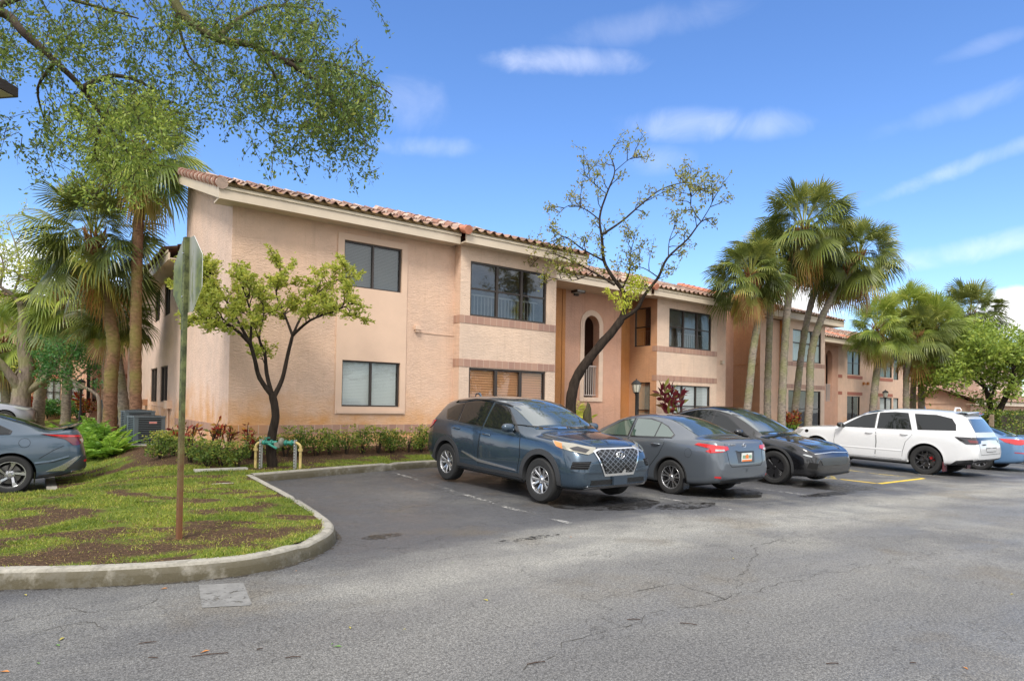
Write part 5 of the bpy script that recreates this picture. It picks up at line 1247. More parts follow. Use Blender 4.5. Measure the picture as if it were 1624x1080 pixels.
def saloon_dark(loc, rz):
    P = paint('paint_ocean_grey', (.07, .105, .145), .5, .28)
    s, x_, z_ = saloon('dark', 'parked_car', 'dark blue-grey saloon with wedge tail lamps backed up to the lawn, at the left edge', loc, rz, P)
    W = s.W; s.wheels('blade')
    mb = MB(); rows = []
    for j in range(17):                                                     # spoiler lip
        y = -.70+1.4*j/16; q = (y/.7)**2; rows.append([(4.42-.10*q, y, 1.085), (4.60-.11*q, y, 1.165-.035*q), (4.66-.14*q, y, 1.175-.045*q), (4.62-.12*q, y, 1.12-.02*q), (4.55-.1*q, y, 1.04)])
    for a, b in zip(rows, rows[1:]):
        for j in range(4): mb.quad(a[j], b[j], b[j+1], a[j+1], 1 if j == 3 else 0)
    mb.build('spoiler', [P, M_trim], s.root, smooth=50)
    tl = s.patch('tail_light', [(4.10, W, 1.0), (4.40, .78, .985), (4.62, .4, .97), (4.64, .3, .93), (4.58, .62, .90), (4.50, .70, .80), (4.44, .76, .80), (4.34, .80, .91)], (-.62, -.78, 0), M_redd, .013, mirror=True, g=.04)
    s.patch('lamp_bar', [(4.14, W, .990), (4.40, .78, .975), (4.52, .66, .965), (4.54, .66, .94), (4.36, .80, .945)], (-.62, -.78, 0), M_red, .018, mirror=True, parent=tl, g=.04)
    s.patch('reversing_lens', [(4.52, .70, .90), (4.60, .52, .925), (4.60, .52, .86), (4.54, .66, .84)], (-.62, -.78, 0), M_lampglass, .018, mirror=True, parent=tl, g=.04)
    s.patch('bumper_blade', [(4.12, W, .36), (4.30, .82, .46), (4.48, .74, .60), (4.54, .68, .62), (4.44, .78, .47), (4.34, .82, .36)], (-.6, -.8, 0), M_alloy, .012, mirror=True, g=.05)
    s.patch('bumper_insert', [(4.36, .82, .38), (4.46, .76, .48), (4.56, .66, .61), (4.62, .55, .60), (4.62, .5, .40), (4.5, .7, .37)], (-.7, -.7, 0), M_clad, .010, mirror=True, g=.05)
    s.patch('reflector', [(4.56, .66, .53), (4.63, .5, .56), (4.63, .5, .53), (4.57, .66, .50)], (-.75, -.66, 0), M_red, .02, mirror=True, g=.05)
    s.patch('diffuser_trim', [(4.46, .80, .36), (4.60, .60, .36), (4.70, .3, .42), (4.70, .3, .38), (4.62, .60, .335), (4.46, .8, .335)], (-.75, -.66, 0), M_alloy, .02, mirror=True, g=.05)
    s.patch('lower_bumper', [(3.98, -W, .20), (4.02, -W, .30), (4.34, -.8, .34), (4.4, -.8, .22)], (-.3, .95, 0), M_clad, .008)
    s.line('bumper_seam', [(4.0, -W, .58), (4.2, -W, .72), (4.36, -.8, .80)], (0, 1, 0), M_seam, .008, .002)
    s.line('crease', [(3.95, -W, .50), (4.2, -W, .53), (4.42, -.75, .60)], (-.2, 1, 0), P, .05, .0, h=.012)
    s.patch('fuel_flap', [(x, -W, z) for x, z in [(3.80+.082*cos(a), .86+.08*sin(a)) for a in [2*pi*q/16 for q in range(16)]]], (0, 1, 0), M_seam, .0015, skirt=0)
    s.patch('fuel_flap', [(x, -W, z) for x, z in [(3.80+.076*cos(a), .86+.074*sin(a)) for a in [2*pi*q/16 for q in range(16)]]], (0, 1, 0), P, .004, skirt=.004)
    mb = MB()
    for sg in (1, -1):
        y0, y1 = sorted((sg*(W-.2), sg*(W-.01))); mb.box(s.sp['xf']+s.sp['wb']+.33, s.sp['xf']+s.sp['wb']+.35, y0, y1, .13, .36)
    mb.build('mud_flap', M_trim, s.root); return s
def saloon_blue(loc, rz):
    P = paint('paint_sky_blue', (.12, .24, .42), .3, .3)
    s, x_, z_ = saloon('blue', 'parked_car', 'bright blue saloon half hidden behind the white utility vehicle, at the far right', loc, rz, P)
    W = s.W; s.wheels('ten')
    tl = s.patch('tail_light', [(4.30, W, 1.0), (4.55, .84, 1.0), (4.76, .5, .99), (4.80, .3, .97), (4.80, .3, .92), (4.77, .5, .88), (4.68, .7, .84), (4.60, .8, .84), (4.44, W, .90)], (-.65, -.75, 0), M_red, .012, mirror=True, g=.04)
    s.patch('reversing_lens', [(4.76, .55, .93), (4.80, .4, .93), (4.80, .4, .90), (4.76, .55, .89)], (-.65, -.75, 0), M_lampglass, .018, mirror=True, parent=tl, g=.04)
    s.patch('reflector', [(4.62, .84, .62), (4.78, .6, .61), (4.78, .6, .58), (4.62, .84, .60)], (-.7, -.7, 0), M_red, .008, mirror=True)
    s.patch('lower_bumper', [(5, -.72, .40), (5, .72, .40), (5, .68, .28), (5, -.68, .28)], (-1, 0, 0), M_clad, .010)
    for sg in (1, -1): mb = MB(); mb.tube([(4.72, sg*.56, .31), (4.90, sg*.56, .31)], .045, 12); mb.build('exhaust_tip', M_chrome, s.root, smooth=50)
    mb = MB(); rows = []
    for j in range(17):
        y = -.66+1.32*j/16; q = (y/.66)**2; rows.append([(4.55-.08*q, y, 1.10), (4.72-.1*q, y, 1.145-.02*q), (4.76-.1*q, y, 1.14-.02*q), (4.74-.1*q, y, 1.08)])
    for a, b in zip(rows, rows[1:]):
        for j in range(3): mb.quad(a[j], b[j], b[j+1], a[j+1])
    mb.build('spoiler', P, s.root, smooth=50); return s
def saloon_silver(loc, rz):
    P = paint('paint_pale_silver', (.30, .31, .36), .5, .3)
    s, x_, z_ = saloon('grey', 'parked_car', 'pale silver car whose nose shows beyond the dark saloon at the left edge', loc, rz, P)
    s.wheels('ten'); s.patch('headlight', [(.12, .62, .70), (.35, .80, .77), (.6, .85, .80), (.5, .85, .72), (.25, .80, .66)], (.55, -.83, 0), M_lampglass, .010, mirror=True, g=.05)
    s.patch('grille', [(0, -.4, .60), (0, .4, .60), (0, .34, .35), (0, -.34, .35)], (1, 0, 0), M_trim, .01); return s

# ---------------------------------------------------------- black electric hatchback
def hatch_black(loc, rz):
    P = paint('paint_black', (.006, .006, .007), .1, .2)
    sp = dict(L=4.79, W=1.92, R=.358, xf=.87, wb=2.89, rim=.245, tw=.245, rw=.402, paint=P,
      zb=[(0, .28), (.1, .21), (.9, .19), (3.7, .19), (4.4, .26), (4.79, .42)],
      zc=[(0, .60), (.04, .68), (.12, .77), (.35, .86), (.7, .935), (1.0, .985), (1.12, 1.0), (1.2, 1.035), (1.7, 1.31), (2.1, 1.50), (2.45, 1.60), (2.8, 1.62), (3.2, 1.60), (3.6, 1.53), (4.0, 1.40), (4.35, 1.24), (4.6, 1.15), (4.68, 1.12), (4.72, 1.0), (4.79, .75)],
      zs=[(0, .58), (.1, .72), (.3, .84), (.8, .93), (1.3, .965), (2.5, 1.0), (3.5, 1.06), (4.2, 1.11), (4.6, 1.08), (4.79, .70)],
      zr=[(0, .59), (.04, .665), (.12, .755), (.35, .845), (.7, .91), (1.12, .955), (1.2, .98), (1.7, 1.25), (2.1, 1.44), (2.8, 1.55), (3.2, 1.53), (3.6, 1.455), (4.0, 1.33), (4.35, 1.20), (4.6, 1.125), (4.72, .97), (4.79, .72)],
      ws=[(0, .60), (.06, .72), (.2, .82), (.5, .89), (.9, .905), (3.6, .91), (4.2, .87), (4.6, .80), (4.79, .70)],
      wm=[(0, .68), (.06, .79), (.2, .88), (.5, .935), (.9, .955), (3.8, .955), (4.3, .93), (4.6, .86), (4.79, .76)],
      wr=[(0, .42), (.12, .56), (.35, .66), (1.12, .76), (1.2, .75), (1.7, .67), (2.1, .61), (2.8, .59), (3.6, .58), (4.0, .60), (4.35, .64), (4.6, .66), (4.79, .55)])
    s = Car(sp, 'parked_car', 'glossy black hatchback facing the lane, between the steel grey saloon and the yellow hatched bay', loc, rz); W = s.W
    s.wheels('cover'); s.under()
    s.doors([[(1.48, .30), (1.44, .66), (1.48, .95), (1.55, .985), (2.62, 1.02), (2.66, .65), (2.64, .30)], [(2.665, .30), (2.69, .65), (2.645, 1.02), (3.60, 1.085), (3.62, 1.0), (3.50, .76), (3.24, .52), (3.2, .30)]], [(2.44, .90), (3.42, .965)])
    s.windows([[(1.62, 1.02), (1.95, 1.20), (2.25, 1.37), (2.58, 1.475), (2.60, 1.055)], [(2.66, 1.06), (2.65, 1.48), (3.05, 1.49), (3.45, 1.42), (3.48, 1.10)], [(3.52, 1.105), (3.50, 1.405), (3.75, 1.32), (3.98, 1.20), (3.92, 1.13)]], M_sg)
    s.patch('windscreen', [(1, -.73, 1.03), (1, -.66, 1.24), (1, -.58, 1.50), (1, 0, 1.56), (1, .58, 1.50), (1, .66, 1.24), (1, .73, 1.03), (1, 0, 1.045)], (1, 0, 0), M_ws, .006)
    s.patch('glass_roof', [(2.25, -.54, 2), (2.25, .54, 2), (3.5, .52, 2), (3.5, -.52, 2)], (0, 0, -1), M_sg, .004); s.patch('rear_window', [(3.6, -.52, 2), (3.6, .52, 2), (4.45, .58, 2), (4.45, -.58, 2)], (0, 0, -1), M_sg, .004)
    s.arch_trim(M_clad, .05, .010); s.mirrors(1.70, 1.0)
    s.patch('light_bar', [(.0, -.70, .715), (0, 0, .74), (.0, .70, .715), (0, .70, .70), (0, 0, .722), (0, -.70, .70)], (1, 0, 0), M_lampglass, .006)
    hl = s.patch('headlight', [(.04, .66, .69), (.2, .86, .735), (.42, .92, .78), (.40, .92, .75), (.18, .86, .68), (.06, .7, .645)], (.55, -.83, 0), M_smoke, .008, mirror=True, g=.04)
    s.patch('headlight_lens', [(.1, .78, .665), (.2, .87, .70), (.26, .88, .69), (.18, .86, .66), (.1, .79, .64)], (.55, -.83, 0), M_lampglass, .012, mirror=True, parent=hl, g=.04)
    s.patch('front_intake', [(0, -.58, .575), (0, -.50, .63), (0, .50, .63), (0, .58, .575), (0, .50, .47), (0, -.50, .47)], (1, 0, 0), mat('intake_grey', (.05, .055, .055), .5, bump=(80, .6, .006)), .008)
    s.patch('lower_lip', [(0, -.70, .30), (0, .70, .30), (0, .68, .27), (0, -.68, .27)], (1, 0, 0), M_clad, .014)
    s.patch('corner_vent', [(.02, .66, .52), (.12, .84, .54), (.16, .86, .42), (.04, .70, .40)], (.7, -.7, 0), M_seam, .005, mirror=True, g=.05)
    s.line('bonnet_seam', [(.12, 0, 2), (.16, .5, 2), (.4, .74, 2), (1.1, .79, 2)], (0, 0, -1), M_seam, .008, .002, mirror=True)
    s.line('bonnet_crease', [(.2, .50, 2), (.7, .66, 2), (1.1, .72, 2)], (0, 0, -1), P, .05, 0, mirror=True, h=.010)
    s.patch('tail_light', [(4.30, W, 1.05), (4.60, .86, 1.03), (4.68, .6, 1.0), (4.68, .6, .95), (4.55, .86, .94)], (-.6, -.8, 0), M_red, .01, mirror=True, g=.05)
    return s

# ---------------------------------------------------------- white utility vehicle
def suv_white(loc, rz):
    P = paint('paint_white', (.72, .73, .74), 0, .35)
    sp = dict(L=5.22, W=1.93, R=.398, xf=.95, wb=3.04, rim=.262, tw=.275, rw=.452, paint=P,
      zb=[(0, .36), (.1, .28), (.9, .27), (4.2, .27), (4.8, .33), (5.22, .50)],
      zc=[(0, .78), (.05, .95), (.14, 1.05), (.4, 1.13), (.9, 1.18), (1.38, 1.20), (1.46, 1.235), (1.9, 1.50), (2.25, 1.68), (2.5, 1.745), (3.0, 1.79), (3.8, 1.80), (4.4, 1.77), (4.74, 1.74), (4.82, 1.66), (5.06, 1.22), (5.12, 1.16), (5.17, 1.0), (5.22, .80)],
      zs=[(0, .74), (.1, .92), (.3, 1.06), (.9, 1.11), (1.5, 1.13), (3, 1.15), (4, 1.18), (4.6, 1.20), (5.06, 1.15), (5.22, .76)],
      zr=[(0, .76), (.05, .92), (.14, 1.03), (.4, 1.10), (1.38, 1.16), (1.46, 1.18), (1.9, 1.43), (2.25, 1.60), (3, 1.72), (3.8, 1.725), (4.4, 1.69), (4.74, 1.64), (4.82, 1.57), (5.06, 1.19), (5.22, .78)],
      ws=[(0, .70), (.05, .78), (.14, .85), (.4, .90), (.9, .915), (4.2, .915), (4.7, .90), (5.06, .85), (5.17, .81), (5.22, .77)],
      wm=[(0, .76), (.05, .84), (.14, .90), (.4, .94), (.9, .96), (4.3, .96), (4.8, .95), (5.06, .92), (5.17, .88), (5.22, .84)],
      wr=[(0, .5), (.14, .68), (.4, .74), (1.38, .79), (1.46, .78), (1.9, .72), (2.25, .67), (3, .66), (4.4, .64), (4.74, .62), (4.82, .63), (5.06, .76), (5.22, .67)])
    s = Car(sp, 'parked_car', 'large white utility vehicle with dark windows, parked nose-in right of the hatched bay', loc, rz); W = s.W
    s.wheels('dark'); s.under()
    s.doors([[(1.56, .38), (1.50, .76), (1.54, 1.10), (1.62, 1.145), (2.66, 1.165), (2.70, .80), (2.68, .38)], [(2.705, .38), (2.73, .80), (2.69, 1.165), (3.62, 1.185), (3.64, 1.06), (3.48, .86), (3.42, .60), (3.40, .38)]], [(2.50, 1.045), (3.44, 1.065)])
    s.windows([[(1.66, 1.185), (1.98, 1.385), (2.22, 1.52), (2.60, 1.62), (2.62, 1.20)], [(2.71, 1.20), (2.69, 1.63), (3.10, 1.655), (3.42, 1.65), (3.60, 1.215)], [(3.78, 1.22), (3.62, 1.64), (4.15, 1.62), (4.50, 1.55), (4.62, 1.40), (4.66, 1.25)]], M_sg, frame=.02)
    s.patch('windscreen', [(1, -.75, 1.23), (1, -.70, 1.42), (1, -.63, 1.68), (1, 0, 1.735), (1, .63, 1.68), (1, .70, 1.42), (1, .75, 1.23)], (1, 0, 0), M_ws, .006)
    s.patch('rear_window', [(5, -.66, 1.22), (5, -.58, 1.56), (5, .58, 1.56), (5, .66, 1.22)], (-1, 0, 0), M_ws, .006)
    s.mirrors(1.74, 1.18, M_trim); s.arch_trim(P, .03, .012)
    mb = MB()
    for sg in (1, -1):                                          # tailgate spoiler
        pass
    rows = []
    for j in range(13):
        y = -.60+1.2*j/12; q = (y/.6)**2; rows.append([(4.55, y, 1.765-.03*q), (4.86-.05*q, y, 1.755-.035*q), (4.90-.05*q, y, 1.735-.035*q), (4.86-.05*q, y, 1.70-.03*q), (4.70, y, 1.64)])
    for a, b in zip(rows, rows[1:]):
        for j in range(4): mb.quad(a[j], b[j], b[j+1], a[j+1], 0 if j < 2 else 1)
    mb.build('spoiler', [P, M_trim], s.root, smooth=50)
    mb = MB(); mb.tube([(4.34, 0, 1.76), (4.36, 0, 1.84), (4.46, 0, 1.845), (4.5, 0, 1.77)], [.03, .03, .015, .01], 8); mb.build('antenna_fin', P, s.root, smooth=60)
    tl = s.patch('tail_light', [(4.70, W, 1.085), (5.0, .88, 1.09), (5.16, .6, 1.085), (5.2, 0, 1.08), (5.2, 0, 1.03), (5.16, .6, 1.01), (5.15, .62, .94), (5.07, .82, .905), (4.93, .93, .91), (4.80, W, 1.0)], (-.62, -.78, 0), M_smoke, .010, mirror=True, g=.04)
    s.patch('lamp_reflector', [(4.95, .90, 1.02), (5.12, .74, 1.01), (5.12, .74, .95), (5.0, .9, .95)], (-.62, -.78, 0), M_redd, .014, mirror=True, parent=tl, g=.05)
    s.patch('bumper_cladding', [(4.56, W, .31), (4.74, W, .46), (5.08, .89, .52), (5.14, .84, .34), (5.0, .9, .30)], (-.45, -.89, 0), M_clad, .012, mirror=True, g=.05)
    s.patch('bumper_cladding', [(5, -.80, .52), (5, .80, .52), (5, .76, .42), (5, -.76, .42)], (-1, 0, 0), M_clad, .010)
    s.patch('handle_recess', [(5, -.40, .82), (5, .40, .82), (5, .34, .70), (5, -.34, .70)], (-1, 0, 0), M_seam, .002, skirt=0); s.patch('plate_panel', [(5, -.37, .80), (5, .37, .80), (5, .33, .715), (5, -.33, .715)], (-1, 0, 0), P, .004)
    s.line('boot_seam', [(5, -.72, 1.16), (5, -.76, .80), (5, -.70, .64), (5, .70, .64), (5, .76, .80), (5, .72, 1.16)], (-1, 0, 0), M_seam, .010, .002)
    hb = s.hit((5, -.46, .90), (-1, 0, 0), .006); emblem_text('DURANGO', .055, M_clad, s.root, Matrix.Translation((hb.x, -.46, .90)) @ FACE_B)
    s.patch('sill_trim', [(1.50, W, .28), (1.50, W, .36), (3.45, W, .36), (3.45, W, .28)], (0, -1, 0), P, .02, mirror=True)
    s.line('crease', [(1.5, W, .60), (3.4, W, .60)], (0, -1, 0), P, .07, .004, mirror=True, h=.008)
    mb = MB()
    for sg in (1, -1):
        y0, y1 = sorted((sg*(W-.25), sg*(W+.005))); x0 = s.sp['xf']+s.sp['wb']+.43; mb.box(x0, x0+.02, y0, y1, .14, .40)
    mb.build('mud_flap', mat('maroon_mud_flap', (.10, .015, .02), .5), s.root)
    h = s.hit((.62, -W, .98), (0, 1, 0), .004); mb = MB(); mb.lathe([(.001, .004), (.05, .004), (.055, -.01)], 10, 0, T=lambda x, y, z: (h.x+x*1.2, h.y-z, h.z+y)); mb.build('badge', M_trim, s.root)
    # lamps and grille on the hidden nose
    s.patch('grille', [(0, -.5, .92), (0, .5, .92), (0, .45, .70), (0, -.45, .70)], (1, 0, 0), M_trim, .01); s.patch('headlight', [(.06, .60, .98), (.3, .88, 1.02), (.5, .92, 1.03), (.4, .92, .90), (.12, .7, .88)], (.55, -.83, 0), M_lampglass, .01, mirror=True, g=.05)
    return s

def place_y(xw, yw, front_axle, sp, towards):   # helper left for clarity of the numbers used below
    pass
z_at = lambda X, Y: G(X, Y)
def put(fn, xface, yaxle, W, axle, nose_to_camera, label_z=None, dz=0):
    """xface: X of the near flank; yaxle: Y of the named axle; axle: its distance from the nose"""
    z = G(xface+W/2, yaxle)+dz
    if nose_to_camera: o = fn((xface+W/2, yaxle-axle, z), pi/2)
    else: o = fn((xface+W/2, yaxle+axle, z), -pi/2)
    dzv = (G(xface+W/2, yaxle+2.7) - G(xface+W/2, yaxle))
    o.root.rotation_euler[1] = -math.atan2(dzv, 2.7) if nose_to_camera else math.atan2(dzv, 2.7)
    if not nose_to_camera: o.root.location.z += math.sin(math.atan2(dzv, 2.7))*axle
    return o
C1 = put(suv_blue, 6.42, 7.95, 1.85, .86, True); C1.root.rotation_euler[2] += radians(2.2); C1.root.location.x += .03
C2 = put(saloon_grey, 9.38, 7.75, 1.74, .86+2.62, False)
C3 = put(hatch_black, 12.85, 7.80, 1.92, .87, True)
C4 = put(suv_white, 19.50, 7.35, 1.93, .95+3.04, False)
C5 = put(saloon_blue, 23.4, 7.3, 1.86, .95+2.83, False)
C6 = saloon_dark((-.30-(.89+2.72), 13.75+.91, -.088), 0)
C7 = saloon_silver((.1, 30, .42), pi*0.97)
for c in (C6, C7): c.root['group'] = 'cars parked in the neighbouring lot'
# ================================================================== VEGETATION
def leafmat(name, stops, trans=.35, rough=.5):
    m = mat(name, (.1, .2, .05), rough, spec=.35); k = NT(m); a = k.n('Attribute', attribute_name='tv').outputs['Fac']
    c = k.n('ValToRGB', {0: a}); e = c.color_ramp
    while len(e.elements) < len(stops): e.elements.new(.5)
    for el, (p, col) in zip(e.elements, stops): el.position = p; el.color = (*col, 1)
    k.link(c.outputs[0], 'Base Color')
    t = k.n('BsdfTranslucent'); hs = k.n('HueSaturation', {'Color': c.outputs[0], 'Value': 1.3, 'Hue': .49}); k.t.links.new(hs.outputs[0], t.inputs[0]); mx = k.n('MixShader', {0: trans}); o = [x for x in k.t.nodes if x.type == 'OUTPUT_MATERIAL'][0]
    k.t.links.new(k.b.outputs[0], mx.inputs[1]); k.t.links.new(t.outputs[0], mx.inputs[2]); k.t.links.new(mx.outputs[0], o.inputs[0]); return m
M_oakleaf = leafmat('oak_leaf', [(0, (.045, .085, .015)), (.5, (.10, .16, .03)), (.85, (.22, .28, .05)), (1, (.36, .38, .07))])
M_oakbright = leafmat('oak_leaf_young', [(0, (.10, .17, .03)), (.5, (.24, .33, .05)), (1, (.42, .48, .08))])
M_limeleaf = leafmat('yellow_green_leaf', [(0, (.16, .22, .03)), (.5, (.36, .42, .065)), (1, (.60, .58, .11))])
M_sparseleaf = leafmat('olive_leaf', [(0, (.12, .15, .03)), (.6, (.26, .27, .06)), (1, (.42, .33, .09))])
M_darkleaf = leafmat('dark_green_leaf', [(0, (.025, .08, .02)), (.6, (.05, .16, .035)), (1, (.14, .28, .06))])
M_hedgeleaf = leafmat('shrub_leaf', [(0, (.04, .085, .015)), (.5, (.11, .18, .03)), (.85, (.30, .34, .06)), (1, (.52, .45, .10))])
M_fern = leafmat('fern_leaf', [(0, (.07, .18, .02)), (.5, (.20, .38, .04)), (1, (.42, .58, .08))])
M_yelpalm = leafmat('yellow_frond', [(0, (.25, .34, .04)), (.5, (.50, .56, .07)), (1, (.68, .66, .12))])
M_croton = leafmat('croton_leaf', [(0, (.13, .02, .02)), (.45, (.33, .04, .02)), (.7, (.12, .16, .03)), (1, (.58, .28, .04))])
M_ti = leafmat('ti_leaf', [(0, (.07, .012, .02)), (.6, (.20, .03, .04)), (.85, (.16, .20, .04)), (1, (.35, .36, .08))])
M_palmleaf = leafmat('palm_leaf', [(0, (.055, .08, .02)), (.5, (.15, .185, .038)), (.8, (.34, .34, .075)), (.93, (.48, .38, .10)), (1, (.36, .19, .06))], .25, .35)
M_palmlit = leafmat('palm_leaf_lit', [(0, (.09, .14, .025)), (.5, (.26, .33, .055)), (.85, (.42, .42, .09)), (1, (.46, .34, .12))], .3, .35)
def barkmat(name, col, moss=0, ring=False):
    m = mat(name, col, .9, spec=.15); k = NT(m); tc = k.n('TexCoord').outputs['Object']
    n = k.noise(k.mapping(tc, (6, 6, 1.6) if not ring else (4, 4, 8)), 2.2, 6, .7); n2 = k.noise(tc, 1.3, 4)
    c = k.n('HueSaturation', {'Color': (*col, 1), 'Value': k.mr(n, .3, .7, .45, 1.5)}).outputs[0]
    if moss: c = k.mixc(k.math('MULTIPLY', k.mr(n2, .45, .6), moss), c, (.20, .24, .04))
    k.link(c, 'Base Color'); bp = k.n('Bump', {'Height': n, 'Strength': .9, 'Distance': .03}); k.link(bp.outputs[0], 'Normal'); return m
M_bark = barkmat('dark_bark', (.035, .026, .020)); M_barkg = barkmat('grey_bark', (.20, .16, .13), .35); M_bark2 = barkmat('oak_bark', (.06, .045, .035), .2)
M_palmbark = barkmat('palm_trunk', (.255, .215, .175), .38, True); M_palmbark2 = barkmat('palm_trunk_brown', (.17, .095, .06), .35, True); M_boot = barkmat('palm_boots', (.22, .10, .045))

def cards(name, C, D, S_, tv, m, parent=None, aspect=.42, fold=True, seed=0):
    """leaves: centre, length direction, length; a folded four-sided blade each"""
    rs = np.random.RandomState(seed); C = np.asarray(C, float); D = np.asarray(D, float); n = len(C)
    if n == 0: return None
    D = D/(np.linalg.norm(D, axis=1, keepdims=True)+1e-9); R_ = rs.normal(size=(n, 3)); R_[:, 2] *= .6; Sd = np.cross(D, R_); Sd /= (np.linalg.norm(Sd, axis=1, keepdims=True)+1e-9)
    Nn = np.cross(Sd, D); s = np.asarray(S_, float).reshape(-1, 1)*np.ones((n, 1))
    a = C - D*s*.5; b = C + Sd*s*aspect*.5 + Nn*s*.06; c = C + D*s*.5; d = C - Sd*s*aspect*.5 + Nn*s*.06
    V = np.stack([a, b, c, d], 1).reshape(-1, 3); me = bpy.data.meshes.new(name)
    me.vertices.add(4*n); me.vertices.foreach_set('co', V.ravel()); me.loops.add(4*n); me.loops.foreach_set('vertex_index', np.arange(4*n, dtype=np.int32))
    me.polygons.add(n); me.polygons.foreach_set('loop_start', np.arange(0, 4*n, 4, dtype=np.int32)); me.polygons.foreach_set('loop_total', np.full(n, 4, dtype=np.int32)); me.update(calc_edges=True)
    me.attributes.new('tv', 'FLOAT', 'FACE').data.foreach_set('value', np.clip(np.asarray(tv, float)*np.ones(n), 0, 1)); me.materials.append(m)
    o = bpy.data.objects.new(name, me); COL.objects.link(o); o.parent = parent; return o
class Leafer:
    def __init__(s, seed): s.C = []; s.D = []; s.S = []; s.T = []; s.r = np.random.RandomState(seed)
    def along(s, P, n, spread, size, tone=.5, droop=0, out=None):
        P = [Vector(p) for p in P]
        for i in range(n):
            t = s.r.rand()**.8*(len(P)-1); k = min(int(t), len(P)-2); p = P[k].lerp(P[k+1], t-k); d = (P[k+1]-P[k]).normalized()
            q = p + Vector(s.r.normal(size=3)*spread); dd = d*.6 + Vector(s.r.normal(size=3))*.7 + Vector((0, 0, -droop))
            s.C.append(tuple(q)); s.D.append(tuple(dd)); s.S.append(size*s.r.uniform(.6, 1.25)); s.T.append(min(1, max(0, tone+s.r.normal()*.22)))
    def ball(s, c, r_, n, size, tone=.5, hollow=.3, light=True):
        c = np.array(c); r_ = np.array(r_ if hasattr(r_, '__len__') else (r_,)*3)
        v = s.r.normal(size=(n, 3)); v /= np.linalg.norm(v, axis=1, keepdims=True); rad = (hollow+(1-hollow)*s.r.rand(n)**.6)[:, None]
        P = c+v*rad*r_; s.C += P.tolist(); s.D += (v*.8+s.r.normal(size=(n, 3))*.6+[0, 0, .1]).tolist(); s.S += (size*s.r.uniform(.6, 1.3, n)).tolist(); s.T += np.clip(tone+.18*s.r.normal(size=n), 0, 1).tolist()
    def whorl(s, c, n, size, tone=.5, up=.3):
        for i in range(n):
            a = s.r.rand()*6.28; e = s.r.uniform(-.3, .9)+up*.3; d = np.array([cos(a)*cos(e), sin(a)*cos(e), sin(e)]); s.C.append((np.array(c)+d*size*.55).tolist()); s.D.append(d.tolist()); s.S.append(size*s.r.uniform(.7, 1.2)); s.T.append(min(1, max(0, tone+s.r.normal()*.2)))
    def build(s, name, m, parent=None, aspect=.42, off=None):
        C = np.array(s.C); 
        if off is not None: C = C-np.array(off)
        return cards(name, C, s.D, s.S, s.T, m, parent, aspect, seed=len(s.C))

rnd = random.Random(5)
def limb_path(P, r0_, r1_, mb, seg=8, wob=.015):
    Q = []
    for i in range(len(P)-1):
        p0 = P[max(i-1, 0)]; p1 = P[i]; p2 = P[i+1]; p3 = P[min(i+2, len(P)-1)]; n = 4
        for j in range(n):
            t = j/n; Q.append(.5*((2*p1)+(p2-p0)*t+(2*p0-5*p1+4*p2-p3)*t*t+(3*p1-p0-3*p2+p3)*t**3) + Vector([rnd.uniform(-wob, wob)*r0_ for _ in range(3)]))
    Q.append(P[-1]); m = len(Q); mb.tube(Q, [max(.004, (r0_+(r1_-r0_)*(i/(m-1))**.8)*(1+.05*rnd.uniform(-1, 1))) for i in range(m)], seg, jit=.04); return Q
def twigs(Q, mb, n, ln, r_, start=.3, up=.3, curl=.2):
    out = []
    for i in range(n):
        t = start+(1-start)*(i+rnd.random())/n; k = min(int(t*(len(Q)-1)), len(Q)-2); p = Q[k].lerp(Q[k+1], rnd.random()); d = (Q[k+1]-Q[k]).normalized()
        s_ = Vector([rnd.gauss(0, 1) for _ in range(3)]); s_ = (s_-d*s_.dot(d)).normalized(); dd = (d*rnd.uniform(.3, .9)+s_*.9+Vector((0, 0, up))).normalized(); L_ = ln*rnd.uniform(.5, 1.2); P = [p]
        for j in range(4):
            dd = (dd+Vector([rnd.gauss(0, curl) for _ in range(3)])+Vector((0, 0, up*.15))).normalized(); P.append(P[-1]+dd*L_/4)
        mb.tube(P, [r_*(1-.2*j)+.001 for j in range(5)], 5, cap=False); out.append(P)
    return out
def shift(o, base): o.data.transform(Matrix.Translation(-Vector(base)))

def broadleaf(name, label, base, limbs, barkm, leafm, lf, nt1=5, l1=.7, nt2=3, l2=.35, group=None, seed=1, cat='tree', up=.3, twr=.012):
    """limbs: list of (points, r0, r1, bears twigs); lf(leafer, twig points) puts the leaves on"""
    root = empty(name, base); tag(root, label, cat, group); mb = MB(); LF = Leafer(seed)
    for P, a, b, bears in limbs:
        Q = limb_path([Vector(p) for p in P], a, b, mb, 10 if a > .05 else 7)
        if bears:
            for T in twigs(Q, mb, int(nt1*bears), l1, max(twr, b*.6), .25, up):
                for T2 in twigs(T, mb, nt2, l2, twr*.5, .3, up): lf(LF, T2)
                lf(LF, T[2:])
            lf(LF, Q[-3:])
    tr = mb.build('trunk', barkm, smooth=60); shift(tr, base); tr.parent = root
    LF.build('crown', leafm, root, off=base); return root

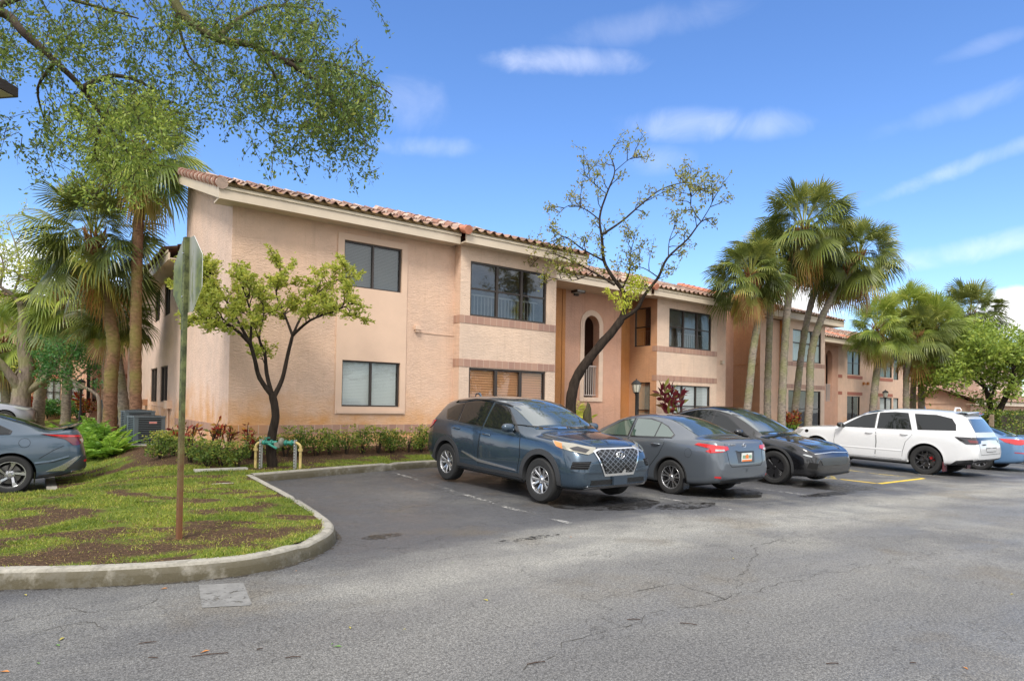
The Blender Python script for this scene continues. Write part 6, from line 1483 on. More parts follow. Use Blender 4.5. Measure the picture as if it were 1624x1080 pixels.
# -------- fan palms
def fan_crown_mesh(seed, nleaf=62, seg=26, RL=.80, pet=.80):
    r = random.Random(seed); V = []; Fc = []; tv = []
    for i in range(nleaf+7):
        az = i*2.39996+r.uniform(-.3, .3); u_ = min(1, (i+.5)/nleaf); el = radians(88-112*u_**.95+r.uniform(-14, 14)) if i < nleaf else radians(r.uniform(-80, -62)); d = Vector((cos(az)*cos(el), sin(az)*cos(el), sin(el)))
        L_ = pet*r.uniform(.6, 1.2)*(.8+.3*u_); p = Vector((cos(az)*.08, sin(az)*.08, .25*(1-u_))); P = [p.copy()]; dd = d.copy()
        for j in range(4):
            dd = (dd+Vector((0, 0, -.10-.06*u_))).normalized(); p = p+dd*L_/4; P.append(p.copy())
        for j in range(4):
            s_ = dd.cross(Vector((0, 0, 1))); s_ = s_.normalized()*.014 if s_.length > .01 else Vector((.014, 0, 0)); n0 = len(V); V += [tuple(P[j]-s_), tuple(P[j]+s_), tuple(P[j+1]+s_), tuple(P[j+1]-s_)]; Fc.append((n0, n0+1, n0+2, n0+3)); tv.append(.7)
        sv = dd.cross(Vector((0, 0, 1))); sv = sv.normalized() if sv.length > .05 else Vector((1, 0, 0)); nv = sv.cross(dd).normalized(); roll = r.uniform(-.9, .9); sv, nv = sv*cos(roll)+nv*sin(roll), nv*cos(roll)-sv*sin(roll)
        tone = min(1, max(0, .42-.25*u_+r.uniform(-.2, .3)+(.5 if u_ > .93 and r.random() < .5 else 0))); hub = P[-1]; tone = tone if i < nleaf else r.uniform(.85, 1.0); span = radians(118); ls = RL*r.uniform(.75, 1.15)
        for q in range(seg):
            th = -span+2*span*(q+.5)/seg; w_ = 2*span/seg*.5; L2 = ls*(.62+.38*cos(th*.75))*r.uniform(.9, 1.06); dirn = (dd*cos(th)+sv*sin(th)+nv*(.10-.42*abs(sin(th))**1.5)+dd*.25).normalized(); side_ = (dirn.cross(nv)).normalized()
            b0 = hub+dirn*.04; m1 = hub+dirn*L2*.45; g1 = Vector((0, 0, -.10*L2)); m2 = hub+dirn*L2*.78+g1*.9+Vector((0, 0, -.03)); e = hub+dirn*L2*.97+Vector((0, 0, -(.15+.22*u_)*L2*(1 if r.random() < .8 else 1.6)))
            wd = L2*.45*w_*.80; n0 = len(V); V += [tuple(b0), tuple(m1-side_*wd), tuple(m1+nv*wd*.5), tuple(m1+side_*wd), tuple(m2-side_*wd*.72), tuple(m2+side_*wd*.72), tuple(e)]
            Fc += [(n0, n0+1, n0+2), (n0, n0+2, n0+3), (n0+1, n0+4, n0+5, n0+3), (n0+4, n0+6, n0+5)]; t = min(1, max(0, tone+r.uniform(-.1, .12))); tv += [t*.85, t*.85, t, min(1, t+.12)]
    for i in range(10):       # dead hanging leaves
        pass
    me = bpy.data.meshes.new('crown'); me.from_pydata(V, [], Fc); me.attributes.new('tv', 'FLOAT', 'FACE').data.foreach_set('value', tv); return me
CROWNS = []
for sd_ in (1, 2, 3, 4):
    me = fan_crown_mesh(sd_); me.materials.append(M_palmleaf); CROWNS.append(me)
CROWNL = []
for sd_ in (5, 6, 7):
    me = fan_crown_mesh(sd_); me.materials.append(M_palmlit); CROWNL.append(me)
nP = [0]
def palm(pts, r_, label, group, scale=1.0, lit=False, bark=None):
    """pts: trunk points from the ground to the crown's base, world coordinates"""
    base = Vector(pts[0]); root = empty('fan_palm', base); tag(root, label, 'palm tree', group); mb = MB(); P = [Vector(p)-base for p in pts]
    Q = []
    for i in range(len(P)-1):
        p0 = P[max(i-1, 0)]; p1 = P[i]; p2 = P[i+1]; p3 = P[min(i+2, len(P)-1)]
        for j in range(14):
            t = j/14; Q.append(.5*((2*p1)+(p2-p0)*t+(2*p0-5*p1+4*p2-p3)*t*t+(3*p1-p0-3*p2+p3)*t**3))
    Q.append(P[-1]); n = len(Q); mb.tube(Q, [r_*(1.12-.28*(i/n))*(1.05 if i % 2 else .97)+(.06*r_*8*max(0, .05-i/n)*10) for i in range(n)], 12, jit=.03); mb.build('trunk', bark or M_palmbark, root, smooth=60)
    top = P[-1]; d = (P[-1]-P[-2]).normalized(); mb = MB()          # leaf bases left on the trunk
    for i in range(34):
        a = i*2.4; h = -.75*scale*(i/34); c = top+d*(h+.12); o_ = Vector((cos(a), sin(a), 0))*r_*.8; mb.tube([c+o_*.7, c+o_*1.6+Vector((0, 0, .14)), c+o_*2.3+Vector((0, 0, .30*scale))], [.05, .035, .012], 5)
    mb.build('leaf_bases', M_boot, root, smooth=60)
    me = (CROWNL if lit else CROWNS)[nP[0] % (3 if lit else 4)]; o = bpy.data.objects.new('crown', me); COL.objects.link(o); o.parent = root; o.location = top; o.rotation_euler = (d.y*-.5, d.x*.5, nP[0]*1.7); o.scale = (scale,)*3; nP[0] += 1; return root
def A_(L_, d): return [at(x, y, d) for x, y in L_]
def on_ground(P): P[0].z = min(P[0].z, GL(P[0].x, P[0].y)-.05); return P

# left group beside the corner of the building
gl_ = 'fan palms on the lawn left of the building'
def palm_px(pxs, d, r_, label, group, sc, lit=False, bark=None):
    P = A_(pxs, d); g = GL(P[0].x, P[0].y); 
    P = [Vector((P[0].x, P[0].y, g-.05))]+P[1:]; return palm(P, r_, label, group, sc, lit, bark)
palm_px([(216, 680), (215, 560), (217, 430), (222, 290), (224, 245)], 17.3, .135, 'tall straight fan palm right behind the grey air conditioners', gl_, 1.12, True, M_palmbark2)
palm_px([(174, 690), (176, 600), (180, 545), (168, 480), (155, 415), (150, 385)], 17.6, .16, 'leaning fan palm with a mossy trunk, just left of the straight tall one', gl_, 1.25, False, M_palmbark2)
palm_px([(200, 690), (193, 620), (184, 560), (178, 505)], 19.5, .15, 'short dark-trunked fan palm squeezed between the two tall palms', gl_, .85)
palm_px([(60, 668), (66, 610), (90, 540), (100, 480)], 25, .19, 'fan palm with drooping crown left of the leaning palm, in front of paned windows', gl_, 1.45, True)
palm_px([(104, 668), (106, 600), (108, 540), (108, 500)], 28, .17, 'slim mossy palm behind the round dark green tree', gl_, 1.1, True)
palm_px([(12, 668), (8, 600), (5, 545)], 27, .17, 'fan palm cut by the left edge of the view', gl_, 1.3, True)
# group in front of the middle of the building
gr_ = 'fan palms between the parked cars and the building'
palm_px([(1180, 690), (1186, 640), (1194, 560), (1202, 500), (1195, 462), (1190, 440)], 25.0, .135, 'leftmost fan palm of the five, its trunk hooked at the top', gr_, 1.15)
palm_px([(1218, 690), (1217, 640), (1219, 560), (1222, 470), (1222, 415)], 27.0, .135, 'upright fan palm second from the left in the clump of five', gr_, 1.2)
palm_px([(1240, 690), (1240, 640), (1245, 540), (1252, 460), (1262, 400), (1275, 365)], 26.0, .145, 'tallest fan palm in the middle of the clump of five', gr_, 1.42)
palm_px([(1258, 690), (1262, 640), (1274, 540), (1288, 475), (1305, 420)], 28.5, .14, 'fan palm second from the right in the clump, its trunk crossing the curtained window', gr_, 1.2)
palm_px([(1280, 690), (1284, 630), (1287, 560), (1305, 500), (1335, 450), (1362, 412)], 27.0, .145, 'rightmost fan palm of the five, leaning strongly to the right', gr_, 1.35)
palm_px([(1382, 690), (1386, 630), (1392, 570), (1392, 525)], 33, .17, 'short mossy fan palm standing alone between two lots of windows', gr_, 1.25, True)
palm_px([(1438, 690), (1437, 630), (1440, 580), (1456, 535)], 36, .16, 'left palm of the tight cluster of three beyond the white vehicle', gr_, 1.35)
palm_px([(1448, 690), (1448, 630), (1449, 570), (1440, 500)], 38, .16, 'middle palm of the tight cluster of three, the tallest of them', gr_, 1.4, True)
palm_px([(1462, 690), (1461, 630), (1462, 570), (1480, 525)], 37, .165, 'right palm of the tight cluster of three, with a bright green crown', gr_, 1.45, True)
palm_px([(1530, 680), (1530, 600), (1540, 500)], 52, .22, 'distant fan palm rising behind the rounded leafy tree', gr_, 2.0)

# -------- the leafy yellow-green tree at the corner
def PX(L_, d, j=0):
    return [at(x, y, d+(j*i if j else 0)) for i, (x, y) in enumerate(L_)]
d1 = 12.55; b1_ = at(432, 739, d1); b1_.z = GL(b1_.x, b1_.y)
def lf1(L_, T): 
    for p in T[1:]: L_.whorl(p, 7, .085, .62)
    L_.along(T, 9, .06, .075, .5)
seedl = 0; limbs = [(PX([(432, 742), (430, 700), (437, 660), (432, 626)], d1), .105, .075, 0),
 (PX([(432, 628), (412, 600), (404, 570), (397, 545)], d1, -.1), .052, .034, 0), (PX([(397, 545), (370, 520), (342, 508), (318, 505)], d1-.3, -.25), .04, .012, 1.2), (PX([(397, 545), (372, 500), (350, 462), (330, 430)], d1-.3, .25), .035, .01, 1.4),
 (PX([(397, 545), (398, 500), (385, 455)], d1-.3, -.1), .03, .01, 1), (PX([(432, 628), (423, 592), (420, 560), (411, 535), (418, 498), (412, 455)], d1, .12), .05, .01, 1),
 (PX([(435, 628), (448, 600), (457, 560), (464, 532)], d1, .1), .05, .032, 0), (PX([(464, 532), (452, 500), (438, 465), (448, 432)], d1+.3, .15), .03, .008, 1.2), (PX([(464, 532), (492, 508), (530, 494), (560, 480)], d1+.3, -.2), .035, .008, 1.3),
 (PX([(464, 532), (482, 495), (515, 455), (548, 440)], d1+.3, .3), .03, .008, 1.3), (PX([(370, 520), (338, 492), (318, 470), (302, 462)], d1-.5, .2), .022, .007, 1.3), (PX([(350, 462), (330, 440), (318, 425)], d1, .1), .012, .006, .7)]
broadleaf('small_tree', 'small forked tree with yellow-green leaves beside the yellow and green pipework', b1_, limbs, M_bark, M_limeleaf, lf1, 11, .50, 4, .24, seed=3)
# -------- the sparse leaning tree behind the crossover
d2 = 17.3; b2_ = at(904, 668, d2); b2_.z = GL(b2_.x, b2_.y)
def lf2(L_, T): L_.along(T, 10, .06, .10, .5)
trunk2 = [b2_-Vector((0, 0, .1))]+PX([(905, 655), (907, 625), (918, 592), (950, 550), (972, 525), (985, 507)], d2)
limbs = [(trunk2, .165, .10, 0), (PX([(985, 507), (993, 482), (988, 462), (972, 440), (958, 414), (955, 380), (951, 345), (962, 308), (975, 272), (966, 244)], d2, .05), .085, .010, 1.6),
 (PX([(985, 507), (1010, 490), (1022, 468), (1044, 440), (1058, 410), (1090, 380), (1112, 352), (1132, 345)], d2, -.12), .065, .010, 1.1), (PX([(975, 452), (942, 432), (902, 412), (872, 402), (838, 408)], d2, .2), .038, .007, 1.7),
 (PX([(958, 414), (925, 396), (897, 376), (880, 382)], d2+.3, -.3), .03, .007, 1.2), (PX([(952, 350), (928, 332), (903, 326), (885, 340)], d2+.4, .2), .022, .006, 1.1), (PX([(955, 372), (985, 352), (1020, 322), (1050, 300), (1088, 290), (1112, 300)], d2, .15), .035, .007, 1.6),
 (PX([(985, 462), (998, 432), (1000, 402), (1008, 372)], d2, -.2), .028, .006, 1), (PX([(1112, 352), (1095, 325), (1100, 300)], d2-.8, .3), .014, .005, 1), (PX([(1112, 352), (1130, 320), (1128, 300)], d2-.8, -.2), .014, .005, 1),
 (PX([(1044, 440), (1020, 425), (1000, 425)], d2-.4, .2), .018, .006, .6), (PX([(940, 431), (925, 440), (905, 445), (870, 440)], d2+.3, -.15), .018, .006, 1.1), (PX([(1060, 408), (1062, 380), (1075, 350)], d2-.5, .3), .016, .005, .6), (PX([(962, 308), (940, 290), (925, 275)], d2+.3, .2), .014, .005, .8), (PX([(975, 272), (995, 255), (1012, 245)], d2+.4, -.2), .012, .005, .6)]
t2 = broadleaf('leaning_tree', 'dark leaning tree with sparse olive leaves growing behind the slate blue crossover', b2_, limbs, M_bark, M_sparseleaf, lf2, 7, .62, 3, .32, seed=4)
for jj, (x, y, r_, n) in enumerate( ((1003, 462, .30, 260), (988, 484, .26, 160), (1015, 448, .25, 160), (972, 470, .18, 70), (1000, 440, .2, 90), (962, 462, .12, 40))): LF = Leafer(9+jj); LF.ball(at(x, y, d2-.1), r_, n, .09, .6, .1); LF.build('leafy_shoot', M_yelpalm, t2, off=b2_)
# -------- rounded tree right
d3 = 36; b3_ = at(1573, 688, d3); b3_.z = GL(b3_.x, b3_.y)
def lf3(L_, T): L_.along(T, 30, .22, .23, .5)
limbs = [([b3_-Vector((0, 0, .2))]+PX([(1574, 665), (1570, 640), (1562, 615), (1550, 590), (1530, 575)], d3, .2), .22, .05, .8), (PX([(1574, 668), (1590, 640), (1603, 610), (1608, 585), (1600, 560)], d3, -.3), .2, .05, 1.6), (PX([(1562, 615), (1535, 595), (1505, 580), (1485, 590)], d3, -.3), .08, .03, 2.2),
 (PX([(1603, 610), (1625, 590), (1650, 580)], d3, .3), .08, .03, 2), (PX([(1550, 590), (1545, 560), (1550, 540)], d3+.6, .3), .06, .02, 2.2), (PX([(1608, 585), (1640, 560), (1660, 545)], d3-.6, -.3), .06, .02, 2.2), (PX([(1530, 575), (1515, 560), (1510, 548)], d3, .4), .05, .02, 2), (PX([(1570, 640), (1580, 600), (1580, 560), (1575, 540)], d3, .5), .07, .02, 2.4), (PX([(1505, 585), (1490, 600), (1478, 605)], d3-.3, .1), .04, .02, 1.6),
 (PX([(1608, 585), (1590, 570), (1560, 562)], d3-1, -.4), .05, .02, 2)]
broadleaf('rounded_tree', 'rounded bright green tree with dark forked trunk behind the white vehicle', b3_, limbs, M_bark, M_oakbright, lf3, 9, 1.15, 3, .7, seed=5, twr=.02)
# -------- far left tree
d4 = 24; b4_ = at(32, 655, d4); b4_.z = GL(b4_.x, b4_.y)
def lf4(L_, T): L_.along(T, 10, .12, .15, .6)
limbs = [([b4_-Vector((0, 0, .2))]+PX([(34, 625), (42, 590), (38, 545), (38, 500), (34, 480)], d4), .36, .14, 0), (PX([(36, 625), (20, 600), (0, 575), (-20, 560)], d4, -.3), .2, .1, .5), (PX([(40, 622), (65, 605), (88, 580), (100, 545), (120, 510)], d4, .2), .16, .05, .6),
 (PX([(36, 490), (20, 468), (0, 455), (-20, 440)], d4, -.2), .1, .03, 1.6), (PX([(36, 490), (52, 455), (66, 420), (70, 380)], d4, .2), .09, .02, 1.6), (PX([(20, 468), (32, 430), (25, 390), (10, 350)], d4+.4, .2), .05, .015, 1.8), (PX([(0, 455), (5, 420), (-5, 390)], d4-.4, .2), .05, .015, 1.6), (PX([(52, 455), (30, 435), (5, 425)], d4, .3), .04, .015, 1.2)]
broadleaf('old_tree', 'old grey-trunked tree with thick low forks and thin yellowish leaves, far left', b4_, limbs, M_barkg, M_limeleaf, lf4, 5, .8, 3, .45, seed=6, twr=.014)
# -------- small dark green tree
d5 = 22.5; b5_ = at(158, 650, d5); b5_.z = GL(b5_.x, b5_.y)
def lf5(L_, T): L_.along(T, 26, .12, .11, .55)
limbs = [([b5_-Vector((0, 0, .1))]+PX([(157, 635), (148, 622), (130, 612), (112, 600), (103, 588)], d5), .07, .04, .8), (PX([(112, 600), (90, 590), (72, 585)], d5, .2), .03, .015, 1.6), (PX([(103, 588), (110, 568), (122, 552)], d5, -.3), .03, .015, 2), (PX([(118, 603), (138, 585), (150, 575)], d5, .2), .03, .015, 1.5), (PX([(103, 588), (88, 570), (85, 560)], d5, .3), .03, .015, 1.5)]
broadleaf('small_tree', 'small dark green tree with bent stem by the lamp post on the left', b5_, limbs, M_barkg, M_darkleaf, lf5, 5, .5, 3, .3, seed=7)

# -------- overhanging oak: trunk outside the frame, branches reach over the lawn
base6 = Vector((-2.9, 10.0, .2)); root6 = empty('oak_tree', base6); tag(root6, 'big oak whose leafy branches hang into the top left of the view', 'tree'); mb = MB(); LF = Leafer(11); LB = Leafer(12)
hub = Vector((-2.2, 9.6, 4.6)); limb_path([base6-Vector((0, 0, .3)), Vector((-2.8, 9.9, 1.8)), Vector((-2.4, 9.8, 3.4)), hub], .34, .24, mb, 12)
main = [([hub, Vector((-.8, 9.6, 6.3))]+PX([(235, -25), (290, 25), (345, 62), (400, 72), (450, 96), (500, 128), (545, 172), (566, 205)], 8.6, .06), .10, .018), ([hub, Vector((-1.6, 9.6, 5.6))]+PX([(-15, 15), (40, 55), (88, 98), (130, 140), (165, 190), (205, 245)], 8.2, .12), .09, .016),
        (PX([(345, 62), (380, 30), (430, 10), (500, 15)], 8.9, .3), .05, .01), (PX([(130, 140), (180, 120), (240, 140), (280, 190)], 8.5, .3), .04, .01), (PX([(88, 98), (60, 140), (70, 190)], 8.3, .3), .03, .008), (PX([(400, 72), (440, 130), (430, 190)], 9, .3), .03, .008), (PX([(-15, 15), (60, -10), (150, 10), (220, 30)], 8.6, .25), .05, .01), (PX([(450, 96), (520, 100), (590, 130), (622, 152)], 9.2, .15), .03, .008), (PX([(500, 128), (510, 190), (535, 250)], 9.3, .1), .025, .006), (PX([(165, 190), (150, 240), (175, 280)], 8.9, .2), .025, .006), (PX([(280, 25), (300, 90), (350, 140)], 9.2, .2), .03, .006)]
for P, a, b in main: limb_path(P, a, b, mb, 8)
E6 = [(40, 30, 90, 50, 30), (60, 85, 80, 45, 16), (130, 60, 70, 50, 14), (20, 120, 60, 60, 10), (210, 35, 80, 40, 24), (300, 30, 60, 35, 20), (380, 30, 60, 35, 26), (300, 90, 70, 40, 16), (380, 110, 60, 40, 16), (450, 45, 60, 45, 30), (500, 60, 30, 50, 16), (440, 130, 50, 45, 18), (480, 110, 45, 40, 18), (530, 130, 55, 40, 26), (580, 160, 45, 35, 26), (555, 195, 50, 35, 24), (520, 185, 40, 40, 18), (470, 190, 50, 50, 14), (420, 180, 40, 50, 10), (560, 240, 25, 35, 8), (425, 240, 25, 25, 4), (500, 230, 40, 30, 8), (350, 160, 40, 30, 6), (540, 95, 40, 25, 10), (470, 5, 40, 15, 10),
      (120, 180, 60, 50, 16), (240, 160, 60, 50, 14), (90, 240, 50, 40, 10), (0, 195, 14, 25, 3), (620, 8, 18, 8, 1), (170, 120, 60, 40, 14), (310, 170, 30, 40, 6)]
EB = [(200, 160, 60, 40, 22), (160, 200, 60, 45, 26), (225, 210, 60, 45, 26), (190, 250, 55, 35, 20), (250, 170, 50, 40, 16), (120, 200, 50, 40, 14), (250, 235, 45, 35, 12), (150, 290, 60, 25, 10), (215, 290, 30, 30, 8), (280, 200, 30, 40, 8)]
for E_, Lx, sz, tone in ((E6, LF, .062, .5), (EB, LB, .06, .5)):
    for (cx, cy, rx, ry, n) in E_:
        for i in range(int(n*(1.7 if Lx is LF else 1.15))):
            a = rnd.random()*6.28; q = sqrt(rnd.random()); p = at(cx+rx*q*cos(a), cy+ry*q*sin(a), rnd.uniform(7.7, 10.2)); d = Vector((rnd.gauss(0, .6), rnd.gauss(0, .6), rnd.uniform(-.9, .1))).normalized(); L_ = rnd.uniform(.3, .62); P = [p-d*L_*.5]
            for j in range(4): d = (d+Vector((rnd.gauss(0, .2), rnd.gauss(0, .2), -.16))).normalized(); P.append(P[-1]+d*L_/4)
            mb.tube(P, [.0045, .004, .003, .002, .001], 4, cap=False); Lx.along(P, 24, .045, sz, tone, .25)
            if rnd.random() < .6:
                s_ = twigs(P, mb, 1, .3, .003, .2, -.3)[0]; Lx.along(s_, 14, .04, sz, tone, .25)
tr = mb.build('trunk', M_bark2, smooth=60); shift(tr, base6); tr.parent = root6; LF.build('crown', M_oakleaf, root6, .45, off=base6); LB.build('crown', M_oakbright, root6, .45, off=base6)

# -------- shrubs
def shrub(name, label, cat, x, y, rx, rz_, n, m, size, group=None, tone=.5, seed=0, aspect=.5, stems=5, z=None):
    z = GL(x, y) if z is None else z; root = empty(name, (x, y, z)); tag(root, label, cat, group); r = random.Random(seed); LF = Leafer(seed+50); mb = MB()
    for i in range(stems):
        a = r.random()*6.28; tip = Vector((cos(a)*rx*.6*r.random(), sin(a)*rx*.6*r.random(), rz_*r.uniform(.6, .95))); mb.tube([(tip.x*.15, tip.y*.15, -.03), tip*.5, tip], [.012, .009, .005], 5)
    k = max(5, n//70)
    for i in range(k):
        a = r.random()*6.28; q = sqrt(r.random())*rx*.68; c = (cos(a)*q, sin(a)*q, rz_*(.34+.36*r.random())); LF.ball(c, (rx*.42, rx*.42, rz_*.33), n//k, size, tone+r.uniform(-.15, .15), .25)
    for i in range(n//16):
        a = r.random()*6.28; q = rx*sqrt(r.random())*.9; c = Vector((cos(a)*q, sin(a)*q, rz_*(.82+.22*r.random()))); LF.whorl(c, 4, size, tone+.25)
    mb.build('stem', M_bark, root); LF.build('foliage', m, root, aspect); return root
ORD = ['first', 'second', 'third', 'fourth', 'fifth', 'sixth', 'seventh', 'eighth', 'ninth', 'tenth', 'eleventh']
gH = 'low shrubs planted along the foot of the wall'
sh = [(452, 730, 11.9), (474, 728, 12.2), (500, 727, 12.6), (522, 726, 12.9), (548, 725, 13.2), (575, 724, 13.6), (600, 723, 13.9), (622, 722, 14.2), (648, 722, 14.5), (668, 721, 14.7), (686, 720, 14.9)]
for i, (x, y, d) in enumerate(sh):
    p = at(x, y, d); Y = 13.62; shrub('shrub', (ORD[i]+' low yellow-green shrub, counted from the pipework, in the row below the window') if i else 'low yellow-green shrub next to the pipework in the row below the window', 'shrub', p.x*Y/p.y, Y, .34+.05*(i % 3), .46+.05*((i*7) % 4), 520, M_hedgeleaf, .058, gH, seed=i)
gK = 'rounded shrubs at the corner of the building'
for i, (x, y, d) in enumerate(((252, 738, 12.6), (275, 735, 12.8), (302, 742, 12.3), (328, 744, 12.1), (352, 742, 12.2), (378, 742, 12.2), (402, 738, 12.9), (262, 726, 13.4))):
    p = at(x, y, d); shrub('shrub', ORD[i]+' rounded shrub from the left in the corner bed by the wall', 'shrub', p.x, p.y, .34, .46, 560, M_hedgeleaf, .055, gK, seed=20+i)
def croton(name, label, x, y, h, n, m, size, seed, group=None, z=None):
    z = GL(x, y) if z is None else z; root = empty(name, (x, y, z)); tag(root, label, 'plant', group); r = random.Random(seed); LF = Leafer(seed+80); mb = MB()
    for i in range(4):
        a = r.random()*6.28; t = Vector((cos(a)*h*.3, sin(a)*h*.3, h*r.uniform(.65, 1))); mb.tube([(0, 0, -.02), t*.5, t], [.012, .01, .007], 5)
        for j in range(n//4): q = r.uniform(.45, 1.0); LF.whorl(t*q, 1, size, .5+r.uniform(-.4, .4), .8)
    mb.build('stem', M_bark, root); LF.build('foliage', m, root, .34); return root
gC = 'red-leaved crotons at the corner of the building'
for i, (x, y, d, h) in enumerate(((278, 728, 13.9, .95), (268, 726, 14.0, .9), (318, 728, 13.6, 1.0), (335, 726, 13.7, .85), (390, 726, 13.3, .95), (398, 735, 12.9, .75), (352, 728, 13.6, .8))):
    p = at(x, y, d); croton('croton', ORD[i]+' red-leaved croton among the corner shrubs, beside '+('the air conditioner', 'the sign post', 'the wall corner', 'the wall corner', 'the forked tree', 'the yellow pipe', 'the corner shrubs')[i], p.x, min(p.y, 14.2), h*.68, 40, M_croton, .14, i, gC)
def frond_plant(name, label, x, y, n, ln, m, group=None, seed=0, z=None, arch=.55, up=.9, wide=.09, cat='plant'):
    z = GL(x, y) if z is None else z; root = empty(name, (x, y, z)); tag(root, label, cat, group); r = random.Random(seed); LF = Leafer(seed+30); mb = MB()
    for i in range(n):
        a = i*2.4+r.uniform(-.3, .3); e = up*r.uniform(.55, 1.2); d = Vector((cos(a)*cos(e), sin(a)*cos(e), sin(e))); P = [Vector((0, 0, 0))]; L_ = ln*r.uniform(.7, 1.1); k = 12
        for j in range(k): d = (d+Vector((0, 0, -arch/k*1.6))).normalized(); P.append(P[-1]+d*L_/k)
        mb.tube(P, [.008*(1-j/(k+1))+.001 for j in range(k+1)], 4, cap=False)
        tone = .5+r.uniform(-.25, .25)
        for j in range(2, k):
            t = P[j]; dd = (P[min(j+1, k)]-P[j-1]).normalized(); sd2 = dd.cross(Vector((0, 0, 1))); sd2 = sd2.normalized() if sd2.length > .05 else Vector((1, 0, 0)); w_ = wide*L_/.6*(1-(j/k)**2*.7)*2
            for sg in (1, -1):
                for q in (0, .5): c = t.lerp(P[min(j+1, k)], q)+sd2*sg*w_*.42+dd*w_*.15; LF.C.append(tuple(c)); LF.D.append(tuple(sd2*sg+dd*.5+Vector((0, 0, -.15)))); LF.S.append(w_*.95); LF.T.append(min(1, max(0, tone+r.uniform(-.15, .15))))
    mb.build('stem', M_hedgeleaf, root); LF.build('foliage', m, root, .22); return root
gF = 'bright ferns in front of the leaning palm'
for i, (x, y, d, L_) in enumerate(((128, 700, 15.5, .75), (150, 712, 14.8, .8), (178, 712, 14.6, .8), (188, 700, 15.2, .6), (140, 690, 17, .8), (165, 695, 16.2, .8), (112, 690, 17.5, .7), (152, 680, 18.5, .8))):
    p = at(x, y, d); frond_plant('fern', 'bright fern below the leaning palm, '+ORD[i]+' of its bed', p.x, p.y, 22, L_, M_fern, gF, i, up=1.0, cat='fern')
gB = 'plants against the wall behind the parked cars'
p = at(957, 690, 18.6); frond_plant('small_palm', 'yellow-green feathery palm behind the grey saloon, left of the lamp post', p.x, 14.9, 18, 1.35, M_yelpalm, None, 40, up=1.15, arch=.4, wide=.11, cat='palm')
p = atY(1072, 660, 15.2); ti = croton('ti_plant', 'tall dark red ti plant below the white-blind window', p.x, 15.2, 1.9, 110, M_ti, .42, 60)
for i, (x, Y, L_) in enumerate(((1160, 15.6, 1.0), (1192, 15.4, 1.1), (1235, 15.0, .9), (1252, 15.2, .9))):
    p = atY(x, 660, Y); frond_plant('small_palm', 'small feathery palm '+('left of the clump of five, by the narrow windows', 'at the foot of the leftmost palm of the clump', 'at the foot of the tallest palm of the clump', 'beside the orange croton in the clump')[i], p.x, Y, 14, L_, M_darkleaf if i < 2 else M_fern, gB, 50+i, up=1.1, arch=.4, cat='palm')
p = atY(1248, 680, 14.6); croton('croton', 'orange and red croton at the foot of the palm clump', p.x, 14.6, 1.1, 170, M_croton, .18, 66); p = atY(1262, 680, 14.5); croton('croton', 'yellow-tipped croton right of the orange one', p.x, 14.5, 1.0, 130, M_croton, .18, 67)
gLb = 'shrubs below the far left windows'
for i, (x, d) in enumerate(((75, 34), (92, 34), (108, 33), (122, 33), (60, 33))): p = at(x, 655, d); shrub('shrub', 'dark green shrub under the far left paned windows, '+ORD[i]+' of its row', 'shrub', p.x, p.y, .8, .95, 520, M_darkleaf, .13, gLb, seed=90+i, z=.45)
for i, (x, d) in enumerate(((46, 30), (52, 31), (139, 30), (134, 31))): p = at(x, 650, d); croton('croton', ('multicoloured croton by the old tree' if i == 0 else 'multicoloured croton just right of the one by the old tree') if i < 2 else ('dark red croton right of the left lamp post' if i == 2 else 'dark red croton just behind the left lamp post'), p.x, p.y, 1.3, 120, M_croton, .26, 100+i, 'crotons far left' if i < 2 else 'dark crotons far left', z=.45)
# clipped hedge at the far right
def hedge(x0, x1, y0, y1, h, seed, label):
    root = empty('hedge', (x0, y0, 0)); tag(root, label, 'hedge'); LF = Leafer(seed); r = LF.r; n = 5200; w_, d_ = x1-x0, y1-y0; z0_ = GL(x0, y0)
    for i in range(n):
        f_ = r.randint(4); u1, u2 = r.rand(), r.rand(); e = .08*r.normal(); P = [(u1*w_, e, u2*h), (u1*w_, u2*d_, h+e), (e, u1*d_, u2*h), (u1*w_, d_+e, u2*h)][f_]; LF.C.append((P[0], P[1], P[2]+z0_)); LF.D.append(tuple(r.normal(size=3))); LF.S.append(.14*r.uniform(.6, 1.2)); LF.T.append(min(1, max(0, .5+.25*r.normal())))
    LF.build('foliage', M_hedgeleaf, root, .5); mb = MB(); mb.box(.12, w_-.12, .12, d_-.12, z0_-.3, z0_+h-.12); mb.build('stem', M_bark2, root)
hedge(41.0, 52, 11.8, 13.2, 1.75, 3, 'clipped green hedge behind the bright blue saloon at the right edge')

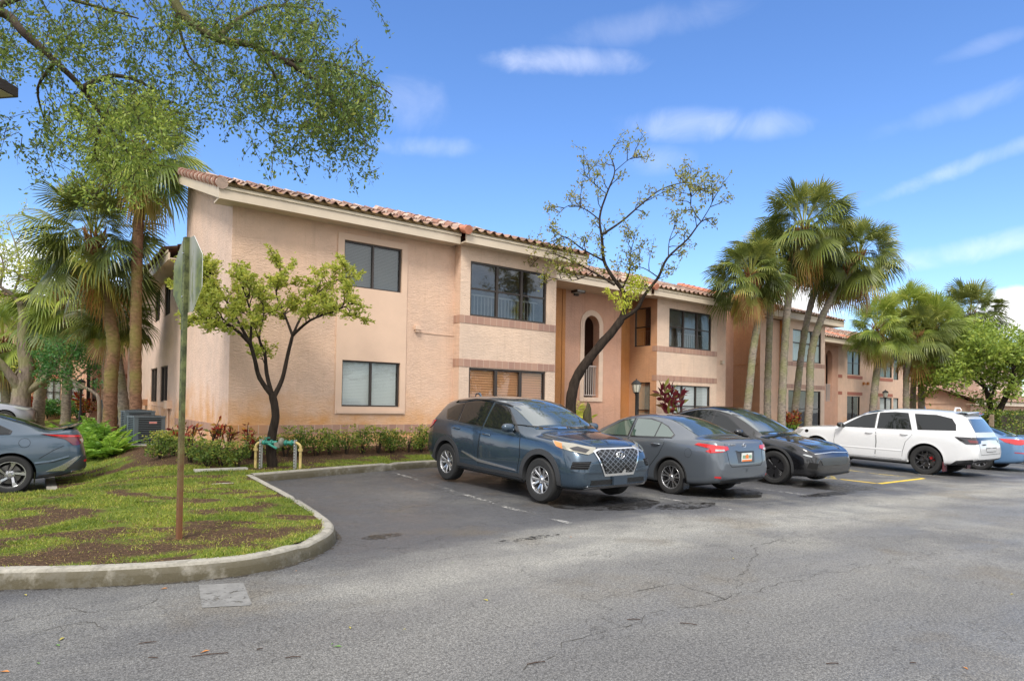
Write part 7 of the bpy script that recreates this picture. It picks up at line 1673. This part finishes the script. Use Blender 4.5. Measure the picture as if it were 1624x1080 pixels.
# -------- grass blades: what nobody could count, one object
def grass():
    rs = np.random.RandomState(3); C = []; 
    Ks = [(p.x, p.y) for p in inner_path(KERB, .13)]; Ks2 = [(p.x, p.y) for p in inner_path(KERB2, .13)]; poly = Ks+Ks2+[(70, 60), (-14, 60)]
    def inside(x, y):
        c = False; j = len(poly)-1
        for i in range(len(poly)):
            xi, yi = poly[i]; xj, yj = poly[j]
            if (yi > y) != (yj > y) and x < (xj-xi)*(y-yi)/(yj-yi)+xi: c = not c
            j = i
        return c
    n = 0; V = []; T = []
    for (x0, x1, y0, y1, dens, hh_) in ((-2, 3.2, 6.0, 8.5, 5600, .024), (-3, 3.2, 8.5, 11.5, 2600, .028), (-3, 5, 11.5, 14, 1500, .035), (5, 12, 12.3, 13.4, 1200, .035), (-3, 3, 14, 24, 200, .05)):
        k = int((x1-x0)*(y1-y0)*dens); X = rs.uniform(x0, x1, k); Y = rs.uniform(y0, y1, k)
        for x, y in zip(X, Y):
            s = soilf(x, y)
            if rs.rand() < min(.93, s*1.25-.02)+.55*noise.noise(Vector((x*4.5, y*5, 7))) or (PAD[0] < x < PAD[1]+.03 and PAD[2]-.03 < y < PAD[3]) or not inside(x, y): continue
            z = GL(x, y)-.004; h = hh_*rs.uniform(.5, 1.5)*(1-.4*s); a = rs.rand()*6.28; w_ = h*.14+.0014; b = rs.rand()*6.28; ln = h*rs.uniform(.3, 1.3)
            V += [(x-cos(a)*w_, y-sin(a)*w_, z), (x+cos(a)*w_, y+sin(a)*w_, z), (x+cos(b)*ln, y+sin(b)*ln, z+h)]; T.append(min(1, max(0, .48+.2*rs.normal()+.55*noise.noise(Vector((x*1.3, y*1.8, 4)))+.3*s)))
    for i in range(5000):       # straw, clippings and dropped leaves
        x, y = rs.uniform(-2, 3.3), rs.uniform(6.1, 13)
        if not inside(x, y): continue
        z = GL(x, y)+.006; a = rs.rand()*6.28; l_ = rs.uniform(.012, .04); b = a+rs.uniform(1.2, 1.9); w_ = rs.uniform(.002, .010)
        V += [(x-cos(a)*l_, y-sin(a)*l_, z), (x+cos(a)*l_, y+sin(a)*l_, z+.012), (x+cos(b)*w_, y+sin(b)*w_, z+.004)]; T.append(rs.uniform(.93, 1))
    n = len(T); me = bpy.data.meshes.new('grass'); me.vertices.add(3*n); me.vertices.foreach_set('co', np.array(V).ravel()); me.loops.add(3*n); me.loops.foreach_set('vertex_index', np.arange(3*n, dtype=np.int32)); me.polygons.add(n)
    me.polygons.foreach_set('loop_start', np.arange(0, 3*n, 3, dtype=np.int32)); me.polygons.foreach_set('loop_total', np.full(n, 3, dtype=np.int32)); me.update(calc_edges=True)
    me.attributes.new('tv', 'FLOAT', 'FACE').data.foreach_set('value', T); me.materials.append(leafmat('grass_blade', [(0, (.06, .11, .015)), (.5, (.19, .25, .03)), (.82, (.40, .41, .06)), (.92, (.42, .34, .12)), (1, (.16, .09, .04))], .3))
    o = bpy.data.objects.new('grass', me); COL.objects.link(o); tag(o, 'short patchy green grass of the lawn', 'grass', kind='stuff')
grass()

# -------- trees across the lane, behind the viewer: they show in the window panes and the car paint
def far_tree(x, y, h, sd_, label):
    root = empty('shade_tree', (x, y, 0)); tag(root, label, 'tree', 'shade trees across the lane'); r = random.Random(sd_); mb = MB(); LF = Leafer(sd_)
    mb.tube([(0, 0, -.3), (r.uniform(-.2, .2), 0, h*.25), (r.uniform(-.4, .4), .2, h*.5)], [.24, .18, .12], 10)
    for i in range(26):
        a = r.random()*6.28; q = h*.42*sqrt(r.random()); c = Vector((cos(a)*q, sin(a)*q, h*r.uniform(.42, .95)-q*.25)); mb.tube([(0, 0, h*.35), c*.55+Vector((0, 0, h*.15)), c], [.07, .04, .015], 5); LF.ball(c, h*.11, 150, .24, .45, .1)
    mb.build('trunk', M_bark2, root); LF.build('crown', M_oakleaf, root)
for i, (x, y, h, lb) in enumerate(((-9, -8, 7.5, 'leftmost shade tree across the lane, behind the viewer'), (-1.5, -13, 9, 'second shade tree from the left across the lane, behind the viewer'), (7, -14, 8, 'middle shade tree across the lane, behind the viewer'), (17, -15, 9, 'fourth shade tree across the lane, right of the viewer'), (29, -14, 8, 'rightmost shade tree across the lane, far right of the viewer'))): far_tree(x, y, h, 200+i, lb)
# ================================================================== STREET FURNITURE AND SMALL THINGS
# stop sign seen from behind
def stop_sign():
    p = ray(285, 845); b = Vector((1.22, 7.22, GL(1.22, 7.22))); root = empty('stop_sign', b); tag(root, 'back of an octagonal sign on a rusty green post in the lawn', 'sign')
    m = mat('post_green', (.05, .06, .025), .7); k = NT(m); tc = k.n('TexCoord').outputs['Object']; z = k.n('SeparateXYZ', {0: tc}).outputs[2]; n = k.noise(tc, 9, 5, .7)
    k.link(k.mixc(k.mr(k.math('ADD', z, n), .7, 1.9, 1, 0), k.mixc(k.mr(n, .4, .6), (.035, .045, .015), (.13, .15, .05)), (.16, .065, .025)), 'Base Color')
    T = Vector((.175, -.985, 0)).normalized(); Nn = Vector((-.985, -.175, 0)).normalized(); top = 3.20-b.z
    mb = MB()   # U-channel post
    def Bx(a0, a1, n0, n1, z0, z1): mb.box(a0, a1, n0, n1, z0, z1, 0, T=lambda a, n_, z_: T*a+Nn*n_+Vector((0, 0, z_)))
    Bx(-.016, .016, .030, .034, -.3, top); Bx(-.03, -.016, -.004, .034, -.3, top); Bx(.016, .03, -.004, .034, -.3, top); Bx(-.042, -.03, -.004, 0, -.3, top); Bx(.03, .042, -.004, 0, -.3, top)
    post = mb.build('post', m, root)
    mb = MB()
    for zz_ in np.arange(.2, top, .1): mb.box(-.005, .005, .0341, .0348, zz_, zz_+.012, 0, T=lambda a, n_, z_: T*a+Nn*n_+Vector((0, 0, z_)))
    mb.build('post_holes', M_seam, post)
    ma = mat('sign_back', (.5, .5, .5), .55); k = NT(ma); tc = k.n('TexCoord').outputs['Object']; n = k.noise(k.mapping(tc, (5, 5, 1.1)), 2.5, 5, .7); sp = k.n('SeparateXYZ', {0: tc}); y = sp.outputs[1]
    g = k.mixc(k.mr(k.noise(tc, 12, 4), .4, .6), (.06, .08, .010), (.13, .155, .018)); mskc = k.math('MULTIPLY', k.mr(k.math('ABSOLUTE', k.math('ADD', y, .14)), .03, .11), k.mr(sp.outputs[2], 2.95, 2.75, .3, 1))
    k.link(k.mixc(k.math('MAXIMUM', k.math('MULTIPLY', mskc, .95), k.mr(n, .52, .60, 0, .7)), (.27, .28, .24), g), 'Base Color')
    R_ = .381/cos(pi/8); cz = top-.385; pts = [(R_*cos(pi/8+k*pi/4), R_*sin(pi/8+k*pi/4)) for k in range(8)]
    mb = MB(); fr = [T*a+Nn*(-.006)+Vector((0, 0, cz+c)) for a, c in pts]; fb = [T*a+Nn*(-.010)+Vector((0, 0, cz+c)) for a, c in pts]
    mb.poly(fr, 0); mb.poly(list(reversed(fb)), 1)
    for i in range(8): mb.quad(fr[i], fr[(i+1) % 8], fb[(i+1) % 8], fb[i], 2)
    mb.build('sign_panel', [ma, mat('sign_red', (.45, .02, .02), .4), mat('sign_edge', (.75, .75, .75), .4)], root)
    mb = MB()
    for zz_ in (cz-.22, cz+.22): mb.tube([Nn*.034+Vector((0, 0, zz_)), Nn*.045+Vector((0, 0, zz_))], .009, 6)
    mb.build('bolt', M_lightmetal, root)
stop_sign()

# backflow pipework in front of the forked tree
def pipework():
    q = [at(x, 740, 12.3) for x in (405, 476)]; b = (q[0]+q[1])/2; b.z = GL(b.x, b.y); root = empty('backflow_preventer', b); tag(root, 'yellow and green backflow pipework on grey struts in front of the forked tree', 'pipework')
    ax = (q[1]-q[0]); ax.z = 0; ln = ax.length; ax.normalize(); h = .50; fw2 = Vector((ax.y, -ax.x, 0)); P = lambda a, n_, z_: ax*a+fw2*n_+Vector((0, 0, z_))
    My = mat('yellow_pipe', (.56, .42, .16), .6, var=(14, .3)); Mt = mat('green_valve', (.03, .24, .18), .4, var=(14, .3)); Mg = mat('valve_grey', (.22, .21, .16), .6, bump=(30, .5, .005))
    hl = ln/2
    for sg in (-1, 1):
        mb = MB(); a = sg*hl; R_ = .027; arc = [P(a-sg*(.10-.10*cos(t)), 0, h-.10+.10*sin(t)) for t in [pi/2*i/6 for i in range(7)]]; mb.tube([P(a, 0, -.1), P(a, 0, h-.12)]+arc+[P(a-sg*.14, 0, h)], R_, 12); mb.lathe([(.045, 0), (.045, .05), (.035, .05)], 12, 0, T=lambda x, y, z: P(a, 0, h-.16+z)+Vector((x, y, 0))); mb.build('pipe', My, root, smooth=60)
        mb = MB(); a = sg*(hl-.10)
        for n_ in (-.05, .05): mb.box(a-.014, a+.014, n_-.003, n_+.003, -.1, h+.06, T=lambda x, y, z: P(x, y, z))
        for zz_ in np.arange(.03, h, .055): mb.box(a-.008, a+.008, .0532, .0536, zz_, zz_+.025, 1, T=lambda x, y, z: P(x, y, z))
        mb.build('strut', [M_lightmetal, M_seam], root)
    mb = MB(); mb.tube([P(-hl+.12, 0, h), P(-.02, -.0, h)], .036, 12); mb.tube([P(hl-.12, 0, h), P(.05, 0, h)], .036, 12)
    for a in (-hl+.17, -hl+.30, hl-.17, hl-.28): mb.tube([P(a-.012, 0, h), P(a+.012, 0, h)], .056, 12)
    mb.tube([P(-.16, .09, h-.02), P(.02, .13, h-.10)], .022, 10); mb.tube([P(-hl+.2, 0, h), P(-hl+.2, 0, h+.09)], .012, 8); mb.box(-hl+.15, -hl+.27, -.01, .01, h+.085, h+.10, T=lambda x, y, z: P(x, y, z)); mb.build('valve', Mt, root, smooth=50)
    mb = MB(); mb.lathe([(.001, -.075), (.05, -.07), (.085, -.03), (.09, .02), (.08, .06), (.04, .085), (.001, .09)], 16, 0, T=lambda x, y, z: P(.06+z*.6, y+.01, h+.01+x)); mb.lathe([(.001, -.05), (.06, -.04), (.06, .05), (.001, .06)], 14, 0, T=lambda x, y, z: P(.0+x, .06+y, h-.05+z)); mb.build('valve_body', Mg, root, smooth=50)
pipework()

# air conditioners
def ac_unit(x, y, z, label, w_=.68, h=.68, rz=0, group='outdoor air conditioning units'):
    root = empty('air_conditioner', (x, y, z), rz); tag(root, label, 'air conditioner', group); M1 = mat('ac_grey_blue', (.10, .13, .15), .45, metal=.3) if 'ac_grey_blue' not in bpy.data.materials else bpy.data.materials['ac_grey_blue']; Md = bpy.data.materials.get('ac_dark') or mat('ac_dark', (.015, .018, .02), .6)
    a = w_/2; mb = MB(); mb.box(-a+.03, a-.03, -a+.03, a-.03, .04, h-.05); mb.build('coil', Md, root)
    mb = MB()
    for sx in (-1, 1):
        for sy in (-1, 1): mb.box(min(sx*a, sx*(a-.09)), max(sx*a, sx*(a-.09)), min(sy*a, sy*(a-.09)), max(sy*a, sy*(a-.09)), .02, h-.042)
    mb.box(-a-.01, a+.01, -a-.01, a+.01, h-.04, h); mb.box(-a-.01, a+.01, -a-.01, a+.01, 0, .03)
    for i in range(13):
        zz_ = .07+(h-.15)*i/12
        for (x0_, x1_, y0_, y1_) in ((-a+.09, a-.09, -a-.006, -a+.012), (-a+.09, a-.09, a-.012, a+.006), (-a-.006, -a+.012, -a+.09, a-.09), (a-.012, a+.006, -a+.09, a-.09)): mb.box(x0_, x1_, y0_, y1_, zz_, zz_+.016)
    mb.build('casing', M1, root)
    mb = MB()
    for r_ in (.08, .14, .20, .26, .31): mb.tube([(r_*cos(t), r_*sin(t), h+.03-.02*r_/.3) for t in [2*pi*i/28 for i in range(29)]], .004, 4, cap=False)
    for i in range(8): t = pi*i/8; mb.tube([(-.32*cos(t), -.32*sin(t), h+.004), (0, 0, h+.035), (.32*cos(t), .32*sin(t), h+.004)], .004, 4)
    mb.build('fan_guard', Md, root); mb = MB(); mb.box(-.02, .15, -a-.012, -a-.0065, h-.18, h-.135, 0); mb.build('maker_plate', bpy.data.materials.get('ac_label') or mat('ac_label', (.50, .22, .20), .5), root)
    return root
p = at(231, 703, 15.9); ac_unit(p.x, p.y, p.z, 'grey louvred air conditioner with red plate, nearest of the pair by the side wall', rz=.12)
p2_ = at(226, 693, 17.0); ac_unit(p2_.x-.12, p2_.y, p2_.z+.02, 'grey louvred air conditioner tucked just behind the nearest one', rz=.05)
p3_ = at(182, 664, 24); ac_unit(p3_.x, p3_.y, p3_.z-.2, 'distant air conditioner seen between the two palm trunks', w_=.9, h=.9)
for q in (p, p2_): mb = MB(); mb.box(q.x-.48, q.x+.48, q.y-.48, q.y+.48, q.z-.3, q.z-.002); tag(mb.build('concrete_pad', M_conc), 'concrete pad under the nearest air conditioner' if q is p else 'concrete pad under the air conditioner behind', 'pad', 'pads under the air conditioners')

# lamp posts
M_lampg = mat('lamp_glass', (.62, .60, .50), .3)
def lamp_post(p_, z_top, label, s=1):
    z0_ = GL(p_.x, p_.y); H_ = z_top-z0_; root = empty('lamp_post', (p_.x, p_.y, z0_)); tag(root, label, 'lamp post', 'black lantern posts'); mb = MB()
    mb.lathe([(.001, 0), (.11, 0), (.11, .06), (.07, .10), (.06, .5), (.04, .56), (.036, H_-.55), (.05, H_-.52), (.05, H_-.48), (.09, H_-.46), (.10, H_-.43)], 12); mb.build('pole', M_black, root, smooth=40)
    mb = MB(); mb.lathe([(.09, H_-.43), (.11, H_-.36), (.145, H_-.20), (.14, H_-.16)], 8); g = mb.build('lantern_glass', M_lampg, root)
    mb = MB(); mb.lathe([(.17, H_-.17), (.175, H_-.155), (.12, H_-.09), (.05, H_-.04), (.02, H_-.03), (.02, H_), (.001, H_+.01)], 8)
    for i in range(8): t = 2*pi*i/8; mb.tube([(.092*cos(t), .092*sin(t), H_-.43), (.113*cos(t), .113*sin(t), H_-.36), (.148*cos(t), .148*sin(t), H_-.18)], .007, 4)
    mb.build('lantern_cap', M_black, root)
q = at(1009, 640, 21); lamp_post(q, at(1009, 601, 21).z, 'black lantern post behind the grey saloon, left of the white-blind window')
q = at(128, 640, 26); lamp_post(q, at(128, 600, 26).z, 'black lantern post in front of the far left blind window')
q = at(1404, 640, 36); lamp_post(q, at(1404, 618, 36).z, 'black lantern post by the dark doorway behind the white vehicle')
# car park light, only its head reaches into the frame
def street_light():
    b = Vector((-1.6, 8.8, GL(-1.6, 8.8))); root = empty('street_light', b); tag(root, 'flat box lamp head at the top left edge of the view', 'street light'); e = at(12, 150, 7.9)-b; ax = Vector((e.x, e.y, 0)).normalized(); sd2 = Vector((-ax.y, ax.x, 0)); P = lambda a, n_, z_: e+ax*a+sd2*n_+Vector((0, 0, z_))
    mb = MB(); mb.box(-.62, 0, -.19, .19, -.05, .07, 0, T=lambda a, n_, z_: P(a, n_*(1 if a < -.1 else .8), z_)); h = mb.build('lamp_head', mat('lamp_housing', (.055, .04, .035), .5), root)
    mb = MB(); mb.box(-.55, -.06, -.14, .14, -.062, -.052, 0, T=P); mb.build('lens', mat('street_lens', (.45, .38, .26), .3), h)
    L_ = e.xy.length; mb = MB(); mb.tube([(0, 0, -.1), (0, 0, e.z+.1)], .055, 12); mb.tube([(0, 0, e.z), tuple(P(-.6, 0, 0))], .03, 8); mb.build('pole', mat('lamp_pole', (.05, .04, .035), .5), root, smooth=50)
street_light()
# blue board leaning on the wall
p = atY(1473, 660, 19.4); root = empty('leaning_board', (p.x, 19.4, .4)); tag(root, 'bright blue board leaning on the wall behind the cluster of three palms', 'board'); mb = MB(); n = 18
o = [(.22*cos(t)*(1 if sin(t) > 0 else .9), .95+.95*sin(t)) for t in [2*pi*i/n for i in range(n)]]; T = lambda x, y, z: (x+z*.12-.2, y+z*.22, z)
mb.poly([T(x, -.04, z) for x, z in o]); mb.poly([T(x, .04, z) for x, z in reversed(o)])
for i in range(n): a, b = o[i], o[(i+1) % n]; mb.quad(T(a[0], -.04, a[1]), T(a[0], .04, a[1]), T(b[0], .04, b[1]), T(b[0], -.04, b[1]))
mb.build('board', mat('board_blue', (.03, .22, .62), .35), root)
# boulder by the leaning tree
p = at(932, 650, 16.9); bm = bmesh.new(); bmesh.ops.create_icosphere(bm, subdivisions=3, radius=1)
for v in bm.verts: v.co *= 1+.25*noise.noise(v.co*1.7); v.co = Vector((v.co.x*.13, v.co.y*.12, v.co.z*.6))
me = bpy.data.meshes.new('tree_stump'); bm.to_mesh(me); bm.free(); me.materials.append(barkmat('stump_bark', (.06, .05, .03), .3)); me.polygons.foreach_set('use_smooth', [True]*len(me.polygons)); o = bpy.data.objects.new('tree_stump', me); COL.objects.link(o); o.location = (p.x, p.y, p.z-.42); tag(o, 'knobbly stump at the foot of the leaning tree', 'stump')
# fence post beyond the white vehicle
p = at(1573, 690, 34); mb = MB(); mb.box(p.x-.08, p.x+.08, p.y-.08, p.y+.08, -.5, p.z+1.1); mb.box(p.x+.6, p.x+.76, p.y-.08, p.y+.08, -.5, p.z+1.05); mb.box(p.x-.08, p.x+.76, p.y+.085, p.y+.11, p.z+.1, p.z+1.0)
tag(mb.build('wooden_fence', mat('fence_wood', (.24, .18, .12), .85, var=(8, .3))), 'short weathered wooden fence by the trunk of the rounded tree', 'fence')
# twigs and leaves dropped on the asphalt
def ground_px(x, y):
    r = ray(x, y); t = -CAMH/r.z; X, Y = r.x*t, r.y*t; return X, Y, G(X, Y)
mt = mat('twig_brown', (.05, .028, .018), .8)
for i, (x, y, a, L_) in enumerate(((333, 1039, .35, .10), (243, 1044, 0, .03), (465, 1043, .2, .045), (234, 1020, .4, .05), (1092, 990, -.3, .06), (1320, 1053, .1, .04), (412, 1030, .9, .02), (1005, 983, .1, .05), (1448, 1052, 0, .02), (850, 1052, .4, .06))):
    X, Y, z = ground_px(x, y); mb = MB(); a += YAW-pi/2; d = Vector((cos(a), sin(a), 0))*L_/1; mb.tube([(-d.x, -d.y, .004), (0, 0, .007), (d.x, d.y, .004)], [.0028, .0035, .0025], 5); o = mb.build('fallen_twig', mt); o.location = (X, Y, z+.002); tag(o, 'brown twig on the asphalt, '+('longest one, below the pale paint patch', 'short one left of the longest', 'by itself right of the longest', 'nearest the kerb left of the longest', 'beside the long crack in the middle of the lane', 'near the bottom edge at the right', 'just right of the longest', 'at the left end of the long crack', 'the farthest right', 'at the bottom edge in the middle')[i], 'twig', 'twigs lying on the asphalt')
ml = [mat('fallen_leaf_yellow', (.42, .36, .08), .6), mat('fallen_leaf_green', (.10, .22, .04), .6), mat('fallen_leaf_orange', (.45, .18, .04), .6)]
LP_ = [' by the middle of the lane, left of the long crack', ' left of the middle, above the green ones', ', larger of the two left of the middle', ', smaller of the two left of the middle', ' at the lower left', ' beside the longest twig', ' in front of the blue crossover', ' near the right edge', ' at the lower left', ' near the bottom left corner', ' in front of the black hatchback', ' halfway to the steel grey saloon', ' at the edge of the stalls', ' at the bottom right', ' in the bottom left corner', ' at the foot of the kerb', ' under the kerb at far left', ' under the kerb below the sign post']
for i, (x, y, c) in enumerate(((641, 999, 0), (555, 996, 0), (535, 1026, 1), (527, 1022, 1), (91, 1024, 1), (325, 1034, 2), (905, 852, 2), (1605, 943, 0), (98, 1014, 0), (60, 1053, 1), (1163, 886, 0), (770, 952, 0), (718, 893, 1), (1530, 1060, 2), (7, 1066, 2), (470, 906, 2), (40, 944, 0), (260, 934, 2))):
    X, Y, z = ground_px(x, y); mb = MB(); s_ = .015+.008*(i % 3); a = i*1.3; P = [(s_*cos(a+t)*(1 if j % 2 == 0 else .45), s_*sin(a+t)*(1 if j % 2 == 0 else .45), .003+.006*(j % 2)) for j, t in enumerate((0, .9, pi, 4.0))]; mb.quad(*P); o = mb.build('fallen_leaf', ml[c]); o.location = (X, Y, z+.002)
    nm = ('yellow', 'green', 'orange')[c]; tag(o, f'{nm} leaf on asphalt'+LP_[i], 'leaf', f'{nm} leaves fallen on the asphalt')
